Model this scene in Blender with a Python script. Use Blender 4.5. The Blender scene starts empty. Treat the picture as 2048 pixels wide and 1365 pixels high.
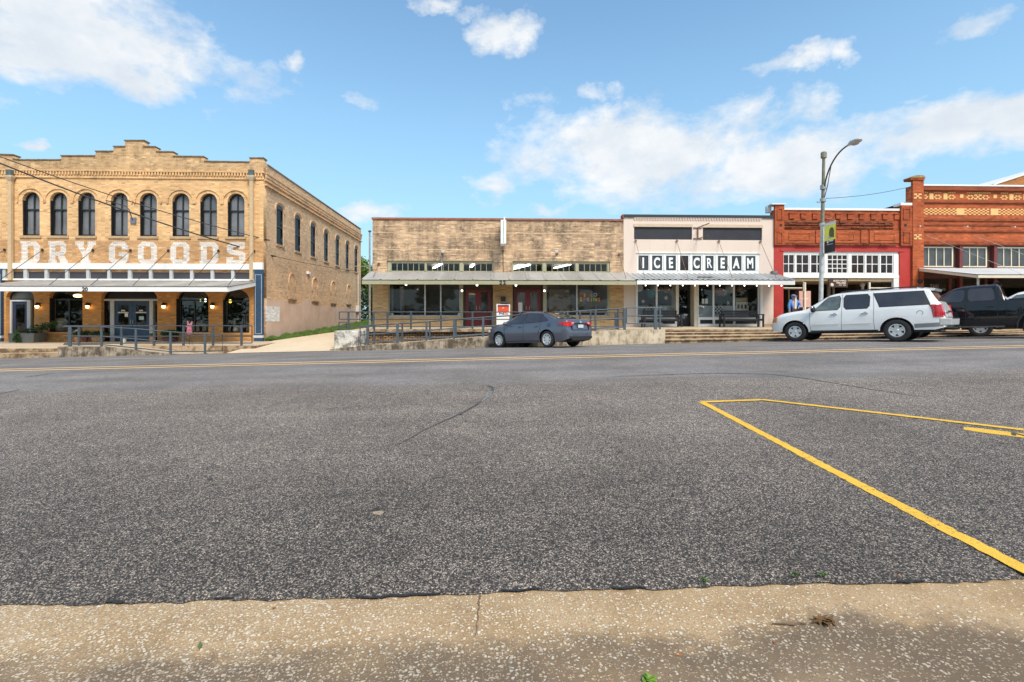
import bpy, bmesh, math, random
from math import sin, cos, pi, radians, sqrt, atan, atan2
from mathutils import Vector, Matrix
random.seed(7)
S = bpy.context.scene
C = S.collection
# ------------------------------------------------------------------ camera
EYE = 1.55
YAW = radians(1.95)
F = 1000.0                                   # focal length in pixels of a 2048 wide frame
cam_d = bpy.data.cameras.new('camera')
cam_d.sensor_width = 36.0
cam_d.lens = 36.0*F/2048.0
cam_d.shift_y = -(682.5-643.0)/2048.0
cam_d.clip_start = 0.05
cam_d.clip_end = 3000
cam = bpy.data.objects.new('camera', cam_d)
C.objects.link(cam)
cam.location = (0, 0, EYE)
cam.rotation_euler = (radians(90), 0, -YAW)
S.camera = cam
# ------------------------------------------------------------------ light
SUN_EL, SUN_AZ = radians(50), radians(155)   # azimuth measured clockwise from +Y
EXPOSURE = 1.12
sun_d = bpy.data.lights.new('sun', 'SUN')
sun_d.energy = 2.0
sun_d.angle = radians(24)
sun_d.color = (1.0, 0.91, 0.78)
sun = bpy.data.objects.new('sun', sun_d)
C.objects.link(sun)
sv = Vector((sin(SUN_AZ)*cos(SUN_EL), cos(SUN_AZ)*cos(SUN_EL), sin(SUN_EL)))
sun.rotation_euler = sv.to_track_quat('Z', 'Y').to_euler()
S.view_settings.view_transform = 'Standard'
S.view_settings.look = 'None'
S.view_settings.exposure = EXPOSURE
S.view_settings.gamma = 1.0

# ------------------------------------------------------------------ node helpers
class NT:
    def __init__(s, tree):
        s.t = tree; s.n = tree.nodes; s.l = tree.links
    def node(s, typ, **kw):
        nd = s.n.new(typ)
        for k, v in kw.items():
            setattr(nd, k, v)
        return nd
    def put(s, sock, v):
        if isinstance(v, bpy.types.NodeSocket):
            s.l.new(v, sock)
        elif v is not None:
            if hasattr(sock, 'default_value'):
                dv = sock.default_value
                if hasattr(dv, '__len__') and not hasattr(v, '__len__'):
                    v = (v,)*len(dv) if len(dv) != 4 else (v, v, v, 1)
                if hasattr(dv, '__len__') and len(dv) == 4 and len(v) == 3:
                    v = (*v, 1)
                sock.default_value = v
    def m(s, op, a, b=None, c=None, clamp=False):
        nd = s.n.new('ShaderNodeMath'); nd.operation = op; nd.use_clamp = clamp
        s.put(nd.inputs[0], a); s.put(nd.inputs[1], b); s.put(nd.inputs[2], c)
        return nd.outputs[0]
    def mix(s, f, a, b, typ='MIX'):
        nd = s.n.new('ShaderNodeMix'); nd.data_type = 'RGBA'; nd.blend_type = typ
        s.put(nd.inputs[0], f); s.put(nd.inputs[6], a); s.put(nd.inputs[7], b)
        return nd.outputs[2]
    def ramp(s, f, stops, interp='LINEAR'):
        nd = s.n.new('ShaderNodeValToRGB'); cr = nd.color_ramp; cr.interpolation = interp
        while len(cr.elements) > 1:
            cr.elements.remove(cr.elements[-1])
        for i, (p, c) in enumerate(stops):
            e = cr.elements[0] if i == 0 else cr.elements.new(p)
            e.position = p
            if not hasattr(c, '__len__'): c = (c, c, c)
            e.color = (*c[:3], 1)
        s.put(nd.inputs[0], f)
        return nd.outputs[0]
    def noise(s, vec, scale, detail=4, rough=.55, dist=0):
        nd = s.n.new('ShaderNodeTexNoise')
        s.put(nd.inputs['Vector'], vec); s.put(nd.inputs['Scale'], scale)
        s.put(nd.inputs['Detail'], detail); s.put(nd.inputs['Roughness'], rough); s.put(nd.inputs['Distortion'], dist)
        return nd.outputs[0]
    def vor(s, vec, scale, feature='F1', out=0, rand=1.0):
        nd = s.n.new('ShaderNodeTexVoronoi'); nd.feature = feature
        s.put(nd.inputs['Vector'], vec); s.put(nd.inputs['Scale'], scale); s.put(nd.inputs['Randomness'], rand)
        return nd.outputs[out]
    def sep(s, vec):
        nd = s.n.new('ShaderNodeSeparateXYZ'); s.put(nd.inputs[0], vec); return nd.outputs
    def comb(s, x, y, z):
        nd = s.n.new('ShaderNodeCombineXYZ')
        s.put(nd.inputs[0], x); s.put(nd.inputs[1], y); s.put(nd.inputs[2], z); return nd.outputs[0]
    def vm(s, op, a, b=None):
        nd = s.n.new('ShaderNodeVectorMath'); nd.operation = op
        s.put(nd.inputs[0], a); s.put(nd.inputs[1], b); return nd.outputs[0]
    def mapr(s, v, a, b, c=0., d=1., smooth=True):
        nd = s.n.new('ShaderNodeMapRange'); nd.interpolation_type = 'SMOOTHSTEP' if smooth else 'LINEAR'
        s.put(nd.inputs[0], v); s.put(nd.inputs[1], a); s.put(nd.inputs[2], b); s.put(nd.inputs[3], c); s.put(nd.inputs[4], d)
        return nd.outputs[0]
    def bump(s, h, strength=.3, dist=.01):
        nd = s.n.new('ShaderNodeBump'); s.put(nd.inputs['Height'], h)
        s.put(nd.inputs['Strength'], strength); s.put(nd.inputs['Distance'], dist)
        return nd.outputs[0]
    def obj(s):
        nd = s.n.new('ShaderNodeTexCoord'); return nd.outputs['Object']

# ------------------------------------------------------------------ sky
w = bpy.data.worlds.new('World')
S.world = w
w.use_nodes = True
N = NT(w.node_tree)
N.n.clear()
skyn = N.node('ShaderNodeTexSky')
skyn.sky_type = 'NISHITA'
skyn.sun_disc = False
skyn.sun_elevation = SUN_EL
skyn.sun_rotation = SUN_AZ
skyn.air_density = 1.0; skyn.dust_density = 0.6; skyn.ozone_density = 2.0
dirv = N.n.new('ShaderNodeTexCoord').outputs['Generated']
dx, dy, dz = N.sep(N.vm('NORMALIZE', dirv))
az = N.m('ARCTAN2', dx, dy)
el = N.m('ARCSINE', dz)
p3 = N.comb(N.m('MULTIPLY', az, 1.0), N.m('MULTIPLY', el, 1.55), 0.0)
wz = N.noise(N.vm('ADD', p3, (7.7, 2.1, 4.4)), 16.0, 5, .6); wz2 = N.noise(N.vm('ADD', p3, (1.7, 9.1, 3.4)), 16.0, 5, .6)
azw = N.m('ADD', az, N.m('MULTIPLY', N.m('SUBTRACT', wz, .5), .11)); elw = N.m('ADD', el, N.m('MULTIPLY', N.m('SUBTRACT', wz2, .5), .07))
n1 = N.noise(p3, 6.0, 9, .62, .25)
n2 = N.noise(N.vm('ADD', p3, (3.1, 1.7, 2.2)), 24.0, 6, .6)
n3 = N.noise(N.vm('ADD', p3, (0.012, 0.05, 0.3)), 7.0, 5, .5, .15)
nn = N.m('ADD', N.m('MULTIPLY', N.m('SUBTRACT', n1, .5), 3.4), N.m('MULTIPLY', N.m('SUBTRACT', n2, .5), 1.0))
# cloud banks as the photograph shows them: (azimuth px, elevation px, half width px, half height px, density)
BANK = [(120, 20, 330, 120, 1.0), (290, 95, 190, 85, .95), (470, 155, 130, 45, .55), (300, 165, 140, 45, .8), (590, 125, 26, 22, .62),
        (870, 6, 60, 15, .7), (935, 24, 55, 18, .75), (990, 62, 58, 36, .85), (1045, 60, 45, 34, .75), (990, 375, 55, 32, .72), (1160, 300, 170, 80, .8), (1330, 310, 250, 95, 1.0),
        (1600, 325, 250, 70, 1.0), (1850, 275, 220, 60, .95), (2040, 235, 170, 62, 1.0), (1460, 235, 130, 50, .75),
        (1580, 125, 100, 20, .62), (1690, 105, 40, 20, .45), (1600, 205, 70, 45, .55), (1100, 200, 80, 20, .45),
        (1500, 385, 200, 30, .5), (740, 425, 90, 26, .75), (1085, 424, 55, 16, .7), (50, 282, 26, 12, .62), (730, 203, 30, 9, .2),
        (1930, 60, 90, 16, .35), (1190, 185, 60, 16, .5), (1820, 200, 50, 12, .35), (1300, 400, 200, 16, .3), (2300, 190, 200, 90, .9), (-250, 120, 260, 130, .9)]
mask = None
for (bx, by, bw, bh, den) in BANK:
    a0 = atan((bx-1024)/F); e0 = atan((643-by)/F*cos(a0))
    ra = bw/F*cos(a0)**2*1.12; re_ = bh/F*cos(a0)*1.15
    qa = N.m('MULTIPLY', N.m('SUBTRACT', azw, a0+YAW), 1/ra)
    qe = N.m('MULTIPLY', N.m('SUBTRACT', elw, e0), 1/re_)
    r2 = N.m('ADD', N.m('MULTIPLY', qa, qa), N.m('MULTIPLY', qe, qe))
    v = N.m('MULTIPLY', N.m('SUBTRACT', 1.12, N.m('POWER', r2, .8)), den*.82)
    v = N.m('MAXIMUM', v, -1.0)
    mask = v if mask is None else N.m('MAXIMUM', mask, v)
back = N.mapr(dy, .35, -.1, -1.0, .30)         # ordinary scattered cloud over the rest of the sky
mask = N.m('MAXIMUM', mask, back)
up = N.mapr(dz, .62, .85, -1.0, .05)
mask = N.m('MAXIMUM', mask, up)
dens = N.m('ADD', mask, N.m('MULTIPLY', nn, .62))
cover = N.m('POWER', N.mapr(dens, .13, .72, 0., .985, False), 1.0)
shade = N.mapr(N.m('ADD', N.m('MULTIPLY', n3, 1.0), N.m('MULTIPLY', n2, .35)), .45, .95, 0., 1.)
cloudcol = N.mix(shade, (4.5, 4.95, 5.45), (6.15, 6.25, 6.3))
base = N.mix(1.0, skyn.outputs[0], (1.30, 1.55, 1.50), 'MULTIPLY')
hz = N.mapr(el, .0, .62, .74, .08)
base = N.mix(hz, base, (2.55, 4.25, 5.55))
skycol = N.mix(cover, base, cloudcol)
bg = N.node('ShaderNodeBackground')
N.put(bg.inputs[0], skycol)
bg.inputs[1].default_value = 0.075
wo = N.node('ShaderNodeOutputWorld')
N.l.new(bg.outputs[0], wo.inputs[0])
w.cycles.sampling_method = 'MANUAL'
w.cycles.sample_map_resolution = 512

# ------------------------------------------------------------------ pixel to world helpers (2048 wide photograph)
CS, SN = cos(YAW), sin(YAW)
def tY(px, Y): return Y/(CS-(px-1024)/F*SN)
def X_(px, Y):
    u = (px-1024)/F
    return Y*(u*CS+SN)/(CS-u*SN)
def Z_(py, px, Y): return EYE+(643-py)/F*tY(px, Y)
def at(px, py, Y): return (X_(px, Y), Y, Z_(py, px, Y))
def Yside(px, X):
    u = (px-1024)/F
    return X*(CS-u*SN)/(u*CS+SN)
_HY = [(-40, 1.56), (0, 1.55), (2.75, 1.50), (7.7, 1.25), (14, 1.05), (19, 1.065), (22.3, 1.165), (30, 1.4)]
def hprof(Y):
    P = _HY
    if Y <= P[0][0]: return P[0][1]
    for i in range(len(P)-1):
        if Y <= P[i+1][0]:
            def sl(k):
                if k <= 0: return (P[1][1]-P[0][1])/(P[1][0]-P[0][0])
                if k >= len(P)-1: return (P[-1][1]-P[-2][1])/(P[-1][0]-P[-2][0])
                return (P[k+1][1]-P[k-1][1])/(P[k+1][0]-P[k-1][0])
            x0, y0 = P[i]; x1, y1 = P[i+1]; L = x1-x0; t = (Y-x0)/L
            return ((2*t**3-3*t*t+1)*y0+(t**3-2*t*t+t)*L*sl(i)+(-2*t**3+3*t*t)*y1+(t**3-t*t)*L*sl(i+1))
    return P[-1][1]
SLOPE = 0.0208
def G(X, Y): return EYE-hprof(Y)+SLOPE*X
def ground_at(px, py):
    a, b = 1.5, 22.3
    f = lambda Y: Z_(py, px, Y)-G(X_(px, Y), Y)
    for _ in range(50):
        mY = (a+b)/2
        if f(a)*f(mY) <= 0: b = mY
        else: a = mY
    Y = (a+b)/2
    return (X_(px, Y), Y)

# ------------------------------------------------------------------ mesh helpers
class MB:
    def __init__(s): s.v = []; s.f = []
    def add(s, vs, fs):
        o = len(s.v); s.v += [tuple(v) for v in vs]; s.f += [tuple(i+o for i in f) for f in fs]; return s
    def box(s, x0, x1, y0, y1, z0, z1):
        if x0 > x1: x0, x1 = x1, x0
        if y0 > y1: y0, y1 = y1, y0
        if z0 > z1: z0, z1 = z1, z0
        return s.add([(x0, y0, z0), (x1, y0, z0), (x1, y1, z0), (x0, y1, z0), (x0, y0, z1), (x1, y0, z1), (x1, y1, z1), (x0, y1, z1)],
                     [(0, 3, 2, 1), (4, 5, 6, 7), (0, 1, 5, 4), (1, 2, 6, 5), (2, 3, 7, 6), (3, 0, 4, 7)])
    def hexa(s, b, t):                           # eight corners: bottom ring, top ring (counter-clockwise)
        return s.add(list(b)+list(t), [(0, 3, 2, 1), (4, 5, 6, 7), (0, 1, 5, 4), (1, 2, 6, 5), (2, 3, 7, 6), (3, 0, 4, 7)])
    def tube(s, pts, r, n=8, cap=True):
        pts = [Vector(p) for p in pts]
        rs = r if hasattr(r, '__len__') else [r]*len(pts)
        rings = []
        for i, p in enumerate(pts):
            d = (pts[min(i+1, len(pts)-1)]-pts[max(i-1, 0)]).normalized()
            a = d.cross(Vector((0, 0, 1)))
            if a.length < 1e-3: a = Vector((1, 0, 0))
            a.normalize(); b = d.cross(a).normalized()
            rings.append([p+(a*cos(2*pi*k/n)+b*sin(2*pi*k/n))*rs[i] for k in range(n)])
        vs = [v for R in rings for v in R]; fs = []
        for i in range(len(pts)-1):
            for k in range(n):
                k2 = (k+1) % n
                fs.append((i*n+k, i*n+k2, (i+1)*n+k2, (i+1)*n+k))
        if cap:
            fs.append(tuple(range(n-1, -1, -1))); fs.append(tuple((len(pts)-1)*n+k for k in range(n)))
        return s.add(vs, fs)
    def bar(s, p0, p1, wx, wz=None):             # square section bar
        return s.tube([p0, p1], wx*.7071, 4)
    def lathe(s, prof, c=(0, 0, 0), axis='z', n=20):
        vs = []; fs = []; m = len(prof)
        for k in range(n):
            a = 2*pi*k/n
            for (r, h) in prof:
                if axis == 'z': p = (c[0]+r*cos(a), c[1]+r*sin(a), c[2]+h)
                elif axis == 'y': p = (c[0]+r*cos(a), c[1]+h, c[2]+r*sin(a))
                else: p = (c[0]+h, c[1]+r*cos(a), c[2]+r*sin(a))
                vs.append(p)
        for k in range(n):
            k2 = (k+1) % n
            for i in range(m-1):
                fs.append((k*m+i, k2*m+i, k2*m+i+1, k*m+i+1))
        return s.add(vs, fs)
    def prismY(s, pts, y0, y1):                  # outline in x,z extruded along y
        n = len(pts)
        return s.add([(x, y0, z) for x, z in pts]+[(x, y1, z) for x, z in pts],
                     [tuple(range(n)), tuple(range(2*n-1, n-1, -1))]+[(i, i+n, (i+1) % n+n, (i+1) % n) for i in range(n)])
    def prismX(s, pts, x0, x1):                  # outline in y,z extruded along x
        n = len(pts)
        return s.add([(x0, y, z) for y, z in pts]+[(x1, y, z) for y, z in pts],
                     [tuple(range(n-1, -1, -1)), tuple(range(n, 2*n))]+[(i, (i+1) % n, (i+1) % n+n, i+n) for i in range(n)])
    def sphere(s, c, r, n=12, m=8, sc=(1, 1, 1)):
        vs = []; fs = []
        for i in range(m+1):
            th = pi*i/m
            for k in range(n):
                a = 2*pi*k/n
                vs.append((c[0]+r*sc[0]*sin(th)*cos(a), c[1]+r*sc[1]*sin(th)*sin(a), c[2]+r*sc[2]*cos(th)))
        for i in range(m):
            for k in range(n):
                k2 = (k+1) % n
                fs.append((i*n+k, (i+1)*n+k, (i+1)*n+k2, i*n+k2))
        return s.add(vs, fs)
    def mesh(s, name):
        me = bpy.data.meshes.new(name); me.from_pydata(s.v, [], s.f); me.update()
        bm = bmesh.new(); bm.from_mesh(me); bmesh.ops.recalc_face_normals(bm, faces=bm.faces); bm.to_mesh(me); bm.free()
        return me
def tag(o, label=None, cat=None, group=None, kind=None):
    if label: o['label'] = label
    if cat: o['category'] = cat
    if group: o['group'] = group
    if kind: o['kind'] = kind
    return o
def link(name, me, mat, parent=None, smooth=None, local=False, bevel=0):
    o = bpy.data.objects.new(name, me)
    C.objects.link(o)
    if mat: me.materials.append(mat)
    if smooth:
        me.shade_smooth() if hasattr(me, 'shade_smooth') else None
        me.set_sharp_from_angle(angle=radians(smooth))
    if bevel:
        b = o.modifiers.new('bevel', 'BEVEL'); b.width = bevel; b.segments = 2; b.limit_method = 'ANGLE'; b.angle_limit = radians(40)
    if parent:
        o.parent = parent
        if not local:
            o.matrix_parent_inverse = world_of(parent).inverted()
    return o
def world_of(o):
    m = o.matrix_basis.copy()
    if o.parent: m = world_of(o.parent) @ o.matrix_parent_inverse @ m
    return m
def part(name, mb, mat, parent=None, smooth=None, local=False, bevel=0):
    return link(name, mb.mesh(name) if isinstance(mb, MB) else mb, mat, parent, smooth, local, bevel)
def part_each(name, mb, mat, parent=None, **kw):
    """each box of the builder becomes a part of its own"""
    for i in range(0, len(mb.v), 8):
        one = MB().add(mb.v[i:i+8], [(0, 3, 2, 1), (4, 5, 6, 7), (0, 1, 5, 4), (1, 2, 6, 5), (2, 3, 7, 6), (3, 0, 4, 7)])
        o = part(name, one, mat, parent, **kw)
    return o
def root(name, loc, label, cat, group=None, rz=0):
    o = bpy.data.objects.new(name, None); C.objects.link(o)
    o.empty_display_size = .3
    o.location = loc; o.rotation_euler = (0, 0, rz)
    return tag(o, label, cat, group)
def copy_tree(o, parent=None):
    c = o.copy(); C.objects.link(c)
    if parent: c.parent = parent
    for ch in list(o.children): copy_tree(ch, c)
    return c
def filled(name, outer, holes, thick):
    """flat outline with holes, extruded: x,y in plane, z +-thick/2"""
    cu = bpy.data.curves.new(name, 'CURVE'); cu.dimensions = '2D'; cu.fill_mode = 'BOTH'; cu.extrude = thick/2
    for loop in [outer]+list(holes):
        sp = cu.splines.new('POLY'); sp.points.add(len(loop)-1)
        for p, q in zip(sp.points, loop): p.co = (q[0], q[1], 0, 1)
        sp.use_cyclic_u = True
    ob = bpy.data.objects.new(name, cu)
    me = bpy.data.meshes.new_from_object(ob)
    bpy.data.objects.remove(ob); bpy.data.curves.remove(cu)
    return me
def wallY(name, outer, holes, Y, thick=.35):     # facade: front face at Y, outline in X,Z
    me = filled(name, outer, holes, thick)
    me.transform(Matrix(((1, 0, 0, 0), (0, 0, -1, Y+thick/2), (0, 1, 0, 0), (0, 0, 0, 1))))
    return me
def wallX(name, outer, holes, X, thick=.35):     # side wall facing +X: front face at X, outline in Y,Z
    me = filled(name, outer, holes, thick)
    me.transform(Matrix(((0, 0, 1, X-thick/2), (1, 0, 0, 0), (0, 1, 0, 0), (0, 0, 0, 1))))
    return me
def rect(x0, x1, z0, z1): return [(x0, z0), (x1, z0), (x1, z1), (x0, z1)]
def arch(x0, x1, z0, zs, rise=None, n=12):       # rectangle with an arched head springing at zs
    c = (x0+x1)/2; r = (x1-x0)/2; rise = r if rise is None else rise
    return [(x0, z0), (x1, z0)]+[(c+r*cos(pi*k/n), zs+rise*sin(pi*k/n)) for k in range(n+1)]
def text_mesh(txt, size, depth=.01, bold=0.0, sx=1.0, align='CENTER', space=1.0):
    cu = bpy.data.curves.new('text', 'FONT'); cu.body = txt; cu.size = size; cu.extrude = depth/2; cu.offset = bold
    cu.align_x = align; cu.align_y = 'CENTER'; cu.space_character = space
    ob = bpy.data.objects.new('text', cu)
    me = bpy.data.meshes.new_from_object(ob)
    bpy.data.objects.remove(ob); bpy.data.curves.remove(cu)
    me.transform(Matrix.Diagonal((sx, 1, 1, 1)))
    return me
FRONT = Matrix(((1, 0, 0, 0), (0, 0, -1, 0), (0, 1, 0, 0), (0, 0, 0, 1)))   # text plane to facade plane, reading from -Y
def sign_text(name, txt, x, y, z, size, mat, parent, depth=.01, bold=0.0, sx=1.0, rotz=0, space=1.0):
    me = text_mesh(txt, size, depth, bold, sx, space=space)
    me.transform(Matrix.Translation((x, y, z)) @ Matrix.Rotation(rotz, 4, 'Z') @ FRONT)
    return link(name, me, mat, parent)
# ------------------------------------------------------------------ materials
MATS = {}
def newmat(name):
    m = bpy.data.materials.new(name); m.use_nodes = True
    N = NT(m.node_tree)
    b = N.n['Principled BSDF']
    MATS[name] = m
    return m, N, b
def plain(name, col, rough=.6, metal=0, spec=.5, var=.12, scale=6., coat=0, emit=None, estr=0, bump=0, dirt=None):
    if name in MATS: return MATS[name]
    m, N, b = newmat(name)
    o = N.obj()
    n = N.noise(o, scale, 5, .6)
    lo = tuple(c*(1-var) for c in col); hi = tuple(min(1, c*(1+var)) for c in col)
    c = N.ramp(n, [(.3, lo), (.7, hi)])
    if dirt:
        n2 = N.noise(o, dirt[1], 6, .65)
        c = N.mix(N.mapr(n2, .52, .75, 0, dirt[2]), c, dirt[0])
    N.put(b.inputs['Base Color'], c)
    b.inputs['Roughness'].default_value = rough
    b.inputs['Metallic'].default_value = metal
    b.inputs['Specular IOR Level'].default_value = spec
    if coat:
        b.inputs['Coat Weight'].default_value = coat; b.inputs['Coat Roughness'].default_value = .06
    if emit:
        N.put(b.inputs['Emission Color'], emit); b.inputs['Emission Strength'].default_value = estr
    if bump:
        N.put(b.inputs['Normal'], N.bump(N.noise(o, scale*5, 4), bump, .01))
    return m
def brickmat(name, c1, c2, mortar, stain=None, stain_amt=.5, stain_scale=.8, bw=.21, rh=.072, bleach=None, msize=.009, warm=None, streak=True, stain_lo=.5, cell=1.0, row=0.0):
    m, N, b = newmat(name)
    o = N.obj(); x, y, z = N.sep(o)
    u = N.m('ADD', x, y)
    wob = N.m('MULTIPLY', N.m('SUBTRACT', N.noise(o, 3.0, 3), .5), .012)
    vec = N.comb(u, N.m('ADD', z, wob), 0.0)
    bt = N.node('ShaderNodeTexBrick')
    bt.offset = .5
    N.put(bt.inputs['Vector'], vec); N.put(bt.inputs['Color1'], c1); N.put(bt.inputs['Color2'], c2); N.put(bt.inputs['Mortar'], mortar)
    bt.inputs['Scale'].default_value = 1.0; bt.inputs['Mortar Size'].default_value = msize; bt.inputs['Mortar Smooth'].default_value = .3
    bt.inputs['Bias'].default_value = -.1
    bt.inputs['Brick Width'].default_value = bw; bt.inputs['Row Height'].default_value = rh
    c = bt.outputs['Color']
    # single bricks burnt darker or paler than the rest
    cell = N.comb(N.m('FLOOR', N.m('MULTIPLY', u, 1/bw)), N.m('FLOOR', N.m('MULTIPLY', z, 1/rh)), 0.0)
    wn = N.node('ShaderNodeTexWhiteNoise'); wn.noise_dimensions = '2D'; N.put(wn.inputs['Vector'], cell)
    c = N.mix(cell, c, N.mix(1.0, c, N.ramp(wn.outputs['Value'], [(0, .66), (.12, .88), (.7, 1.0), (.93, 1.08), (1, 1.28)]), 'MULTIPLY'))
    if row:
        rn = N.noise(N.comb(N.m('MULTIPLY', u, .55), N.m('MULTIPLY', N.m('FLOOR', N.m('MULTIPLY', z, 1/rh)), 7.3), 0.), 1.0, 3, .6)
        c = N.mix(row, c, N.mix(1.0, c, N.ramp(rn, [(.3, .62), (.5, 1.0), (.72, 1.38)]), 'MULTIPLY'))
    big = N.noise(o, .45, 5, .6)
    c = N.mix(1.0, c, N.ramp(big, [(.3, .82), (.7, 1.12)]), 'MULTIPLY')
    if warm: c = N.mix(N.mapr(N.noise(o, .9, 4), .4, .7, 0, .6), c, warm)
    if bleach: c = N.mix(N.mapr(N.noise(N.vm('MULTIPLY', o, (1.2, 1.2, 5.)), 2.2, 6, .7), .58, .76, 0, .75), c, bleach)
    if stain:
        s1 = N.noise(o, stain_scale, 7, .68)
        s2 = N.noise(N.vm('MULTIPLY', o, (3.0, 3.0, .35)), 1.1, 5, .6)
        sm = N.mapr(N.m('ADD', N.m('MULTIPLY', s1, .7), N.m('MULTIPLY', s2, .3 if streak else 0)), stain_lo, stain_lo+.22, 0, stain_amt)
        sp = N.noise(o, 9.0, 5, .7)
        sm = N.m('MULTIPLY', sm, N.mapr(sp, .3, .62, .35, 1.0))
        c = N.mix(sm, c, stain)
    N.put(b.inputs['Base Color'], c)
    b.inputs['Roughness'].default_value = .88; b.inputs['Specular IOR Level'].default_value = .25
    hgt = N.m('ADD', N.m('MULTIPLY', bt.outputs['Fac'], -1.0), N.m('MULTIPLY', N.noise(o, 40., 3), .5))
    N.put(b.inputs['Normal'], N.bump(hgt, .5, .006))
    return m
tan_front = brickmat('tan brick front', (.80, .50, .245), (.74, .44, .205), (.62, .42, .235), stain=(.36, .21, .10), stain_amt=.35, stain_lo=.52, row=.16)
tan_parapet = brickmat('tan brick parapet', (.66, .44, .235), (.57, .355, .175), (.48, .335, .20), stain=(.14, .09, .055), stain_amt=.7, stain_scale=2.4, stain_lo=.46, row=.4)
tan_side = brickmat('tan brick side', (.72, .49, .30), (.63, .40, .225), (.58, .42, .275), stain=(.26, .15, .085), stain_amt=.6, stain_scale=2.6, stain_lo=.49, warm=(.68, .42, .23), row=.4)
orange_pier = brickmat('painted orange brick', (.58, .295, .105), (.55, .27, .09), (.48, .235, .08), stain=(.62, .34, .13), stain_amt=.5, msize=.006)
shop_brick = brickmat('blond mixed brick', (.74, .505, .315), (.47, .30, .175), (.50, .36, .24), stain=(.10, .08, .06), stain_amt=.9, stain_scale=1.35, stain_lo=.41, bleach=(.80, .65, .46), bw=.30, rh=.07, msize=.010, row=.6)
shop_brick_low = brickmat('blond brick pier', (.62, .41, .205), (.53, .33, .15), (.48, .34, .19), bw=.30, rh=.07, bleach=(.68, .52, .32))
pale_paint0 = brickmat('beige painted brick', (.68, .55, .465), (.675, .545, .46), (.655, .528, .445), stain=(.50, .38, .30), stain_amt=.35, stain_lo=.54, msize=.005, cell=.0)
def paintedbrick(name, col):
    m, N, b = newmat(name)
    o = N.obj(); x, y, z = N.sep(o)
    bt = N.node('ShaderNodeTexBrick'); bt.offset = .5
    N.put(bt.inputs['Vector'], N.comb(N.m('ADD', x, y), z, 0.0))
    bt.inputs['Scale'].default_value = 1.0; bt.inputs['Mortar Size'].default_value = .006; bt.inputs['Mortar Smooth'].default_value = .6
    bt.inputs['Brick Width'].default_value = .21; bt.inputs['Row Height'].default_value = .072
    n = N.noise(o, .7, 5, .6)
    c = N.ramp(n, [(.3, tuple(k*.96 for k in col)), (.7, tuple(k*1.03 for k in col))])
    dr = N.noise(N.vm('MULTIPLY', o, (3., 3., .3)), 1.2, 5, .65)
    c = N.mix(N.mapr(dr, .56, .8, 0, .45), c, (.50, .385, .30))
    c = N.mix(N.m('MULTIPLY', bt.outputs['Fac'], .10), c, (.5, .4, .33))
    N.put(b.inputs['Base Color'], c); b.inputs['Roughness'].default_value = .75; b.inputs['Specular IOR Level'].default_value = .3
    N.put(b.inputs['Normal'], N.bump(N.m('MULTIPLY', bt.outputs['Fac'], -1.), .12, .004))
    return m
pale_paint = paintedbrick('beige painted wall', (.70, .575, .49))
red_brick = brickmat('weathered red brick', (.44, .100, .034), (.37, .078, .028), (.27, .085, .045), stain=(.032, .017, .012), stain_amt=.88, stain_scale=1.1, stain_lo=.335, bleach=(.46, .22, .14), streak=False, msize=.007)
red_clean = brickmat('orange red brick', (.50, .118, .04), (.40, .085, .028), (.36, .13, .07), stain=(.08, .03, .018), stain_amt=.7, stain_scale=1.3, stain_lo=.355, row=.5, streak=False, msize=.007)
yellow_brick = plain('yellow glazed brick', (.74, .46, .17), .7, var=.1, scale=8)
def plaster():
    m, N, b = newmat('patched plaster')
    o = N.obj()
    n = N.noise(o, 1.1, 7, .65); n2 = N.noise(o, 6., 5, .7)
    c = N.ramp(n, [(.25, (.50, .33, .235)), (.5, (.62, .44, .335)), (.75, (.67, .51, .41))])
    c = N.mix(N.mapr(n2, .58, .8, 0, .6), c, (.36, .24, .15))
    N.put(b.inputs['Base Color'], c); b.inputs['Roughness'].default_value = .9
    N.put(b.inputs['Normal'], N.bump(N.noise(o, 14., 6), .4, .02))
    return m
plaster_m = plaster()
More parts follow.
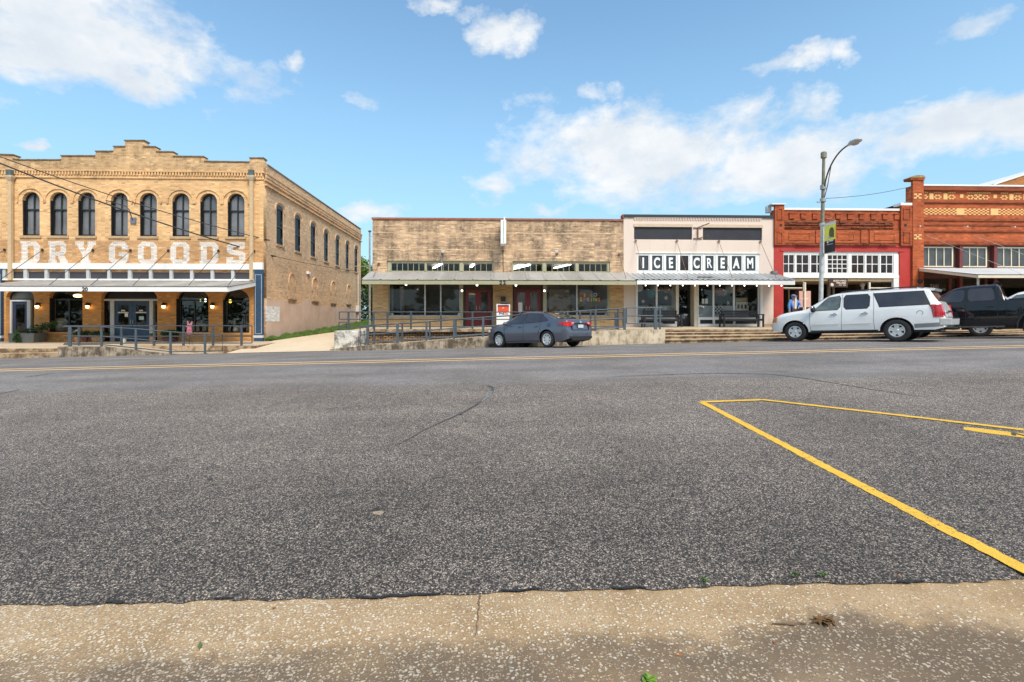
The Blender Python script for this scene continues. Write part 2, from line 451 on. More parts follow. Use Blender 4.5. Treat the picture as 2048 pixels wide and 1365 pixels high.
def asphalt():
    m, N, b = newmat('asphalt')
    o = N.obj(); x, y, z = N.sep(o)
    flat = N.comb(x, y, 0.0)
    # where the coarse chip seal of the parking bays ends and the smoother lane begins
    edge = N.m('ADD', N.m('ADD', 9.4, N.m('MULTIPLY', x, -.035)), N.m('MULTIPLY', N.m('SUBTRACT', N.noise(flat, .35, 3), .5), 2.2))
    lane = N.m('MULTIPLY', N.mapr(N.m('ADD', N.m('SUBTRACT', y, edge), N.m('MULTIPLY', N.m('SUBTRACT', N.noise(flat, 3.5, 5, .7), .5), 1.6)), -.5, .9, 0, 1), N.mapr(N.noise(flat, .5, 3), .3, .6, .55, 1.0))
    sc = 128.0
    vo = N.n.new('ShaderNodeTexVoronoi'); N.put(vo.inputs['Vector'], N.vm('ADD', flat, N.vm('MULTIPLY', N.comb(N.noise(flat, 60, 2), N.noise(flat, 61, 2), 0.), (.02, .02, 0)))); N.put(vo.inputs['Scale'], sc)
    rnd = N.sep(vo.outputs['Color'])
    stone = N.ramp(rnd[0], [(0, (.020, .019, .018)), (.34, (.044, .040, .037)), (.55, (.105, .094, .083)), (.78, (.24, .212, .18)), (.93, (.40, .35, .29)), (1, (.55, .475, .39))])
    dist = vo.outputs['Distance']
    stone = N.mix(N.mapr(dist, .34, .75, 0, .75), stone, (.026, .024, .023))
    lanec = N.ramp(rnd[1], [(0, (.062, .060, .060)), (.5, (.105, .102, .100)), (.85, (.16, .155, .150)), (1, (.26, .25, .235))])
    c = N.mix(N.m('MULTIPLY', lane, .85), stone, lanec)
    n = N.noise(flat, .55, 6, .62); n5 = N.noise(N.vm('MULTIPLY', flat, (.25, 1.6, 1)), .8, 4, .6)
    c = N.mix(1.0, c, N.ramp(n, [(.25, .70), (.5, 1.0), (.75, 1.25)]), 'MULTIPLY')
    c = N.mix(1.0, c, N.ramp(n5, [(.3, .86), (.7, 1.12)]), 'MULTIPLY')
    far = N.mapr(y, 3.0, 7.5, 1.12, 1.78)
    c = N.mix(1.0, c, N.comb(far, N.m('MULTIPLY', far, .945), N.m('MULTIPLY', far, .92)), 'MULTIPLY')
    # lanes darkened where tyres run
    tr_ = N.m('SINE', N.m('ADD', N.m('MULTIPLY', y, 3.4), N.m('MULTIPLY', N.noise(flat, .2, 2), 2.0)))
    trk = N.m('MULTIPLY', N.mapr(tr_, .2, 1., 0, .16), lane)
    c = N.mix(trk, c, (.05, .05, .05))
    oil = N.noise(flat, 1.7, 5, .6)
    c = N.mix(N.mapr(oil, .66, .78, 0, .35), c, (.03, .03, .031))
    worn = N.noise(flat, 8.0, 5, .6)
    c = N.mix(1.0, c, N.ramp(worn, [(.3, .84), (.7, 1.12)]), 'MULTIPLY')
    N.put(b.inputs['Base Color'], c)
    b.inputs['Roughness'].default_value = .82; b.inputs['Specular IOR Level'].default_value = .35
    N.put(b.inputs['Normal'], N.bump(N.m('MULTIPLY', dist, -1.), .55, .006))
    return m
asphalt_m = asphalt()
def aggregate():
    m, N, b = newmat('exposed aggregate concrete')
    o = N.obj(); x, y, z = N.sep(o)
    flat = N.comb(x, y, 0.0)
    jit = N.vm('MULTIPLY', N.comb(N.noise(flat, 30, 3), N.noise(N.vm('ADD', flat, (5, 2, 0)), 31, 3), 0.), (.032, .032, 0))
    vo = N.n.new('ShaderNodeTexVoronoi'); N.put(vo.inputs['Vector'], N.vm('ADD', flat, jit)); N.put(vo.inputs['Scale'], 58.)
    r = N.sep(vo.outputs['Color']); d = vo.outputs['Distance']
    vo2 = N.n.new('ShaderNodeTexVoronoi'); N.put(vo2.inputs['Vector'], N.vm('ADD', flat, jit)); N.put(vo2.inputs['Scale'], 88.)
    r2 = N.sep(vo2.outputs['Color']); d2 = vo2.outputs['Distance']
    cov = N.noise(flat, .9, 4, .6)
    cov = N.m('ADD', cov, N.mapr(x, -2.5, 2.3, .44, -.18, False))
    n = N.noise(flat, 2.2, 6, .65)
    paste = N.ramp(n, [(.25, (.29, .19, .10)), (.5, (.42, .285, .155)), (.75, (.50, .36, .22))])
    # tyre and water marks along the gutter
    band = N.m('ADD', y, N.m('ADD', N.m('MULTIPLY', N.m('SUBTRACT', N.noise(flat, 1.4, 4), .5), .55), N.m('MULTIPLY', N.m('SUBTRACT', N.noise(flat, 7.0, 6, .7), .5), .34)))
    dark = N.m('MULTIPLY', N.mapr(N.m('ABSOLUTE', N.m('SUBTRACT', band, 2.12)), .16, .36, 1., 0.), N.mapr(N.noise(flat, .9, 4), .32, .56, .40, 1.0))
    paste = N.mix(N.m('MULTIPLY', dark, .84), paste, (.135, .096, .062))
    tint = N.ramp(r[1], [(0, (.55, .42, .26)), (.4, (.68, .56, .40)), (.75, (.72, .65, .54)), (.92, (.48, .27, .13)), (1, (.25, .2, .16))])
    s1 = N.m('MULTIPLY', N.mapr(d, .34, .46, 1, 0), N.mapr(N.m('SUBTRACT', r[0], cov), -.06, .0, 1, 0))
    s2 = N.m('MULTIPLY', N.mapr(d2, .34, .46, 1, 0), N.mapr(N.m('SUBTRACT', r2[0], N.m('MULTIPLY', cov, .9)), -.06, .0, 1, 0))
    c = N.mix(N.m('MULTIPLY', s2, .75), paste, N.ramp(r2[1], [(0, (.42, .32, .2)), (.6, (.62, .5, .35)), (1, (.7, .62, .5))]))
    c = N.mix(N.m('MULTIPLY', s1, .92), c, tint)
    rim = N.m('MULTIPLY', N.mapr(d, .40, .52, 0, 1), N.mapr(d, .52, .66, 1, 0))
    c = N.mix(N.m('MULTIPLY', rim, .4), c, (.14, .09, .055))
    c = N.mix(N.m('MULTIPLY', dark, .35), c, (.12, .095, .075))
    gr = N.noise(flat, 260., 3, .7)
    c = N.mix(1.0, c, N.ramp(gr, [(.3, .72), (.7, 1.25)]), 'MULTIPLY')
    sp = N.noise(flat, 55., 4, .7)
    c = N.mix(N.mapr(sp, .66, .74, 0, .7), c, (.08, .055, .035))
    N.put(b.inputs['Base Color'], c); b.inputs['Roughness'].default_value = .9; b.inputs['Specular IOR Level'].default_value = .25
    h = N.m('ADD', N.m('MULTIPLY', s1, .8), N.m('ADD', N.m('MULTIPLY', s2, .4), N.m('MULTIPLY', gr, .4)))
    N.put(b.inputs['Normal'], N.bump(h, .6, .008))
    return m
aggregate_m = aggregate()
def concrete(name, c0, c1, stain, amt, lo=.5, bump=.3, streaks=False):
    m, N, b = newmat(name)
    o = N.obj()
    n = N.noise(o, .9, 6, .6); n2 = N.noise(o, 2.6, 7, .7); n3 = N.noise(o, 22., 4, .7)
    c = N.ramp(n, [(.3, c0), (.7, c1)])
    if streaks:
        n2 = N.m('ADD', N.m('MULTIPLY', n2, .55), N.m('MULTIPLY', N.noise(N.vm('MULTIPLY', o, (2.5, 2.5, .4)), 2.2, 6, .7), .45))
    c = N.mix(N.mapr(n2, lo, lo+.17, 0, amt), c, stain)
    c = N.mix(1.0, c, N.ramp(n3, [(.3, .84), (.7, 1.12)]), 'MULTIPLY')
    N.put(b.inputs['Base Color'], c); b.inputs['Roughness'].default_value = .9; b.inputs['Specular IOR Level'].default_value = .25
    N.put(b.inputs['Normal'], N.bump(n3, bump, .01))
    return m
walk_m = concrete('sidewalk concrete', (.47, .365, .25), (.58, .47, .34), (.36, .25, .15), .5, .54)
kerb_m = concrete('stained kerb concrete', (.42, .31, .19), (.54, .42, .28), (.22, .13, .065), .85, .47)
ramp_m = concrete('mossy ramp wall concrete', (.33, .26, .19), (.50, .41, .30), (.075, .058, .040), .92, .40, .5, True)
ramp_pale = concrete('pale lichen concrete', (.52, .42, .29), (.64, .54, .40), (.19, .145, .095), .85, .445, .5, True)
block_m = concrete('whitewashed concrete', (.58, .54, .47), (.68, .64, .57), (.13, .115, .10), .9, .44, .4)
drive_m = concrete('drive concrete', (.60, .47, .32), (.68, .55, .39), (.48, .35, .21), .5, .54)
white_p = plain('white paint', (.78, .775, .75), .5, var=.05, dirt=((.55, .5, .44), 3., .35))
cream_p = plain('cream paint', (.72, .63, .48), .55, var=.06, dirt=((.45, .36, .25), 3., .4))
grey_p = plain('grey trim paint', (.50, .51, .50), .55, var=.06)
sill_p = plain('sandstone sill', (.46, .31, .17), .8, var=.2)
olive_p = plain('olive drab paint', (.36, .34, .215), .55, var=.07, dirt=((.24, .21, .13), 4., .4))
navy_p = plain('navy paint', (.024, .060, .118), .45, var=.1)
navy_door = plain('navy door paint', (.024, .034, .07), .4, var=.1)
blue_line = plain('pale blue trim', (.30, .46, .58), .5)
black_p = plain('black frame paint', (.012, .012, .014), .4, var=.1)
black_s = plain('black steel', (.02, .02, .022), .5)
panel_blk = plain('dark panel', (.018, .018, .026), .55, var=.35, scale=1.3)
panel_gry = plain('charcoal transom panel', (.050, .048, .058), .6, var=.2, scale=1.5)
rail_m = plain('blue grey rail paint', (.052, .066, .080), .45, var=.15, scale=9, dirt=((.16, .09, .05), 8., .3))
rail_blue = plain('slate rail paint', (.072, .094, .112), .45, var=.15, scale=9)
red_p = plain('red painted brick', (.42, .030, .022), .65, var=.1, scale=2.5, dirt=((.34, .015, .018), 2.0, .5), bump=.2)
redbrown_p = plain('dark red door paint', (.155, .012, .012), .45, var=.12)
brown_p = plain('dark brown timber', (.05, .025, .016), .6, var=.2)
wood_p = plain('tan timber soffit', (.30, .215, .125), .65, var=.15)
flash_m = plain('white metal flashing', (.76, .74, .71), .45, var=.05)
coping_r = plain('terracotta coping', (.30, .105, .06), .8, var=.25, scale=4)
coping_k = plain('black coping', (.022, .023, .026), .5)
def corrugated(name, c0, c1, axis_scale, rust, rlo, dark_amt):
    m, N, b = newmat(name)
    o = N.obj(); x, y, z = N.sep(o)
    n = N.noise(N.vm('MULTIPLY', o, (1., .35, .35)), 1.3, 6, .65)
    c = N.ramp(n, [(.3, c0), (.7, c1)])
    sheet = N.m('FLOOR', N.m('MULTIPLY', x, 1/.91))
    wn = N.node('ShaderNodeTexWhiteNoise'); wn.noise_dimensions = '1D'; N.put(wn.inputs['W'], sheet)
    c = N.mix(1.0, c, N.ramp(wn.outputs['Value'], [(0, .86), (1, 1.1)]), 'MULTIPLY')
    c = N.mix(N.mapr(N.noise(o, 3.5, 6, .7), rlo, rlo+.15, 0, dark_amt), c, rust)
    N.put(b.inputs['Base Color'], c); b.inputs['Roughness'].default_value = .5; b.inputs['Metallic'].default_value = .15
    return m
tin_m = corrugated('weathered tin sheet', (.33, .31, .28), (.44, .42, .385), 1, (.22, .16, .11), .56, .6)
tin_grey = corrugated('galvanised sheet', (.26, .27, .27), (.46, .47, .47), 1, (.10, .10, .10), .56, .55)
tin_white = corrugated('pale painted sheet', (.60, .62, .63), (.70, .72, .73), 1, (.45, .45, .44), .62, .4)
yellow_l = None
def roadpaint(name, col, wear):
    m, N, b = newmat(name)
    o = N.obj(); x, y, z = N.sep(o); flat = N.comb(x, y, 0.)
    n = N.noise(flat, 5., 5, .6); g = N.vor(flat, 95.)
    c = N.ramp(n, [(.3, tuple(k*.9 for k in col)), (.7, tuple(min(1, k*1.06) for k in col))])
    hole = N.m('MULTIPLY', N.mapr(N.m('ADD', N.noise(flat, 30., 5, .7), N.m('MULTIPLY', N.m('SUBTRACT', N.noise(flat, 1.6, 3), .5), .35)), .56, .68, 0, 1), wear)
    c = N.mix(hole, c, (.06, .058, .055))
    c = N.mix(1.0, c, N.ramp(g, [(.0, 1.06), (.6, .86)]), 'MULTIPLY')
    N.put(b.inputs['Base Color'], c); b.inputs['Roughness'].default_value = .75
    N.put(b.inputs['Normal'], N.bump(N.m('MULTIPLY', g, -1.), .5, .005))
    return m
yellow_l = roadpaint('yellow road paint', (.80, .47, .045), .7)
yellow_c = roadpaint('pale yellow road paint', (.86, .56, .25), .5)
riser_m = concrete('stained shaded step riser', (.34, .24, .145), (.46, .34, .21), (.13, .08, .045), .9, .42, .5)
def glass(name, tint, base=.07, grey=None):
    m, N, b = newmat(name)
    N.n.remove(b)
    out = N.n['Material Output']
    tr = N.node('ShaderNodeBsdfTransparent'); N.put(tr.inputs[0], tint)
    gl = N.node('ShaderNodeBsdfGlossy'); gl.inputs['Roughness'].default_value = .015; N.put(gl.inputs[0], (.9, .93, .95))
    ge = N.node('ShaderNodeNewGeometry')
    dp = N.node('ShaderNodeVectorMath', operation='DOT_PRODUCT'); N.l.new(ge.outputs['Incoming'], dp.inputs[0]); N.l.new(ge.outputs['Normal'], dp.inputs[1])
    schlick = N.m('ADD', .045, N.m('MULTIPLY', N.m('POWER', N.m('SUBTRACT', 1.0, N.m('ABSOLUTE', dp.outputs['Value'])), 5.0), .95))
    o = N.obj()
    wav = N.bump(N.noise(o, 1.1, 2), .10, .05)
    N.l.new(wav, gl.inputs['Normal'])
    mx = N.node('ShaderNodeMixShader')
    f = N.m('ADD', N.m('MULTIPLY', schlick, .9), base)
    N.put(mx.inputs[0], f); N.l.new(tr.outputs[0], mx.inputs[1]); N.l.new(gl.outputs[0], mx.inputs[2])
    N.l.new(mx.outputs[0], out.inputs[0])
    return m
shop_glass = glass('shop glass', (.85, .86, .84), .0)
def darkpane(name, col, rough, spec, var=.2, sc=.8):
    m, N, b = newmat(name)
    o = N.obj(); n = N.noise(o, sc, 4, .6)
    N.put(b.inputs['Base Color'], N.ramp(n, [(.3, tuple(c*(1-var) for c in col)), (.7, tuple(c*(1+var) for c in col))]))
    b.inputs['Roughness'].default_value = rough; b.inputs['Specular IOR Level'].default_value = spec
    N.put(b.inputs['Normal'], N.bump(N.noise(o, .9, 2), .12, .05))
    return m
pane_up = darkpane('grey blind and reflected sky', (.15, .155, .165), .10, .5, .40, .62)  # grey of reflected sky and of blinds, both put into the pane colour
pane_dark = darkpane('dark upper pane', (.012, .012, .015), .08, .35)
pane_side = darkpane('black side pane', (.008, .008, .010), .25, .10)
pane_brown = darkpane('dim brown pane', (.030, .021, .020), .08, .35, .5, 1.6)
pane_grey = darkpane('dusty grey pane', (.085, .09, .088), .14, .5, .4, .7)
car_glass = darkpane('tinted car glass', (.016, .018, .020), .04, .7)
car_glass_g = darkpane('tinted car glass with cloud grey', (.036, .038, .045), .05, .7, .25, 1.5)  # lighter grey of reflected cloud put into the tinted glass colour
car_glass_l = darkpane('clear car glass', (.10, .125, .12), .04, .7, .5, 2.5)
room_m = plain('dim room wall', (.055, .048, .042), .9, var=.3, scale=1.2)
room_lt = plain('pale room wall', (.30, .275, .245), .9, var=.2, scale=1.2)
room_floor = plain('shop floor', (.06, .048, .04), .6)
bulb_m = plain('lit bulb', (.9, .9, .85), .4, emit=(1, .93, .82), estr=3.0)
bulb_w = plain('warm lit bulb', (.9, .7, .4), .4, emit=(1, .62, .28), estr=3.5)
tube_m = plain('lit fluorescent tube', (.9, .9, .9), .4, emit=(1, 1, .98), estr=2.4)
bulb_y = plain('lit yellow bulb', (.9, .7, .1), .4, emit=(1, .72, .08), estr=1.6)
steel_m = plain('galvanised steel', (.38, .385, .37), .5, .55, var=.2, scale=5, dirt=((.22, .20, .14), 4., .5))
pole_m = plain('weathered lamp pole', (.50, .51, .49), .55, .1, var=.22, scale=4, dirt=((.20, .20, .155), 3., .6))
pole_up = plain('mossy upper pole', (.19, .185, .13), .6, .1, var=.3, scale=4)
cable_m = plain('black cable', (.018, .018, .02), .6)
leaf_m = plain('leaf green', (.075, .145, .03), .6, var=.55, scale=5)
leaf_d = plain('dark leaf', (.035, .075, .018), .55, var=.5, scale=7)
leaf_l = plain('bright leaf', (.14, .24, .035), .6, var=.4, scale=3)
grass_m = plain('lawn grass', (.095, .18, .03), .7, var=.5, scale=3.5, dirt=((.21, .18, .06), 1.6, .75))
bark_m = plain('bark', (.12, .085, .055), .9, var=.3, scale=8)
terra_m = plain('terracotta', (.52, .22, .085), .75, var=.2, scale=6)
slate_pot = plain('slate grey planter', (.145, .145, .135), .7, var=.12)
rubber_m = plain('tyre rubber', (.020, .020, .021), .75, var=.2, scale=20)
alloy_m = plain('alloy wheel', (.62, .63, .63), .35, .5, var=.05)
dark_trim = plain('black plastic trim', (.018, .018, .020), .55)
chrome_m = plain('chrome', (.75, .76, .77), .15, .9, var=.02)
lamp_red = plain('red tail lamp', (.50, .008, .012), .12, coat=1, var=.4, scale=22)
lamp_clear = plain('clear lamp lens', (.66, .60, .52), .12, coat=1, var=.15, scale=12)
lamp_amber = plain('amber lens', (.62, .30, .12), .15, coat=1)
plate_m = plain('licence plate', (.55, .56, .56), .5, var=.15, scale=12)
# ------------------------------------------------------------------ ground, road, pavements
_ej = [random.Random(13).gauss(0, 1) for _ in range(1)]
def _jag(X):
    k_ = int(X*25+10000); return ((k_*7919+(k_*k_*31) % 977) % 1000)/1000-.5
def near_edge(X): return 2.79+.012*_jag(X)*(abs(X) < 6)-.021*X + .008*sin(X*1.7)+.007*sin(X*4.1+1)+.006*sin(X*11.3)+.005*sin(X*23.7+2)+.004*sin(X*41.)
def grid(name, xs, ys, zf, mat, yf=None):
    vs = []; fs = []
    for X in xs:
        for t in ys:
            Y = yf(X, t) if yf else t
            vs.append((X, Y, zf(X, Y)))
    n = len(ys)
    for i in range(len(xs)-1):
        for j in range(n-1):
            fs.append((i*n+j, (i+1)*n+j, (i+1)*n+j+1, i*n+j+1))
    me = bpy.data.meshes.new(name); me.from_pydata(vs, [], fs); me.update(); me.shade_smooth()
    return tag(link(name, me, mat), kind='structure')
def lin(a, b, n): return [a+(b-a)*i/n for i in range(n+1)]
Gc = lambda X, Y: G(max(-70, min(70, X)), max(-30, min(30, Y)))
ground = grid('ground', [-900, -300, -90, -70, -40, 0, 40, 70, 90, 300, 900], [-900, -200, -40, -8, 22, 30, 60, 200, 900],
              lambda X, Y: Gc(X, Y)-(.25 if abs(Y-10) < 20 else .1), drive_m)
xs_road = sorted(set([round(v, 3) for v in lin(-70, 70, 70)+lin(-6, 6, 300)]))
def roadY(X, t): return near_edge(X)+(22.3-near_edge(X))*t
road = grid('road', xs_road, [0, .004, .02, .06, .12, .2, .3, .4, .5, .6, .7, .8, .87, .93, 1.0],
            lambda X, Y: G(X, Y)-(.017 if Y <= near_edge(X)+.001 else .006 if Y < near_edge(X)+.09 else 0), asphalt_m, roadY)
def gutterZ(X, Y):
    d = near_edge(X)-Y
    base = G(X, near_edge(X))-.015
    return base-.02*max(0, min(1, d/.5))+max(0, d-.5)*.045
xs_g = sorted(set([round(v, 3) for v in lin(-40, 40, 40)+lin(-5, 5, 50)]))
pavement = grid('pavement', xs_g, [.06, -.15, -.3, -.45, -.6, -.9, -1.4, -2.2, -4, -9],
                lambda X, Y: gutterZ(X, Y) if Y < near_edge(X) else gutterZ(X, near_edge(X))-.01, aggregate_m, lambda X, t: near_edge(X)+t)
tar_m = plain('bitumen smear', (.022, .021, .021), .7, var=.4, scale=30, bump=.5)
rtar = random.Random(5); tv = []; tf = []; X = -5.5
while X < 5.5:
    L = rtar.uniform(.10, .5); n_ = max(3, int(L/.03)); wmax = rtar.uniform(.003, .024)
    for i in range(n_+1):
        xx = X+L*i/n_; wd = wmax*sin(pi*(i+.25)/(n_+.5))*rtar.uniform(.5, 1.2)
        for d in (.012, -wd):
            yy = near_edge(xx)+d; tv.append((xx, yy, gutterZ(xx, min(yy, near_edge(xx)))+.006))
    o_ = len(tv)-2*(n_+1)
    for i in range(n_): tf.append((o_+2*i, o_+2*i+1, o_+2*i+3, o_+2*i+2))
    X += L+rtar.uniform(.2, .9)*(.8 if X < .6 else 1.8)
tag(part('tar_edge', MB().add(tv, tf), tar_m), kind='structure')
def strip(name, pts, width, mat, dz=.005, seg=.35, taper=None, jit=0):
    """painted line along ground points, draped on the road"""
    P = []
    for a, b in zip(pts[:-1], pts[1:]):
        L = sqrt((b[0]-a[0])**2+(b[1]-a[1])**2); k = max(1, int(L/seg))
        P += [(a[0]+(b[0]-a[0])*i/k, a[1]+(b[1]-a[1])*i/k) for i in range(k)]
    P.append(pts[-1])
    vs = []; fs = []
    for i, p in enumerate(P):
        a = P[max(0, i-1)]; b = P[min(len(P)-1, i+1)]
        d = Vector((b[0]-a[0], b[1]-a[1])).normalized(); n = Vector((-d.y, d.x))
        wd = width*(taper(i/(len(P)-1)) if taper else 1)
        for s_ in (-.5+random.uniform(-jit, jit)/width, .5+random.uniform(-jit, jit)/width):
            q = (p[0]+n.x*wd*s_, p[1]+n.y*wd*s_)
            vs.append((q[0], q[1], G(*q)+dz))
    for i in range(len(P)-1): fs.append((2*i, 2*i+2, 2*i+3, 2*i+1))
    me = bpy.data.meshes.new(name); me.from_pydata(vs, [], fs); me.update()
    return tag(link(name, me, mat), kind='structure')
strip('centre_line', [(-70, 13.74), (70, 13.74)], .16, yellow_c, seg=1.)
strip('centre_line', [(-70, 14.26), (70, 14.26)], .16, yellow_c, seg=1.)
pa = ground_at(1403, 805); pb = ground_at(1524, 800.5); pc = ground_at(2048, 861); pd = ground_at(2046, 1138)
pc2 = (pb[0]+(pc[0]-pb[0])*1.5, pb[1]+(pc[1]-pb[1])*1.5); pd2 = (pa[0]+(pd[0]-pa[0])*1.02, pa[1]+(pd[1]-pa[1])*1.02)
strip('parking_line', [pa, pd2], .105, yellow_l, .005, .05, None, .007)
strip('parking_line', [pa, pb], .10, yellow_l, .0062, .05, None, .007)
strip('parking_line', [pb, pc2], .10, yellow_l, .0075, .05, None, .007)
# stencilled word in a yellow panel beside the stall line
d1 = Vector((pc[0]-pb[0], pc[1]-pb[1])).normalized(); nrm = Vector((d1.y, -d1.x))
q0 = ground_at(1927, 853)
q0 = Vector(q0)+nrm*.02
panel_len, panel_w = 3.4, .21
o2 = [(0, 0), (panel_len, 0), (panel_len, panel_w), (0.03, panel_w), (0, panel_w*.85)]
tm = text_mesh('NO PARKING', .19, 0.0, .006, 1.15)
pv = []; pf = []
for i in range(25):
    a = panel_len*i/24; e = .035 if i == 0 else 0
    for b in (e, panel_w-e):
        X = q0.x+d1.x*a+nrm.x*b; Y = q0.y+d1.y*a+nrm.y*b; pv.append((X, Y, G(X, Y)+.004))
for i in range(24): pf.append((2*i, 2*i+2, 2*i+3, 2*i+1))
pm = MB().add(pv, pf)
panel = part('stencil_panel', pm, yellow_l); tag(panel, kind='structure')
ctr = q0+d1*1.05+nrm*(panel_w*.5)
lx = [(d1.x, d1.y, G(*(q0+d1))-G(*q0)), (-nrm.x, -nrm.y, G(*(q0-nrm))-G(*q0))]
for v in tm.vertices:
    a, b = v.co.x, v.co.y
    X = ctr.x+d1.x*a-nrm.x*b; Y = ctr.y+d1.y*a-nrm.y*b
    v.co = (X, Y, G(X, Y)+.009)
tag(link('stencil_lettering', tm, plain('bare asphalt letter', (.06, .055, .045), .85)), kind='structure')
seam_m = plain('crack sealer', (.062, .060, .058), .7, var=.35)
seam_l = plain('pale patch edge', (.17, .19, .19), .8, var=.3, scale=3)
strip('road_seam', [ground_at(*p) for p in [(976, 772), (986, 776), (983, 788), (968, 800), (945, 815), (915, 831), (880, 846), (846, 862), (815, 880), (790, 892)]], .05, seam_m, .004, .2, lambda t: .3+.9*(1-t))
strip('road_seam', [ground_at(*p) for p in [(984, 783), (980, 791), (963, 804)]], .06, seam_l, .0055, .2, lambda t: .4+.6*sin(pi*t))
strip('road_seam', [ground_at(*p) for p in [(1180, 757), (1300, 751), (1420, 747), (1540, 749), (1610, 757), (1680, 769), (1760, 782), (1850, 795)]], .045, seam_m, .004, .3, lambda t: .35+.5*sin(pi*t))
strip('road_seam', [ground_at(*p) for p in [(0, 788), (40, 780)]], .04, seam_m, .004)
strip('road_seam', [ground_at(*p) for p in [(50, 755), (110, 747)]], .04, seam_m, .004)
jx = ground_at(960, 1186)
jv = []; jf = []
for i in range(13):
    t_ = i/12; X = jx[0]+.004*sin(i*1.9)-.01*t_; Y = near_edge(X)-.01-.34*t_; wd_ = (.0045+.003*sin(i*2.7))*(1-.6*t_)
    jv += [(X-wd_, Y, gutterZ(X, Y)+.004), (X+wd_, Y, gutterZ(X, Y)+.004)]
for i in range(12): jf.append((2*i, 2*i+1, 2*i+3, 2*i+2))
tag(part('pavement_joint', MB().add(jv, jf), plain('dark joint crack', (.14, .09, .055), .9, var=.5, scale=40)), kind='structure')
rp = random.Random(8)
for (a, b, r_, c_) in [(757, 1027, .045, (.30, .23, .16)), (668, 1037, .03, (.16, .14, .12)), (752, 1020, .03, (.03, .03, .03)), (1240, 905, .035, (.05, .05, .048)), (420, 960, .03, (.04, .04, .04))]:
    X, Y = ground_at(a, b); pv2 = [(X+r_*1.3*cos(2*pi*q/11)*rp.uniform(.6, 1.1), Y+r_*sin(2*pi*q/11)*rp.uniform(.6, 1.1)) for q in range(11)]
    tag(part('road_chip', MB().add([(x, y, G(x, y)+.004) for x, y in pv2], [tuple(range(11))]), plain('chipped spot %d' % a, c_, .9, var=.4, scale=50)), kind='structure')
# parking bay ticks of worn white paint at the far kerb
white_road = roadpaint('worn white road paint', (.62, .60, .54), 1.0)
for (xa, xb, y) in [(700, 860, 702.5), (985, 1105, 697.5), (1230, 1296, 692.5), (222, 330, 718)]:
    strip('parking_line', [ground_at(xa, y), ground_at(xb, y-1.0)], .10, white_road, .005)

# far pavement in front of the dry goods store: kerb, one step, then slab
def stepped(name, x0, x1, rows, mat, n=1):
    """rows: list of (Y, z(X)) profile points swept along X"""
    vs = []; fs = []; m = len(rows)
    for X in lin(x0, x1, n):
        vs += [(X, Y, zf(X)) for Y, zf in rows]
    for i in range(n):
        for j in range(m-1): fs.append((i*m+j, (i+1)*m+j, (i+1)*m+j+1, i*m+j+1))
    fs.append(tuple(range(m-1, -1, -1))); fs.append(tuple(n*m+j for j in range(m)))
    me = bpy.data.meshes.new(name); me.from_pydata(vs, [], fs); me.update()
    bm = bmesh.new(); bm.from_mesh(me); bmesh.ops.recalc_face_normals(bm, faces=bm.faces); bm.to_mesh(me); bm.free()
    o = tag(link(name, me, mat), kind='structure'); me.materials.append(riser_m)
    for p in me.polygons:                        # stained risers, also darkened in colour to stand in for shade
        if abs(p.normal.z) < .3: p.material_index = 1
    return o
k = lambda z: (lambda X: z)
xl0 = X_(116, 22.3); xl1 = X_(510, 23.7)
stepped('kerb', -45, xl0, [(22.29, k(-1.5)), (22.29, lambda X: G(X, 22.3)+.20), (22.85, lambda X: G(X, 22.3)+.215), (22.85, k(-1.5))], kerb_m, 6)
stepped('pavement_slab', -45, xl0, [(22.86, k(-1.5)), (22.86, k(.345)), (23.699, k(.40)), (23.699, k(-1.5))], walk_m, 4)
stepped('pavement_slab', -45, xl1, [(23.70, k(-1.5)), (23.70, k(.405)), (27.3, k(.495)), (27.3, k(-1.5))], walk_m, 4)
# dark soil gap between ramp and slab
# drive and alley
XW, XE = -12.29, -6.55
def alleyZ(X, Y):
    u = (X-XW)/(XE-XW)
    if Y < 27:
        t = (Y-22.3)/4.7; t = max(0, t)
        a = G(X, 22.3)+.015; b = .50+.22*u
        return a+(b-a)*t
    t = (Y-27)
    return .50+.22*u*max(0, 1-t/10)+.046*t
grid('drive', lin(xl1-.6, XE+.02, 14), [22.3, 23, 24, 25, 26, 27, 29, 32, 36, 41, 47, 55], alleyZ, drive_m)
# right hand platform, ramp strip and steps
RX0 = X_(668, 22.8); RXB = X_(716, 22.8); RX1 = X_(1330, 22.4)
def rampZ(X):
    P = [(X_(660, 22.4), .31), (X_(733, 22.4), .475), (X_(851, 22.4), .67), (X_(985, 22.4), .88), (X_(1188, 22.4), 1.095), (X_(1262, 22.4), 1.17), (X_(1335, 22.4), 1.18)]
    if X <= P[0][0]: return P[0][1]
    for a, b in zip(P[:-1], P[1:]):
        if X <= b[0]: return a[1]+(b[1]-a[1])*(X-a[0])/(b[0]-a[0])
    return P[-1][1]
platform = stepped('pavement_platform', RXB-.1, RX1, [(24.6, k(1.03)), (24.52, k(1.03)), (24.52, k(1.165)), (27.3, k(1.27)), (27.3, k(-1)), (24.9, k(-1)), (24.9, k(1.03))], walk_m, 8)
stepped('pavement_platform', RX1+.001, 45, [(24.21, k(-1)), (24.21, lambda X: max(1.155, G(X, 22.3)+.25)-.07), (24.15, lambda X: max(1.155, G(X, 22.3)+.25)-.07), (24.15, lambda X: max(1.155, G(X, 22.3)+.25)), (27.3, lambda X: max(1.27, G(X, 22.3)+.33)), (27.3, k(-1))], walk_m, 16)
def stepz(f): return lambda X: G(X, 22.3)+(max(1.155, G(X, 22.3)+.25)-G(X, 22.3))*f
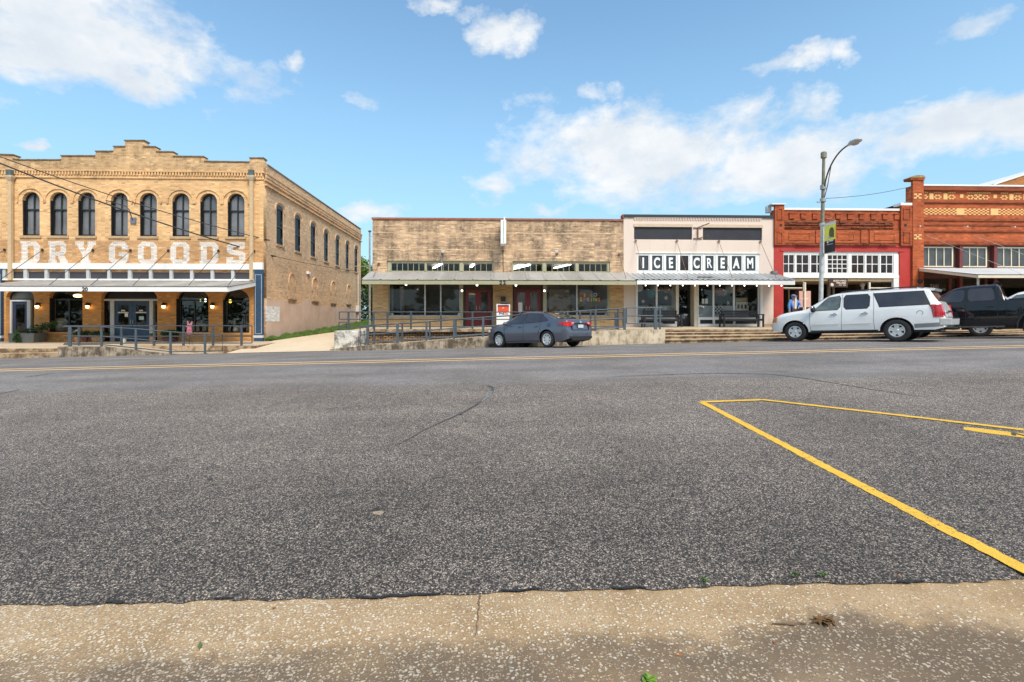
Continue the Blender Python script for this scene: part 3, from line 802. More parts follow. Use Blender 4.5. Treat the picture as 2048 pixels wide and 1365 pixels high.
stepped('pavement_step', RX1+.001, 45, [(22.3, k(-1)), (22.33, stepz(.20)), (22.28, stepz(.20)), (22.28, stepz(.275)), (22.31, stepz(.285)), (22.95, stepz(.29)), (22.95, k(-1))], kerb_m, 16)
stepped('pavement_step', RX1+.001, 45, [(22.96, k(-1)), (22.96, stepz(.45)), (22.92, stepz(.45)), (22.92, stepz(.51)), (22.95, stepz(.52)), (23.55, stepz(.53)), (23.55, k(-1))], walk_m, 16)
stepped('pavement_step', RX1+.001, 45, [(23.56, k(-1)), (23.56, stepz(.69)), (23.52, stepz(.69)), (23.52, stepz(.75)), (23.55, stepz(.76)), (24.199, stepz(.77)), (24.199, k(-1))], walk_m, 16)
# ramps: sloping concrete with a stained front wall
def ramp_obj(name, label, xs, zf, zw, y0, y1, wall_mat, top_mat):
    r = root(name, (xs[0], y0, zf(xs[0])), label, 'ramp')
    wv = []; wf = []
    for X in xs: wv += [(X, y0, G(X, 22.3)-.4), (X, y0, zf(X)), (X, y0+.2, zf(X)), (X, y0+.2, G(X, 22.3)-.4)]
    for i in range(len(xs)-1):
        for j in range(3): wf.append((4*i+j, 4*i+4+j, 4*i+5+j, 4*i+1+j))
    wf += [(3, 2, 1, 0), tuple(4*(len(xs)-1)+j for j in range(4))]
    fw_ = part('front_wall', MB().add(wv, wf), wall_mat, r)
    if xs[-1] > 0:                               # the higher right hand stretch is paler and lichen covered
        fw_.data.materials.append(ramp_pale)
        for p in fw_.data.polygons:
            if p.center.x > 4.0: p.material_index = 1
    tv = []; tf = []
    for X in xs: tv += [(X, y0+.2, zf(X)-.012), (X, y1, zf(X)-.012), (X, y1, zw), (X, y0+.2, zw)]
    for i in range(len(xs)-1):
        for j in range(2): tf.append((4*i+j, 4*i+4+j, 4*i+5+j, 4*i+1+j))
    tf += [(3, 2, 1, 0), tuple(4*(len(xs)-1)+j for j in range(4))]
    part('walking_surface', MB().add(tv, tf), top_mat, r)
    return r
xr = sorted(lin(X_(660, 22.4), RX1, 24))
ramp_obj('wheelchair_ramp', 'long stained concrete wheelchair ramp rising past the parked dark blue sedan', xr, rampZ, -1, 22.36, 23.75, ramp_m, walk_m)
def rampL(X):
    a, b, c_ = X_(116, 22.3), X_(205, 22.3), X_(345, 22.3)
    if X < b: return .45
    if X < c_: return .45+(G(c_, 22.3)+.012-.45)*(X-b)/(c_-b)
    return G(X, 22.3)+.012
ramp_obj('wheelchair_ramp', 'short concrete wheelchair ramp sloping down in front of the dry goods store', lin(xl0, X_(412, 22.3), 20), rampL, -1.2, 22.28, 23.69, ramp_m, walk_m)
# brick plinth showing under the platform edge
pl = MB().box(RXB-.05, RX1-.4, 24.72, 24.88, -.8, 1.028)
tag(part('brick_plinth', pl, brickmat('broken footing brick', (.50, .34, .17), (.34, .16, .08), (.05, .035, .025), stain=(.02, .015, .01), stain_amt=.9, stain_scale=1.6, stain_lo=.46, streak=False, bw=.26, rh=.085, msize=.02)),
    'broken tan brick footing wall under the raised sidewalk of the blond brick shop', 'wall')
blk = MB().box(RX0, RXB, 22.8, 24.9, -.6, 1.12)
tag(part('concrete_block', blk, block_m, bevel=.04), 'whitewashed square concrete pier stained black at the foot of the long ramp', 'concrete block')
tag(part('soil_strip', MB().box(RXB, RX1-.3, 23.76, 24.71, -1.0, .42), plain('dark soil', (.05, .038, .025), .95, var=.4, scale=5)), kind='structure')

# ------------------------------------------------------------------ railings
def railing(label, paths, posts, mat, r=.024):
    """paths: list of polylines; posts: (x,y,z0,z1,half width)"""
    r0 = root('handrail', (posts[0][0], posts[0][1], posts[0][2]), label, 'railing')
    mb = MB()
    for p in paths: mb.tube(p, r, 8)
    part('rail', mb, mat, r0, 60)
    for (x, y, z0, z1, hw) in posts:
        m = MB().box(x-hw, x+hw, y-.035, y+.035, z0, z1)
        part('post', m, mat, r0, bevel=.01)
    return r0
def loop(x0, x1, y, za, zb): return [(x0, y, za), (x1, y, za), (x1, y, zb), (x0, y, zb)]
# left ramp
Y1 = 22.42
px = [140, 203, 272, 341, 410]; tops = [653.5, 654, 658, 664, 669]
X1 = [X_(p, Y1) for p in px]; ZT = [Z_(t, p, Y1) for p, t in zip(px, tops)]
ZB = [rampL(x) for x in X1]
xe = X_(127, Y1); xq = X_(447, Y1)
paths = []
for fr in (1.0, .52, .10):
    zz = [b+(t-b)*fr for b, t in zip(ZB, ZT)]
    paths.append([(xe, Y1, zz[0])]+[(x, Y1, z) for x, z in zip(X1, zz)])
paths.append(loop(X1[-1], X1[-1]+.75, Y1, ZT[-1], ZB[-1]+.12))
railing('sloping blue grey railing along the street side of the short ramp', paths, [(x, Y1, zb-.05, zt+.02, .065 if i == 0 else .04) for i, (x, zb, zt) in enumerate(zip(X1, ZB, ZT))], rail_blue)
Y2 = 23.8
px = [158, 243, 308, 367, 426, 483]; X1 = [X_(p, Y2) for p in px]; zt = Z_(652, 300, Y2); zb = .41
paths = [[(X_(129, Y2), Y2, z), (X_(504, Y2), Y2, z)] for z in (zt, zb+.44, zb+.12)]
paths.append([(X_(504, Y2), Y2, zt), (X_(504, Y2), Y2, zb+.12)])
railing('level dark railing between the short ramp and the dry goods storefront', paths, [(x, Y2, zb-.03, zt+.02, .045) for x in X1], rail_m)
# right ramp, street side and inner side
px = [736, 795, 853, 908, 966, 1022, 1080, 1135, 1191, 1249]; tp = [651, 647.8, 644, 639, 635, 631.5, 627.5, 624, 620.5, 617]
Y1 = 22.52
X1 = [X_(p, Y1) for p in px]; ZT = [Z_(t, p, Y1) for p, t in zip(px, tp)]; ZB = [rampZ(x) for x in X1]
def ramp_rails(Y, extra):
    out = []
    for fr in (1.0, .54, .12):
        out.append([(X1[0]-.35, Y, ZB[0]+(ZT[0]-ZB[0])*fr-.03)]+[(x, Y, b+(t-b)*fr) for x, b, t in zip(X1, ZB, ZT)])
    out.append([(X1[0]-.35, Y, ZT[0]-.03), (X1[0]-.35, Y, ZB[0]+.08)])
    return out
pth = ramp_rails(Y1, 0)
xf = [X_(p, Y1) for p in (1253, 1311, 1320)]; ztf = Z_(616, 1290, Y1)
pth += [[(xf[0], Y1, z), (xf[2]+.12, Y1, z)] for z in (ztf, ztf-.36, ztf-.71)]
pth.append([(xf[0]-.0, Y1, ztf), (xf[0], Y1, ztf-.71)])
railing('blue grey railing climbing the street side of the long ramp behind the sedan', pth,
        [(x, Y1, b-.02, t+.02, .06 if i in (1, 5, 9) else .045) for i, (x, b, t) in enumerate(zip(X1, ZB, ZT))]+[(xf[1], Y1, 1.16, ztf+.02, .075), (xf[2], Y1, 1.16, ztf-.02, .04)], rail_blue)
Y3 = 23.68
railing('blue grey railing climbing the inner side of the long ramp', ramp_rails(Y3, 0), [(x, Y3, b-.02, t+.02, .04) for x, b, t in zip(X1, ZB, ZT)], rail_m)
Y4 = 24.66
px = [697, 747, 775, 822, 882, 945, 985, 1040, 1100, 1160, 1232]
X4 = [X_(p, Y4) for p in px]; ztu = Z_(624.5, 850, Y4); zbu = 1.16
pth = [[(X_(679, Y4), Y4, z), (X4[-1]+.35, Y4, z)] for z in (ztu, ztu-.36, ztu-.72)]
pth += [[(X_(679, Y4), Y4, ztu), (X_(679, Y4), Y4, ztu-.36)], [(X4[-1]+.35, Y4, ztu), (X4[-1]+.35, Y4, ztu-.72)], loop(X_(678, Y4-.1), X_(693, Y4-.1), Y4-.1, ztu-.5, ztu-.82)+[(X_(678, Y4-.1), Y4-.1, ztu-.5)]]
railing('level dark railing along the raised sidewalk edge of the blond brick shop', pth, [(x, Y4, 1.10, ztu+.01, .07 if i == 10 else .045) for i, x in enumerate(X4)], rail_m)

# ------------------------------------------------------------------ vegetation
def leaves(cs, n, size, seed, spread=1.0, flat=.8):
    rnd = random.Random(seed); mb = MB()
    for i in range(n):
        c, r = cs[rnd.randrange(len(cs))]
        d = Vector((rnd.gauss(0, 1), rnd.gauss(0, 1), rnd.gauss(0, 1))).normalized()
        p = Vector(c)+Vector((d.x*r[0], d.y*r[1], d.z*r[2]))*(rnd.random()**.45)*spread
        a = Vector((rnd.gauss(0, 1), rnd.gauss(0, 1), rnd.gauss(0, .6))).normalized(); b = a.cross(Vector((rnd.gauss(0, 1), rnd.gauss(0, 1), rnd.gauss(0, 1)))).normalized()
        s = size*(.6+.8*rnd.random())
        mb.add([p-a*s, p+b*s*.45, p+a*s, p-b*s*.45], [(0, 1, 2, 3)])
    me = bpy.data.meshes.new('leaves'); me.from_pydata(mb.v, [], mb.f); me.update()
    return me
def tree(x, y, z, h, cr, label, seed, mat):
    t = root('tree', (x, y, z), label, 'tree', 'trees behind the alley')
    rnd = random.Random(seed)
    tips = [Vector((x+rnd.uniform(-1, 1)*cr*.7, y+rnd.uniform(-1, 1)*cr*.7, z+h*rnd.uniform(.55, .92))) for _ in range(9)]
    mb = MB(); fork = Vector((x+.1, y, z+h*.36))
    mb.tube([(x, y, z-.3), (x+.05, y, z+h*.2), fork], [.26, .2, .17], 8)
    for p in tips: mb.tube([fork, fork.lerp(p, .5)+Vector((0, 0, .2)), p], [.10, .06, .025], 6)
    part('trunk', mb, bark_m, t, 60)
    link('crown', leaves([(tuple(p), (cr*.42, cr*.42, cr*.36)) for p in tips]+[((x, y, z+h*.62), (cr*.6, cr*.6, h*.22))], 5200, .15, seed), mat, t)
    return t
tree(-12.4, 50, 1.3, 6.6, 2.6, 'tall bright green tree behind the far end of the alley', 3, leaf_l)
tree(-10.4, 53, 1.4, 5.8, 2.4, 'lower mid green tree beside the bright green one behind the alley', 5, leaf_m)
hm = leaves([((-13.4+(i % 10)*.8, 49+(i % 3)*.5, 2.0+1.9*(i//10)), (.9, .8, 1.3)) for i in range(20)], 11000, .14, 11)
tag(link('undergrowth', hm, leaf_d), kind='stuff')
# grass along the foot of the side wall and at the back of the alley
def grass(name, n, fn, h, seed):
    rnd = random.Random(seed); vs = []; fs = []
    for i in range(n):
        X, Y = fn(rnd); z = alleyZ(X, Y); a = rnd.uniform(0, pi); s = .012+.012*rnd.random(); hh = h*(.25+.8*rnd.random())*(.55+.9*abs(sin(X*2.3+1.7*sin(Y*1.1))*cos(Y*1.9+X)))
        lx_, ly_ = rnd.gauss(0, .06), rnd.gauss(0, .06); o = len(vs)
        vs += [(X-s*cos(a), Y-s*sin(a), z-.02), (X+s*cos(a), Y+s*sin(a), z-.02), (X+lx_, Y+ly_, z+hh)]
        fs.append((o, o+1, o+2))
    me = bpy.data.meshes.new(name); me.from_pydata(vs, [], fs); me.update()
    return tag(link(name, me, grass_m), kind='stuff')
def gfn(r):
    Y = 27.2+20*r.random()**1.3
    wd = min(.5+(Y-27)*.16, 2.6)
    return (XW+.02+wd*r.random()**1.4, Y)
grass('grass', 42000, gfn, .20, 21)
grass('grass', 16000, lambda r: (XW+5.6*r.random(), 40+8*r.random()), .25, 22)
lv = []; lf = []; LY = [27.1, 28, 29.5, 31, 33, 35, 37, 40, 40.5, 44, 50]
for Y in LY:
    wd = min(.45+(Y-27)*.16, 2.5) if Y < 40.2 else 5.6
    lv += [(XW+wd*u_, Y, alleyZ(XW+wd*u_, Y)+.008) for u_ in (0, .33, .67, 1)]
for i in range(len(LY)-1):
    for j in range(3): lf.append((4*i+j, 4*i+j+1, 4*i+5+j, 4*i+4+j))
tag(part('lawn_soil', MB().add(lv, lf), plain('mossy soil', (.075, .10, .03), .9, var=.4, scale=4)), kind='structure')

# trees of the square behind the camera, seen only as reflections in the shop glass and car paint
rt = random.Random(77)
cl = []
for i in range(30):
    x = -120+i*8.6+rt.uniform(-2, 2); y = rt.uniform(-34, -24); h = rt.uniform(8, 14.5)
    if i in (12, 17): continue
    cl += [((x+rt.uniform(-2, 2), y+rt.uniform(-1.5, 1.5), h*rt.uniform(.45, .9)), (2.4, 2.2, 1.9)) for _ in range(5)]
tag(link('treeline', leaves(cl+[((-125+q*5, -37, 2.6), (3.2, 1.2, 2.4)) for q in range(54)], 21000, .6, 78), leaf_d), kind='stuff')
# ------------------------------------------------------------------ shared building pieces
YF = 27.0
fx = lambda px: X_(px, YF)
fz = lambda py, px: Z_(py, px, YF)
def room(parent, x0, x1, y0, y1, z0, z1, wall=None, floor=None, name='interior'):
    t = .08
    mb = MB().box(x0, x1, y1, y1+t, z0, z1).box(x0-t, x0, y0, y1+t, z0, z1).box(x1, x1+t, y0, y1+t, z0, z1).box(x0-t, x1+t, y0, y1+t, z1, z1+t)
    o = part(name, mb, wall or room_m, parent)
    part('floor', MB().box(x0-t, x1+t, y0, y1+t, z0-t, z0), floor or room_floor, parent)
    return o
def framed(parent, name, x0, x1, z0, z1, y, fw, mats, cols=1, rows=1, dep=.07, mw=.03, pane=None, pd=.03):
    """rectangular window: frame with bars, and one mesh of panes"""
    mb = MB()
    mb.box(x0, x1, y, y+dep, z0, z0+fw).box(x0, x1, y, y+dep, z1-fw, z1).box(x0, x0+fw, y, y+dep, z0+fw, z1-fw).box(x1-fw, x1, y, y+dep, z0+fw, z1-fw)
    for i in range(1, cols):
        xx = x0+fw+(x1-x0-2*fw)*i/cols; mb.box(xx-mw/2, xx+mw/2, y+.01, y+dep-.01, z0+fw, z1-fw)
    for j in range(1, rows):
        zz = z0+fw+(z1-z0-2*fw)*j/rows; mb.box(x0+fw, x1-fw, y+.012, y+dep-.012, zz-mw/2, zz+mw/2)
    f = part(name, mb, mats, parent)
    g = MB().add([(x0+fw*.5, y+pd, z0+fw*.5), (x1-fw*.5, y+pd, z0+fw*.5), (x1-fw*.5, y+pd, z1-fw*.5), (x0+fw*.5, y+pd, z1-fw*.5)], [(0, 1, 2, 3)])
    part('pane', g, pane or shop_glass, f)
    return f
def awning(parent, x0, x1, yf, zw, zt, zb, sheet, fascia, xw1=None, ribs=.30, amp=.012, ov=0.0, soffit=None, yw=YF, x0w=None):
    """pent roof of ribbed sheet over a timber frame"""
    xw1 = x1 if xw1 is None else xw1; x0w = x0 if x0w is None else x0w
    vs = []; fs = []
    xs = []
    n = int((x1-x0)/ribs)
    for i in range(n+1):
        c = x0+(x1-x0)*i/n
        for d, hgt in ((-.06, 0), (-.03, amp*2), (.03, amp*2), (.06, 0)):
            xs.append((c+d, hgt))
    xs = sorted(xs)
    for xx, hh in xs:
        tt = (xx-x0)/(x1-x0)
        for s_ in (0, .5, 1):
            sag = -.015*sin(pi*s_)*(1+.6*sin(xx*2.1))
            vs.append((xx, yf-ov-.03+(yw-.002-yf+ov+.03)*s_, zt+(zw-zt)*s_+hh+sag+.02))
    for i in range(len(xs)-1):
        for j in range(2): fs.append((3*i+j, 3*i+3+j, 3*i+4+j, 3*i+1+j))
    me = bpy.data.meshes.new('sheet'); me.from_pydata(vs, [], fs); me.update()
    aw = part('awning', MB().box(x0, x1, yf, yf+.06, zb, zt-.005), fascia, parent)
    link('roof_sheet', me, sheet, aw)
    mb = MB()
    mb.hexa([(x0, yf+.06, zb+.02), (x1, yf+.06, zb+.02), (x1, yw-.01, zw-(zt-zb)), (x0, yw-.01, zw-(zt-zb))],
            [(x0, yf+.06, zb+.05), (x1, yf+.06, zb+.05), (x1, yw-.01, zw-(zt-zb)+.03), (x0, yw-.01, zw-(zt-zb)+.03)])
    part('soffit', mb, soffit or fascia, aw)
    sd = MB()
    for xx, sg in ((x0, -1), (x1, 1)):
        sd.hexa([(xx-.03, yf+.061, zb), (xx+.03, yf+.061, zb), (xx+.03, yw-.011, zw-(zt-zb)), (xx-.03, yw-.011, zw-(zt-zb))],
                [(xx-.03, yf+.061, zt-.005), (xx+.03, yf+.061, zt-.005), (xx+.03, yw-.011, zw-.005), (xx-.03, yw-.011, zw-.005)])
    part('end_board', sd, fascia, aw)
    return aw
def tie_rods(aw, xs, za, yf, zf, dx=0.0, mat=None, y0=YF):
    for xx in xs:
        mb = MB().tube([(xx, y0-.04, za), (xx+dx, yf+.25, zf)], .013, 6)
        mb.lathe([(0, -.05), (.07, -.04), (.055, -.0), (0, .01)], (xx, y0-.03, za), 'y', 10)
        part('tie_rod', mb, mat or black_s, aw)

# ------------------------------------------------------------------ dry goods store
dg = root('dry_goods_store', (fx(270), YF, .49), 'two storey tan brick store with white DRY GOODS lettering and round arched black windows', 'building')
XL = fx(-14); XR = XW
Zp = lambda py: fz(py, 300)
sil = [(-14, 309.5), (27, 311), (28, 319), (38, 321), (122, 321), (123, 313), (190, 313), (192, 304), (226, 304), (228, 294.5), (250, 294.5), (250, 282.5), (289, 282.5), (289, 294.5), (311, 295), (314, 304.5), (346, 305), (348, 314), (407, 314.5), (410, 324), (499, 325.5), (500, 317.5), (527, 317.5)]
silp = [(fx(p) if p != 527 else XR, fz(q, p)) for p, q in sil]
zbelt = fz(355, 300)
wc = [62, 117, 173, 238.5, 296.5, 361.5, 417, 472]
zsill = fz(473, 300); zspr = fz(402.5, 300); hw = (fx(313.6)-fx(279.4))/2
upper_holes = [arch(fx(c)-hw, fx(c)+hw, zsill, zspr) for c in wc]
zlow = fz(560, 300)
xst = fz(541, 300)
part('parapet', wallY('parapet', [(XL, zbelt), (XR, zbelt)]+list(reversed(silp)), [], YF-.012, .36), tan_parapet, dg)
zband0, zband1 = fz(528, 300), fz(482, 300)
part('wall', wallY('wall', [(XL, zband1), (XR, zband1), (XR, zbelt-.001), (XL, zbelt-.001)], [], YF+.001, .3) if False else wallY('wall', rect(XL, XR, zband1, zbelt-.001), [[(x, max(z, zband1+.002)) for x, z in h] for h in upper_holes], YF, .34), tan_front, dg)
sign_brick = brickmat('orange painted brick band', (.63, .375, .185), (.54, .29, .125), (.50, .30, .155), bleach=(.70, .47, .26), stain=(.36, .17, .07), stain_amt=.5, row=.4)
part('sign_band', wallY('sign_band', rect(XL, XR, fz(545, 300), zband1-.001), [], YF-.004, .34), sign_brick, dg)
# coping, dentil belt and string course
cop = MB()
for (a, b) in zip(silp[:-1], silp[1:]):
    if abs(a[0]-b[0]) > .12: cop.hexa([(a[0]-.03, YF-.06, a[1]), (b[0]+.03, YF-.06, b[1]), (b[0]+.03, YF+.40, b[1]), (a[0]-.03, YF+.40, a[1])],
                                      [(a[0]-.03, YF-.06, a[1]+.05), (b[0]+.03, YF-.06, b[1]+.05), (b[0]+.03, YF+.40, b[1]+.05), (a[0]-.03, YF+.40, a[1]+.05)])
part('coping', cop, plain('dark weathered coping brick', (.20, .135, .07), .9, var=.45, scale=6), dg)
belt = MB()
zd0, zd1 = fz(352, 300), fz(345, 300)
belt.box(XL, XR+.10, YF-.10, YF-.013, zd1, zd1+.075)
belt.box(XL, XR+.06, YF-.06, YF-.013, zd0-.16, zd0-.085)
belt.box(XL, XR+.03, YF-.03, YF-.013, zd0-.08, zd0)
n = int((XR-XL)/.152)
for i in range(n):
    xx = XL+.03+i*(XR-XL)/n; belt.box(xx, xx+.085, YF-.085, YF-.013, zd0, zd1)
part('dentil_belt', belt, tan_front, dg)
# round arched windows with hood moulds
for c in wc:
    xc = fx(c)
    x0, x1 = xc-hw, xc+hw
    fr = filled('window', arch(x0+.004, x1-.004, zsill+.004, zspr, hw-.004), [arch(x0+.085, xc-.028, zsill+.11, zspr-.72, .001), arch(xc+.028, x1-.085, zsill+.11, zspr-.72, .001)] if False else [
        rect(x0+.085, xc-.028, zsill+.10, zspr-.50), rect(xc+.028, x1-.085, zsill+.10, zspr-.50),
        [(x0+.085, zspr-.43), (xc-.028, zspr-.43)]+[(xc+(hw-.085)*cos(a), zspr+(hw-.085)*sin(a)) for a in [pi/2+.075+(pi/2-.075)*k/6 for k in range(7)]],
        [(xc+.028, zspr-.43), (x1-.085, zspr-.43)]+[(xc+(hw-.085)*cos(a), zspr+(hw-.085)*sin(a)) for a in [(pi/2-.075)*k/6 for k in range(7)]]], .09)
    fr.transform(Matrix(((1, 0, 0, 0), (0, 0, -1, YF+.22), (0, 1, 0, 0), (0, 0, 0, 1))))
    wn_ = part('window', fr, black_p, dg)
    g = filled('pane', arch(x0+.04, x1-.04, zsill+.05, zspr, hw-.04), [], .004)
    g.transform(Matrix(((1, 0, 0, 0), (0, 0, -1, YF+.24), (0, 1, 0, 0), (0, 0, 0, 1))))
    part('pane', g, pane_up, wn_)
    part('jamb', MB().box(x0+.001, x0+.03, YF+.03, YF+.17, zsill+.004, zspr), black_p, wn_)
    part('sill', MB().box(x0-.10, x1+.10, YF-.07, YF+.06, zsill-.13, zsill-.005), sill_p, wn_)
    R = hw*1.62
    hm_ = filled('hood', [(xc+R*cos(pi*k/18), zspr+R*.93*sin(pi*k/18)) for k in range(19)]+[(xc-R, zspr-.14), (xc-R+.075, zspr-.14)]+[(xc+(R-.075)*cos(pi-pi*k/18), zspr+(R*.93-.075)*sin(pi-pi*k/18)) for k in range(19)]+[(xc+R-.075, zspr-.14), (xc+R, zspr-.14)], [], .05)
    hm_.transform(Matrix(((1, 0, 0, 0), (0, 0, -1, YF-.0255), (0, 1, 0, 0), (0, 0, 0, 1))))
    part('hood_mould', hm_, tan_front, wn_)
# painted slab serif letters
def glyph(ch, wd, h):
    s = .30*wd; b = .20*h; q = .2*wd; e = .12*h
    if ch == 'D': return [(0, 0), (wd-q, 0), (wd, e*1.6), (wd, h-e*1.6), (wd-q, h), (0, h), (0, h-b*.8), (.06*wd, h-b*.8), (.06*wd, b*.8), (0, b*.8)], [[(.38*wd, b), (wd-s-.06*wd, b), (wd-s, b+.08*h), (wd-s, h-b-.08*h), (wd-s-.06*wd, h-b), (.38*wd, h-b)]]
    if ch == 'O': return [(q, 0), (wd-q, 0), (wd, e*1.6), (wd, h-e*1.6), (wd-q, h), (q, h), (0, h-e*1.6), (0, e*1.6)], [[(s+.05*wd, b), (wd-s-.05*wd, b), (wd-s, b+.07*h), (wd-s, h-b-.07*h), (wd-s-.05*wd, h-b), (s+.05*wd, h-b), (s, h-b-.07*h), (s, b+.07*h)]]
    if ch == 'R': return [(0, 0), (.46*wd, 0), (.46*wd, b*.8), (.38*wd, b*.8), (.38*wd, .36*h), (.5*wd, .36*h), (.66*wd, 0), (wd*1.05, 0), (wd*1.05, b*.8), (.98*wd, b*.8), (.84*wd, .40*h), (.96*wd, .50*h), (.96*wd, h-e), (.8*wd, h), (0, h), (0, h-b*.8), (.06*wd, h-b*.8), (.06*wd, b*.8), (0, b*.8)], [[(.38*wd, .54*h), (.60*wd, .54*h), (.66*wd, .60*h), (.66*wd, h-b-.05*h), (.60*wd, h-b), (.38*wd, h-b)]]
    if ch == 'Y': return [(.26*wd, 0), (.76*wd, 0), (.76*wd, b*.8), (.66*wd, b*.8), (.66*wd, .38*h), (.92*wd, h-b*.8), (1.03*wd, h-b*.8), (1.03*wd, h), (.60*wd, h), (.60*wd, h-b*.8), (.64*wd, h-b*.8), (.5*wd, .56*h), (.37*wd, h-b*.8), (.42*wd, h-b*.8), (.42*wd, h), (-.03*wd, h), (-.03*wd, h-b*.8), (.08*wd, h-b*.8), (.35*wd, .38*h), (.35*wd, b*.8), (.26*wd, b*.8)], []
    if ch == 'G': return [(q, 0), (wd-q, 0), (wd, e*1.6), (wd, .52*h), (.50*wd, .52*h), (.50*wd, .36*h), (.68*wd, .36*h), (.68*wd, b+.04*h), (.62*wd, b), (.38*wd, b), (.32*wd, b+.06*h), (.32*wd, h-b-.06*h), (.38*wd, h-b), (.62*wd, h-b), (.68*wd, h-b-.06*h), (.68*wd, .64*h), (wd, .64*h), (wd, h-e*1.6), (wd-q, h), (q, h), (0, h-e*1.6), (0, e*1.6)], []
    if ch == 'S': return [(0, 0), (wd-q, 0), (wd, e*1.6), (wd, .46*h), (.84*wd, .58*h), (.36*wd, .64*h), (.36*wd, h-b-.02*h), (.64*wd, h-b-.02*h), (.66*wd, .70*h), (wd*.96, .70*h), (wd*.96, h), (q, h), (.02*wd, h-e*1.6), (.02*wd, .58*h), (.18*wd, .46*h), (.66*wd, .38*h), (.66*wd, b), (.36*wd, b), (.34*wd, .32*h), (0, .32*h)], []
lz0, lz1 = fz(528.5, 270), fz(484, 270)
letter_m = brickmat('white painted brick letters', (.80, .74, .685), (.755, .69, .63), (.60, .49, .40), stain=(.52, .35, .22), stain_amt=.55, stain_scale=3.0, stain_lo=.49, msize=.012)
for ch, a, b in [('D', 41, 80), ('R', 97, 134), ('Y', 151.5, 191), ('G', 218, 257), ('O', 276, 314), ('O', 341, 379), ('D', 399.5, 437), ('S', 453, 491)]:
    xa, xb = fx(a), fx(b); ol, hs = glyph(ch, xb-xa, lz1-lz0)
    me = filled('letter', ol, hs, .006)
    me.transform(Matrix(((1, 0, 0, xa), (0, 0, -1, YF-.008), (0, 1, 0, lz0), (0, 0, 0, 1))))
    part('letter', me, letter_m, dg)
# white fascia and transom band
tz0, tz1, tz2, tz3 = fz(562, 300), fz(558.5, 300), fz(539.5, 300), fz(528, 300)
TB = part('transom', MB().box(XL, fx(513), YF-.14, YF+.1, tz2, tz3).box(XL, fx(513), YF-.10, YF+.1, tz0, tz1).box(fx(508), XR+.02, YF-.17, YF-.005, fz(540, 515), fz(526, 515)), white_p, dg)
mu = MB(); pn = MB()
pits = [-32+41.72*i for i in range(14)]
edges = [(14, 50), (57, 92), (98, 133), (139, 175), (181, 217), (222.5, 258), (265, 300), (306, 341), (347, 382), (388, 423), (429, 464), (470, 505)]
for i, (a, b) in enumerate(edges):
    pn.box(fx(a), fx(b), YF+.02, YF+.06, tz1, tz2)
    nx = edges[i+1][0] if i+1 < len(edges) else 512
    mu.box(fx(b), fx(nx), YF-.09, YF+.09, tz1, tz2)
mu.box(fx(-14), fx(14), YF-.09, YF+.09, tz1, tz2)
part_each('mullion', mu, grey_p, TB); part_each('transom_panel', pn, panel_gry, TB)
# storefront arches below the awning
zb0 = .49
oh = [(12, 68, .49, 597, 1), (98.5, 165, fz(664.5, 130), 597, 0), (202.5, 314.5, .49, 598, 1), (352, 417, fz(665, 385), 598.5, 0), (445.5, 498.5, fz(666, 470), 600, 0)]
holes = []
for (a, b, zz, sp, dr) in oh:
    zs = fz(sp, (a+b)/2); rise = .56 if b-a < 100 else .78
    holes.append(arch(fx(a), fx(b), (zb0-.19 if dr else zz), zs, rise, 14))
sfw = wallY('storefront_wall', rect(XL, fx(510.5), zb0-.2, tz0-.002), holes, YF-.001, .36)
part('storefront_wall', sfw, orange_pier, dg)
part_each('stall_riser_sill', MB().box(fx(94), fx(169), YF-.05, YF-.002, fz(668, 130), fz(664.5, 130)).box(fx(348), fx(421), YF-.05, YF-.002, fz(669, 385), fz(665, 385)).box(fx(442), fx(502), YF-.05, YF-.002, fz(670, 470), fz(666, 470)), plain('orange sill', (.60, .30, .10), .7, var=.1), dg)
room(dg, XL+.3, XR-.4, YF+.40, YF+4.2, .505, 3.6)
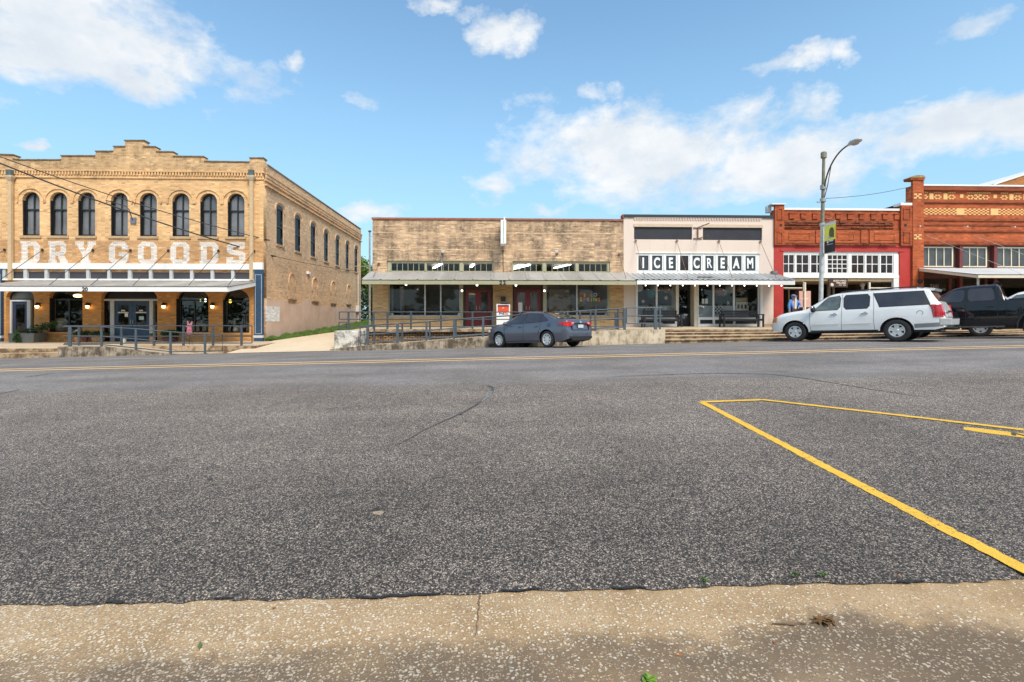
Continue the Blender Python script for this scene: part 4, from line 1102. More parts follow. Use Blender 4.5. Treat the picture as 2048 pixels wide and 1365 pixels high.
for i, (a, b, zz, sp, dr) in enumerate(oh):
    x0, x1 = fx(a), fx(b); zs = fz(sp, (a+b)/2); rise = .56 if b-a < 100 else .78
    zb_ = zb0+.015 if dr else zz
    fr = MB(); f = .055; yy = YF+.20
    fr.box(x0+.002, x0+f, yy, yy+.08, zb_, zs); fr.box(x1-f, x1-.002, yy, yy+.08, zb_, zs)
    fr.box(x0+f, x1-f, yy, yy+.08, zs-.09, zs-.02)
    if not dr:
        fr.box(x0+f, x1-f, yy, yy+.08, zb_+.002, zb_+.06); xm = (x0+x1)/2; fr.box(xm-.035, xm+.035, yy, yy+.08, zb_+.06, zs-.09) if i < 4 else None
    ring = [((x0+x1)/2+(x1-x0)/2*.995*cos(pi*k/14), zs+rise*.995*sin(pi*k/14)) for k in range(15)]
    ring += [((x0+x1)/2+((x1-x0)/2-f)*cos(pi-pi*k/14), zs+(rise-f)*sin(pi-pi*k/14)) for k in range(15)]
    me = filled('r', ring, [], .08); me.transform(Matrix(((1, 0, 0, 0), (0, 0, -1, yy+.04), (0, 1, 0, 0), (0, 0, 0, 1))))
    wmb = fr.mesh('shop_window'); bm = bmesh.new(); bm.from_mesh(wmb); bm.from_mesh(me); bm.to_mesh(wmb); bm.free()
    sw = part('shop_window', wmb, black_p, dg)
    if not dr:
        g = filled('pane', arch(x0+.03, x1-.03, zb_+.03, zs, rise-.03, 14), [], .004); g.transform(Matrix(((1, 0, 0, 0), (0, 0, -1, yy+.05), (0, 1, 0, 0), (0, 0, 0, 1))))
        part('pane', g, shop_glass, sw)
        part('jamb', MB().box(x0+.004, x0+.03, YF+.02, yy-.005, zb_, zs), black_p, sw)
    else:
        half = [((x0+x1)/2+((x1-x0)/2-.03)*cos(pi*k/14), zs+(rise-.03)*sin(pi*k/14)) for k in range(15)]
        g = filled('pane', [(x0+.03, zs-.05), (x1-.03, zs-.05)]+half, [], .004); g.transform(Matrix(((1, 0, 0, 0), (0, 0, -1, yy+.05), (0, 1, 0, 0), (0, 0, 0, 1))))
        part('pane', g, pane_dark if i == 2 else pane_grey, sw)
# single door at the far left: grey frame, navy leaf with a tall light
def leaf(parent, x0, x1, z0, z1, y, st, bot, mat, gmat=None, hx=None, top=None):
    top = top or st
    d = part('door', MB().box(x0, x0+st, y, y+.05, z0, z1).box(x1-st, x1, y, y+.05, z0, z1).box(x0+st, x1-st, y, y+.05, z0, z0+bot).box(x0+st, x1-st, y, y+.05, z1-top, z1), mat, parent)
    part('pane', MB().add([(x0+st*.8, y+.025, z0+bot*.98), (x1-st*.8, y+.025, z0+bot*.98), (x1-st*.8, y+.025, z1-top*.9), (x0+st*.8, y+.025, z1-top*.9)], [(0, 1, 2, 3)]), gmat or shop_glass, d)
    if hx is not None:
        part('handle', MB().tube([(hx, y-.05, z0+.92), (hx, y-.05, z0+1.12)], .018, 8).box(hx-.02, hx+.02, y-.05, y, z0+.93, z0+.95).box(hx-.02, hx+.02, y-.05, y, z0+1.09, z0+1.11), steel_m, d)
    return d
z1 = fz(600, 34)
part('door_frame', MB().box(fx(13.5), fx(17), YF+.16, YF+.30, zb0, z1).box(fx(48), fx(55), YF+.16, YF+.30, zb0, z1).box(fx(17), fx(48), YF+.17, YF+.29, z1-.08, z1), grey_p, dg)
leaf(dg, fx(17), fx(48), zb0+.02, z1-.08, YF+.22, .16, .30, navy_door, None, fx(50))
part('side_light', MB().add([(fx(55), YF+.24, zb0+.1), (fx(67), YF+.24, zb0+.1), (fx(67), YF+.24, z1), (fx(55), YF+.24, z1)], [(0, 1, 2, 3)]), shop_glass, dg)
# double navy doors in grey posts with narrow sidelights
z1 = fz(602, 260)
part_each('door_frame', MB().box(fx(216), fx(223.5), YF+.14, YF+.34, zb0, fz(599, 220)).box(fx(295), fx(302), YF+.14, YF+.34, zb0, fz(599, 300)).box(fx(203), fx(314), YF+.15, YF+.33, z1-.0, z1+.10), grey_p, dg)
leaf(dg, fx(223.8), fx(258.8), zb0+.02, z1-.01, YF+.20, .19, .80, navy_p, None, fx(257))
leaf(dg, fx(259.2), fx(294.6), zb0+.02, z1-.01, YF+.20, .19, .80, navy_p, None, fx(261.5))
for a, b in ((205, 216), (302, 313)):
    part('side_light', MB().add([(fx(a), YF+.24, zb0+.3), (fx(b), YF+.24, zb0+.3), (fx(b), YF+.24, z1), (fx(a), YF+.24, z1)], [(0, 1, 2, 3)]), shop_glass, dg)
paper = plain('paper notice', (.74, .74, .70), .8, var=.06)
part('notice', MB().box(fx(244), fx(250.5), YF+.19, YF+.196, fz(634, 247), fz(627, 247)), paper, dg)
part('notice', MB().box(fx(273), fx(282.5), YF+.19, YF+.196, fz(640, 277), fz(633, 277)), plain('pale green notice', (.42, .58, .54), .8), dg)
decal = plain('white window lettering', (.72, .72, .70), .7)
for xc_ in (241, 277):
    lg = MB()
    zc = fz(625.5, xc_)
    for kx in range(9):
        xx = fx(xc_)+(kx-4)*.062; lg.box(xx-.024, xx+.024, YF+.188, YF+.194, zc-.03, zc+.03+.01*(kx % 2))
    lg.prismY([(fx(xc_)-.12, zc+.07), (fx(xc_)+.12, zc+.07), (fx(xc_)+.05, zc+.16), (fx(xc_)-.02, zc+.12), (fx(xc_)-.06, zc+.17)], YF+.188, YF+.194)
    part('door_lettering', lg, decal, dg)
# pale things seen through the shop windows
ivory = plain('pale window display', (.50, .53, .50), .7, var=.2)
part('display', MB().lathe([(0, 0), (.33, .02), (.38, .22), (.24, .42), (.30, .58), (.17, .72), (0, .76)], (X_(121, YF+.75), YF+.75, Z_(664, 121, YF+.75)), 'z', 14), ivory, dg)
part('display', MB().box(X_(105, YF+.5), X_(109, YF+.5), YF+.5, YF+.58, Z_(664, 107, YF+.5), Z_(600, 107, YF+.5)), plain('pale curtain', (.42, .40, .36), .9), dg)
part('display', MB().box(X_(357, YF+.5), X_(360, YF+.5), YF+.5, YF+.58, Z_(664, 359, YF+.5), Z_(600, 359, YF+.5)), plain('pale curtain 2', (.36, .35, .32), .9), dg)
part('display', MB().box(X_(449, YF+.5), X_(453, YF+.5), YF+.5, YF+.58, Z_(666, 451, YF+.5), Z_(603, 451, YF+.5)), ivory, dg)
part('display', MB().box(X_(386, YF+.7), X_(415, YF+.7), YF+.7, YF+1.0, Z_(651, 400, YF+.7), Z_(648, 400, YF+.7)).box(X_(386, YF+.7), X_(415, YF+.7), YF+1.6, YF+1.7, Z_(640, 400, YF+.7), Z_(637, 400, YF+.7)), ivory, dg)
for q, (a, b, c_, d_) in enumerate([(366, 378, 657, 640), (390, 398, 664, 654), (403, 412, 664, 652), (140, 150, 660, 645), (146, 160, 640, 620)]):
    part('display', MB().box(X_(a, YF+1.1), X_(b, YF+1.1), YF+1.1+q*.1, YF+1.5+q*.1, Z_(c_, a, YF+1.1), Z_(d_, a, YF+1.1)), plain('display goods %d' % q, [(.20, .15, .06), (.16, .12, .04), (.08, .14, .12), (.10, .06, .045), (.12, .09, .07)][q], .8, var=.5, scale=9), dg)
ch = MB()
for kx in range(6): ch.box(X_(484, YF+.9)+kx*.10, X_(484, YF+.9)+kx*.10+.06, YF+.9, YF+.94, Z_(660, 488, YF+.9), Z_(630+2*abs(kx-2.5), 488, YF+.9))
ch.box(X_(483, YF+.88), X_(499, YF+.88), YF+.88, YF+.95, Z_(632, 488, YF+.88), Z_(629, 488, YF+.88)).box(X_(481, YF+.88), X_(499, YF+.88), YF+.4, YF+.95, Z_(655, 488, YF+.88), Z_(652, 488, YF+.88))
part('display_chair', ch, plain('patterned grey chair', (.34, .34, .36), .8, var=.5, scale=25), dg)
part('display', MB().box(X_(467, YF+1.0), X_(478, YF+1.0), YF+1.0, YF+1.4, Z_(640, 470, YF+1.0), Z_(637, 470, YF+1.0)).box(X_(467, YF+1.0), X_(470, YF+1.0), YF+1.0, YF+1.1, Z_(660, 470, YF+1.0), Z_(640, 470, YF+1.0)), ivory, dg)
part('display', MB().sphere((X_(471, YF+.5), YF+.5, Z_(660, 471, YF+.5)), .12, 8, 6).tube([(X_(469, YF+.5), YF+.5, Z_(664, 469, YF+.5)), (X_(473, YF+.5), YF+.5, Z_(652, 471, YF+.5))], .03, 6), white_p, dg)
for q, (a, py, r_) in enumerate([(460.5, 603, .075), (401, 601, .045)]):
    part('pendant_lamp', MB().sphere((X_(a, YF+.8), YF+.8, Z_(py, a, YF+.8)), r_, 10, 8, (1, 1, 1.35)), bulb_y, dg)
    part('pendant_cord', MB().tube([(X_(a, YF+.8), YF+.8, Z_(py, a, YF+.8)+r_*1.3), (X_(a, YF+.8), YF+.8, 3.55)], .008, 5), cable_m, dg)
part('pendant_lamp', MB().sphere((X_(411, YF+.8), YF+.8, Z_(601, 411, YF+.8)), .05, 8, 6, (1, 1, 2)), bulb_m, dg)
part('ceiling_lamp', MB().sphere((X_(156, YF+1.4), YF+1.4, Z_(592, 156, YF+1.4)), .16, 10, 8, (1.5, 1, .6)), bulb_w, dg)
# wall lanterns
for a in (79.5, 179.5, 331, 428):
    x, z = fx(a), fz(613, a)
    ln = part('wall_lamp', MB().lathe([(0, .20), (.05, .19), (.10, .08), (.105, .03), (0, .03)], (x, YF-.16, z), 'z', 12).box(x-.04, x+.04, YF-.07, YF-.002, z-.02, z+.17).tube([(x, YF-.05, z+.15), (x, YF-.16, z+.15)], .015, 6).lathe([(0, -.125), (.06, -.12), (.07, -.105), (0, -.10)], (x, YF-.16, z), 'z', 12), black_p, dg)
    part('lit_globe', MB().lathe([(0, .028), (.085, .025), (.08, -.03), (.06, -.10), (0, -.10)], (x, YF-.16, z), 'z', 12), bulb_w, ln)
# awning with tie rods and the street number
yfa = 24.07
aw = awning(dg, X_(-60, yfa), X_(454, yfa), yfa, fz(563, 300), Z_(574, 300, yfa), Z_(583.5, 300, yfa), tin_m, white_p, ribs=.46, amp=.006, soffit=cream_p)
tie_rods(aw, [fx(a) for a in (86.5, 187.5, 262.5, 338, 438, 509)]+[fx(11)], fz(501.5, 300), yfa, Z_(572, 300, yfa))
sign_text('number', '20', X_(170, yfa), yfa-.006, Z_(579.5, 170, yfa), .26, black_p, aw, .006, .01)
# pilaster and corner trim
def pilaster(x0, x1):
    p = part('pilaster', MB().box(x0, x1, YF-.15, YF+.0, zb0-.1, fz(541, 515)), navy_p, dg)
    za, zb_ = fz(668, 516), fz(550, 516)
    ins = MB()
    for (a, b, c_, d_) in ((x0+.05, x1-.05, za, za+.02), (x0+.05, x1-.05, zb_-.02, zb_), (x0+.05, x0+.07, za+.02, zb_-.02), (x1-.07, x1-.05, za+.02, zb_-.02)): ins.box(a, b, YF-.154, YF-.1505, c_, d_)
    part('inlay', ins, plain('pale grey line', (.50, .54, .54), .5), p)
    part('plinth_block', MB().box(x0-.03, x1+.02, YF-.17, YF-.001, fz(676, 516), fz(671, 516)), grey_p, p)
pilaster(fx(511), XR+.02); pilaster(fx(-12), fx(8))
# downspouts
for a in (26.5, 506):
    x = fx(a); zt_ = fz(355, a); hd = 'rain_head'
    ds = part('downspout', MB().box(x-.085, x+.085, YF-.22, YF-.07, fz(563, a)+.05, zt_-.10), plain('tan downspout', (.55, .40, .235), .6, var=.1), dg)
    part('rain_head', MB().hexa([(x-.09, YF-.24, zt_-.22), (x+.09, YF-.24, zt_-.22), (x+.09, YF-.07, zt_-.22), (x-.09, YF-.07, zt_-.22)], [(x-.19, YF-.30, zt_-.05), (x+.19, YF-.30, zt_-.05), (x+.19, YF-.07, zt_-.05), (x-.19, YF-.07, zt_-.05)]).box(x-.19, x+.19, YF-.30, YF-.07, zt_-.049, zt_+.03), plain('tan rain head', (.52, .40, .26), .6), ds)
    part('conductor', MB().box(x-.13, x+.13, YF-.28, YF-.11, zt_+.035, zt_+.33), plain('verdigris box', (.09, .12, .12), .6, var=.3), ds)
# service bracket box between the windows
part('junction_box', MB().box(fx(262), fx(273), YF-.06, YF-.002, fz(448, 267), fz(436, 267)), plain('slate box', (.15, .16, .20), .6), dg)
part('conduit', MB().tube([(fx(215), YF-.12, fz(402, 215)), (fx(238), YF-.1, fz(409, 238)), (fx(255), YF-.08, fz(414, 255)), (fx(260), YF-.07, fz(420, 260)), (fx(267), YF-.07, fz(441, 267))], .022, 6), cable_m, dg)
# side wall facing the alley
YB = 46.3
zr0 = fz(325, 527); zr1 = zr0
zpl = 2.62
wy = [29.03+2.61*i for i in range(7)]
sz0, sz1, shw = 5.90, 7.95, .45
sh = [arch(y-shw, y+shw, sz0, sz1, .24, 8) for y in wy]
part('side_wall', wallX('side_wall', rect(YF+.345, YB, zpl+.15, zbelt-.10), sh, XR, .34), tan_side, dg)
part('side_parapet', wallX('side_parapet', [(YF+.36, zbelt-.099), (YB, zbelt-.099), (YB, zr0-.10), (YF+.36, zr0-.02)], [], XR+.012, .34), tan_side, dg)
part('coping', MB().box(XR-.34, XR+.06, YF+.42, YB+.03, zr0-.02, zr0+.03), plain('grey side coping', (.24, .22, .20), .8, var=.2), dg)
sb = MB()
sb.box(XR+.013, XR+.15, YF+.1, YB, zd1, zd1+.075).box(XR+.013, XR+.11, YF+.1, YB, zd0-.16, zd0-.085).box(XR+.013, XR+.07, YF+.1, YB, zd0-.08, zd0)
n = int((YB-YF)/.152)
for i in range(n): sb.box(XR+.013, XR+.125, YF+.12+i*.152, YF+.12+i*.152+.085, zd0, zd1)
sb.box(XR+.013, XR+.12, YF+.1, YB, zd0-.42, zd0-.33)
part('side_cornice', sb, tan_side, dg)
pz = [(YF+.345, -.2), (YB, -.2), (YB, zpl+.16)]
rnd = random.Random(4)
yy = YB
while yy > YF+.5:
    pz.append((yy, zpl+.151)); yy -= .5
pz.append((YF+.345, zpl+.151))
part('side_wall_base', wallX('side_wall_base', pz, [], XR, .34), tan_side, dg)
edge = []
yy = YB
while yy > YF+.3:
    bumpy = .45*max(0, 1-abs(yy-33.2)/1.3)
    edge.append((yy, zpl+.12*rnd.random()-.06+bumpy+(.10 if yy < 30 else 0))); yy -= .28
part('plaster_dado', wallX('plaster_dado', [(YF+.30, -.1), (YB-.02, -.1)]+edge+[(YF+.30, zpl+.1)], [], XR+.016, .014), plaster_m, dg)
for y in wy:
    fr = filled('window', arch(y-shw+.004, y+shw-.004, sz0+.004, sz1, .236, 8), [rect(y-shw+.08, y+shw-.08, sz0+.09, (sz0+sz1)/2-.03), rect(y-shw+.08, y+shw-.08, (sz0+sz1)/2+.03, sz1-.02)], .07)
    fr.transform(Matrix(((0, 0, 1, XR-.055), (1, 0, 0, 0), (0, 1, 0, 0), (0, 0, 0, 1))))
    wn_ = part('window', fr, black_p, dg)
    part('pane', MB().add([(XR-.07, y-shw+.05, sz0+.05), (XR-.07, y+shw-.05, sz0+.05), (XR-.07, y+shw-.05, sz1+.05), (XR-.07, y-shw+.05, sz1+.05)], [(0, 1, 2, 3)]), pane_side, wn_)
    part('sill', MB().box(XR-.1, XR+.07, y-shw-.08, y+shw+.08, sz0-.10, sz0-.004), sill_p, wn_)
    R = shw+.2
    hm_ = filled('hood', [(y+R*cos(pi*k/12), sz1-.02+.42*sin(pi*k/12)) for k in range(13)]+[(y-R, sz1-.28), (y-R+.07, sz1-.28)]+[(y+(R-.07)*cos(pi-pi*k/12), sz1-.02+.36*sin(pi-pi*k/12)) for k in range(13)]+[(y+R-.07, sz1-.28), (y+R, sz1-.28)], [], .05)
    hm_.transform(Matrix(((0, 0, 1, XR+.0255), (1, 0, 0, 0), (0, 1, 0, 0), (0, 0, 0, 1))))
    part('hood_mould', hm_, tan_side, wn_)
# bricked up arches lower down
for (a, b, pt, pb_) in [(575, 592, 546, 599), (622, 637, 555, 603), (660, 672, 562, 607), (692, 701.5, 569, 609)]:
    y0, y1 = Yside(a, XR), Yside(b, XR); zt_ = Z_(pt, (a+b)/2, (y0+y1)/2); yc = (y0+y1)/2; r_ = (y1-y0)/2*.8
    bl = filled('b', [(yc+r_*cos(pi*k/10), zt_-r_+r_*sin(pi*k/10)) for k in range(11)]+[(yc-r_, zt_-r_-.5), (yc-r_+.08, zt_-r_-.5)]+[(yc+(r_-.08)*cos(pi-pi*k/10), zt_-r_+(r_-.08)*sin(pi-pi*k/10)) for k in range(11)]+[(yc+r_-.08, zt_-r_-.5), (yc+r_, zt_-r_-.5)], [], .05)
    bl.transform(Matrix(((0, 0, 1, XR+.0255), (1, 0, 0, 0), (0, 1, 0, 0), (0, 0, 0, 1))))
    ba = part('bricked_up_arch', bl, tan_side, dg)
    zz = Z_(pb_, (a+b)/2, yc)
    part('sill', MB().box(XR+.001, XR+.09, yc-r_*1.1, yc+r_*1.1, zz-.09, zz), plain('dark old sill', (.20, .115, .07), .85, var=.3), ba)
    part('infill', MB().box(XR+.001, XR+.012, yc-r_+.08, yc+r_-.08, zz+.002, zt_-r_), tan_side, ba)
y0, y1 = Yside(530.5, XR), Yside(558.5, XR)
part('white_patch', MB().box(XR+.018, XR+.026, y0, y1, Z_(643.5, 531, y0), Z_(612.5, 531, y0)), brickmat('white painted patch', (.80, .78, .76), (.79, .77, .75), (.74, .71, .68), cell=.1), dg)
part('wall_floodlight', MB().box(XR+.001, XR+.14, Yside(613, XR), Yside(618, XR), Z_(548, 615, 33), Z_(543, 615, 33)), flash_m, dg)
yA = Yside(527, XR)+.12
part('cable_bracket', MB().box(XR+.001, XR+.25, yA, yA+.06, Z_(482, 528, 27.2), Z_(480, 528, 27.2)), black_s, dg)
part('cable_bracket', MB().box(XR+.001, XR+.2, 28.0, 28.06, Z_(514, 540, 28), Z_(512, 540, 28)), black_s, dg)
part('roof', MB().box(XL, XR-.34, YF+.35, YB, 9.0, 9.1), room_m, dg)
part('back_wall', MB().box(XL, XR-.345, YB-.3, YB-.001, -.2, 9.8).box(XL-.3, XL-.001, YF, YB, -.2, 9.8), tan_side, dg)
part('upper_floor', MB().box(XL, XR-.345, YF+.5, YB-.31, 4.0, 4.1).box(XL, XR-.345, YF+.9, YF+.95, 4.1, 8.99).box(XR-.9, XR-.86, YF+.96, YB-.32, 4.1, 8.99), room_m, dg)
# utility box on the far corner
mx = Yside(714, XR)
tag(part('meter_box', MB().box(XR+.03, XR+.30, mx-.5, mx+.05, Z_(625, 714, mx), Z_(612, 714, mx)).tube([(XR+.15, mx-.2, Z_(612, 714, mx)), (XR+.15, mx-.2, Z_(550, 716, mx))], .04, 8).tube([(XR+.15, mx-.2, Z_(648, 714, mx)), (XR+.15, mx-.2, Z_(625, 716, mx))], .05, 8), plain('pale meter box', (.62, .58, .52), .6, var=.15)), 'pale electric meter box with conduit on the far end of the tan side wall', 'meter box')
# ------------------------------------------------------------------ blond brick double shop, number 22
b2 = root('brick_shop', (fx(1000), YF, 1.27), 'single storey blond brick double shop with red doors and number 22 on its awning', 'building')
X0, X1s = XE, fx(1247)
ztop = fz(441, 1000); zw0 = fz(543.5, 1000); zw1 = fz(522.5, 1000)
LW = (fx(773.5), fx(987)); RW = (fx(1025), fx(1220))
za22 = fz(545.5, 1000)
part('wall', wallY('wall', rect(X0, X1s-.002, za22-.2, ztop), [rect(LW[0], LW[1], za22-.1, zw1), rect(RW[0], RW[1], za22-.1, zw1)], YF, .35), shop_brick, b2)
rb = MB()
for zz in (fz(467, 1000), fz(500.5, 1000)): rb.box(X0+.02, X1s-.02, YF-.006, YF-.001, zz-.028, zz+.028)
part('band_course', rb, brickmat('pale band brick', (.74, .53, .34), (.62, .43, .26), (.46, .33, .21), stain=(.12, .09, .06), stain_amt=.7, bw=.3, rh=.07), b2)
part('coping', MB().box(X0-.04, X1s-.003, YF-.06, YF+.40, ztop+.001, ztop+.10), coping_r, b2)
zf0 = 1.23
low = [rect(fx(776), fx(921), fz(633, 850), za22-.201), rect(fx(926), fx(985), zf0+.01, za22-.201), rect(fx(1026), fx(1086), zf0+.01, za22-.201), rect(fx(1091), fx(1219), fz(632.5, 1150), za22-.201)]
zl = za22-.202
part_each('lower_wall', MB().box(X0, fx(776), YF, YF+.35, .9, zl).box(fx(776), fx(921), YF, YF+.35, .9, fz(633, 850)).box(fx(986), fx(1025), YF, YF+.35, .9, zl).box(fx(1091), fx(1220), YF, YF+.35, .9, fz(632.5, 1150)).box(fx(1220), X1s-.003, YF, YF+.35, .9, zl), shop_brick_low, b2)
part_each('window_sill', MB().box(fx(773), fx(922), YF-.05, YF+.2, fz(635.5, 850), fz(632.9, 850)).box(fx(1090), fx(1221), YF-.05, YF+.2, fz(635, 1150), fz(632.4, 1150)), plain('tan stone sill', (.50, .36, .20), .8, var=.15), b2)
part('transom_frame', MB().box(LW[0], LW[1], YF+.08, YF+.2, za22-.1, zw0).box(RW[0], RW[1], YF+.08, YF+.2, za22-.1, zw0).box(LW[0], LW[1], YF+.08, YF+.2, zw1-.10, zw1).box(RW[0], RW[1], YF+.08, YF+.2, zw1-.10, zw1), olive_p, b2)
for (a, b) in [(774, 781), (849.5, 852), (919.5, 926), (985.5, 987), (1025, 1026), (1085.5, 1092), (1151.5, 1157), (1215.5, 1220)]:
    part('transom_post', MB().box(fx(a), fx(b), YF+.06, YF+.22, zw0, zw1-.10), olive_p, b2)
for (a, b, n) in [(781, 849.5, 6), (852, 919.5, 6), (926, 985.5, 5), (1026, 1085.5, 5), (1092, 1151.5, 5), (1157, 1215.5, 5)]:
    framed(b2, 'transom_window', fx(a), fx(b), zw0, zw1-.10, YF+.10, .035, olive_p, n, 1, .07, .028)
tz = 4.9
room(b2, X0+.3, fx(1003), YF+.36, YF+7, 1.24, tz, room_lt); room(b2, fx(1009), X1s-.3, YF+.36, YF+7, 1.24, tz, room_lt)
for (a, y0, b, y1) in [(858, 3.2, 884, .9), (1020, 4.5, 1060, 1.2), (1010, 4.5, 1058, 1.4), (939, 2.6, 948, .9), (1140, 1.0, 1118, 3.0)]:
    xa, xb = X_(a, YF+1), X_(b, YF+1)
    part('tube_light', MB().hexa([(xa-.07, YF+y0, 4.72), (xa+.07, YF+y0, 4.72), (xb+.07, YF+y1, 4.72), (xb-.07, YF+y1, 4.72)][::-1], [(xa-.07, YF+y0, 4.80), (xa+.07, YF+y0, 4.80), (xb+.07, YF+y1, 4.80), (xb-.07, YF+y1, 4.80)][::-1]), tube_m, b2)
# shop windows
def shopwin(parent, edges, z0, z1, y, post, mats, pane):
    for i in range(len(edges)-1):
        a, b = fx(edges[i]), fx(edges[i+1])
        mb = MB().box(a, b, y, y+.08, z0, z0+.05).box(a, b, y, y+.08, z1-.06, z1)
        mb.box(a, a+post/2, y, y+.08, z0+.05, z1-.06).box(b-post/2, b, y, y+.08, z0+.05, z1-.06)
        w_ = part('shop_window', mb, mats, parent)
        part('pane', MB().add([(a+.02, y+.04, z0+.03), (b-.02, y+.04, z0+.03), (b-.02, y+.04, z1-.03), (a+.02, y+.04, z1-.03)], [(0, 1, 2, 3)]), pane, w_)
alu = plain('aluminium bar', (.52, .53, .52), .4, .3)
shopwin(b2, [777, 849.5, 881, 920], fz(632.8, 850), zl, YF+.10, .07, alu, shop_glass)
shopwin(b2, [1092, 1154.5, 1217], fz(632.3, 1150), zl, YF+.10, .07, alu, shop_glass)
for a, b in ((773.5, 778), (920.5, 926), (1086.5, 1091.5), (1216.5, 1220)):
    part('olive_post', MB().box(fx(a), fx(b), YF+.03, YF+.3, zf0+.02 if a in (920.5, 1086.5) else fz(632.6, a), zl), olive_p, b2)
for a, b in ((926.5, 985.5), (1026, 1086)):
    x0, x1 = fx(a), fx(b); xm = (x0+x1)/2
    part('door_frame', MB().box(x0, x0+.10, YF+.22, YF+.36, zf0, zl).box(x1-.10, x1, YF+.22, YF+.36, zf0, zl).box(x0+.1, x1-.1, YF+.22, YF+.36, fz(579, a), zl), brown_p, b2)
    leaf(b2, x0+.11, xm-.004, zf0+.03, fz(579.5, a), YF+.26, .15, .75, redbrown_p, None, xm-.09, .14)
    leaf(b2, xm+.004, x1-.11, zf0+.03, fz(579.5, a), YF+.26, .15, .75, redbrown_p, None, xm+.09, .14)
part('notice', MB().box(fx(1037), fx(1045), YF+.245, YF+.252, fz(624, 1040), fz(605, 1040)), paper, b2)
part('notice', MB().box(fx(938), fx(950), YF+.245, YF+.252, fz(590, 944), fz(586.5, 944)), plain('cream notice', (.66, .58, .36), .8), b2)
part('sticker', MB().lathe([(0, 0), (.09, 0), (.09, .006), (0, .006)], (fx(943.5), YF+.245, fz(599, 943)), 'y', 14), plain('blue sticker', (.07, .09, .16), .6), b2)
part('wall_plaque', MB().box(fx(1001.5), fx(1011), YF-.10, YF-.002, fz(603.5, 1006), fz(593.5, 1006)), black_p, b2)
# coloured spring letters hung in the right window
cols = [(.62, .10, .10), (.50, .55, .08), (.55, .12, .12), (.55, .45, .12), (.40, .46, .62), (.66, .62, .10), (.62, .20, .36), (.45, .46, .50), (.72, .42, .16), (.35, .60, .10), (.62, .18, .08)]
k_ = 0
for row, word, xs0, py in ((0, 'HELLO', 1161, 590.5), (1, 'SPRING', 1160.5, 600)):
    for i_, ch in enumerate(word):
        sign_text('letter', ch, fx(xs0+2+i_*7.0), YF+.085, fz(py+(i_ % 2)*.8-.4, 1175), .27, plain('paper letter %d' % k_, cols[k_ % len(cols)], .8), b2, .006, .008, .95); k_ += 1
shop_d = [plain('shop thing grey', (.16, .15, .14), .8, var=.4), plain('shop thing tan', (.24, .19, .13), .8, var=.3)]
part('display', MB().box(X_(800, YF+.9), X_(806, YF+.9), YF+.9, YF+1.2, Z_(632, 800, YF+.9), Z_(574, 800, YF+.9)).box(X_(786, YF+.9), X_(789, YF+.9), YF+.5, YF+.6, Z_(632, 787, YF+.9), Z_(574, 787, YF+.9)), shop_d[0], b2)
part('display', MB().box(X_(1100, YF+2.4), X_(1140, YF+2.4), YF+2.4, YF+2.8, 1.3, Z_(580, 1100, YF+2.4)).box(X_(1160, YF+2.4), X_(1200, YF+2.4), YF+3.4, YF+3.8, 1.3, Z_(596, 1100, YF+2.4)), shop_d[1], b2)
for q, a in enumerate((782, 918, 1216)):
    part('display', MB().sphere((fx(a), YF+.3, fz(630, a)), .11, 8, 6), white_p, b2)
yfa = 25.16
aw2 = awning(b2, X_(725, yfa)-.02, X_(1272.5, yfa), yfa, fz(545.5, 1000), Z_(561.5, 1000, yfa), Z_(569.5, 1000, yfa), tin_m, olive_p, ribs=.90, amp=.012, soffit=plain('shaded olive soffit', (.30, .28, .19), .7))  # soffit is the olive darkened in colour for underside shade
sign_text('number', '2', X_(1001.5, yfa), yfa-.008, Z_(566, 1001, yfa), .26, black_p, aw2, .01, .012)
sign_text('number', '2', X_(1009, yfa), yfa-.008, Z_(566, 1009, yfa), .26, black_p, aw2, .01, .012)
tie_rods(aw2, [fx(758)], fz(529, 1000), yfa, Z_(563, 1000, yfa)+.05, 0, plain('rusty rod', (.13, .07, .04), .7))
tie_rods(aw2, [fx(1238)], fz(508, 1000), yfa, Z_(563, 1000, yfa)+.05, 0, MATS['rusty rod'])
for q, (a, py) in enumerate([(954, 570.6), (1032, 571), (924, 582), (1089, 582), (812, 569.6)]):
    part('lit_bulb', MB().sphere((X_(a, yfa+.1+.9*(py > 575)), yfa+.1+.9*(py > 575), Z_(py, a, yfa+.1+.9*(py > 575))), .05, 8, 6), bulb_m, aw2)
tag(part('party_wall', MB().box(X0+.001, X0+.3, YF+.36, YF+16, -.5, ztop-.05).box(X0+.301, X1s-.01, YF+15.7, YF+16, 0, ztop-.06).box(X0+.301, X1s-.01, YF+.36, YF+15.6, ztop-.5, ztop-.4), brickmat('side blond brick', (.50, .36, .18), (.42, .28, .13), (.40, .30, .18), stain=(.12, .09, .06), stain_amt=.6), b2))
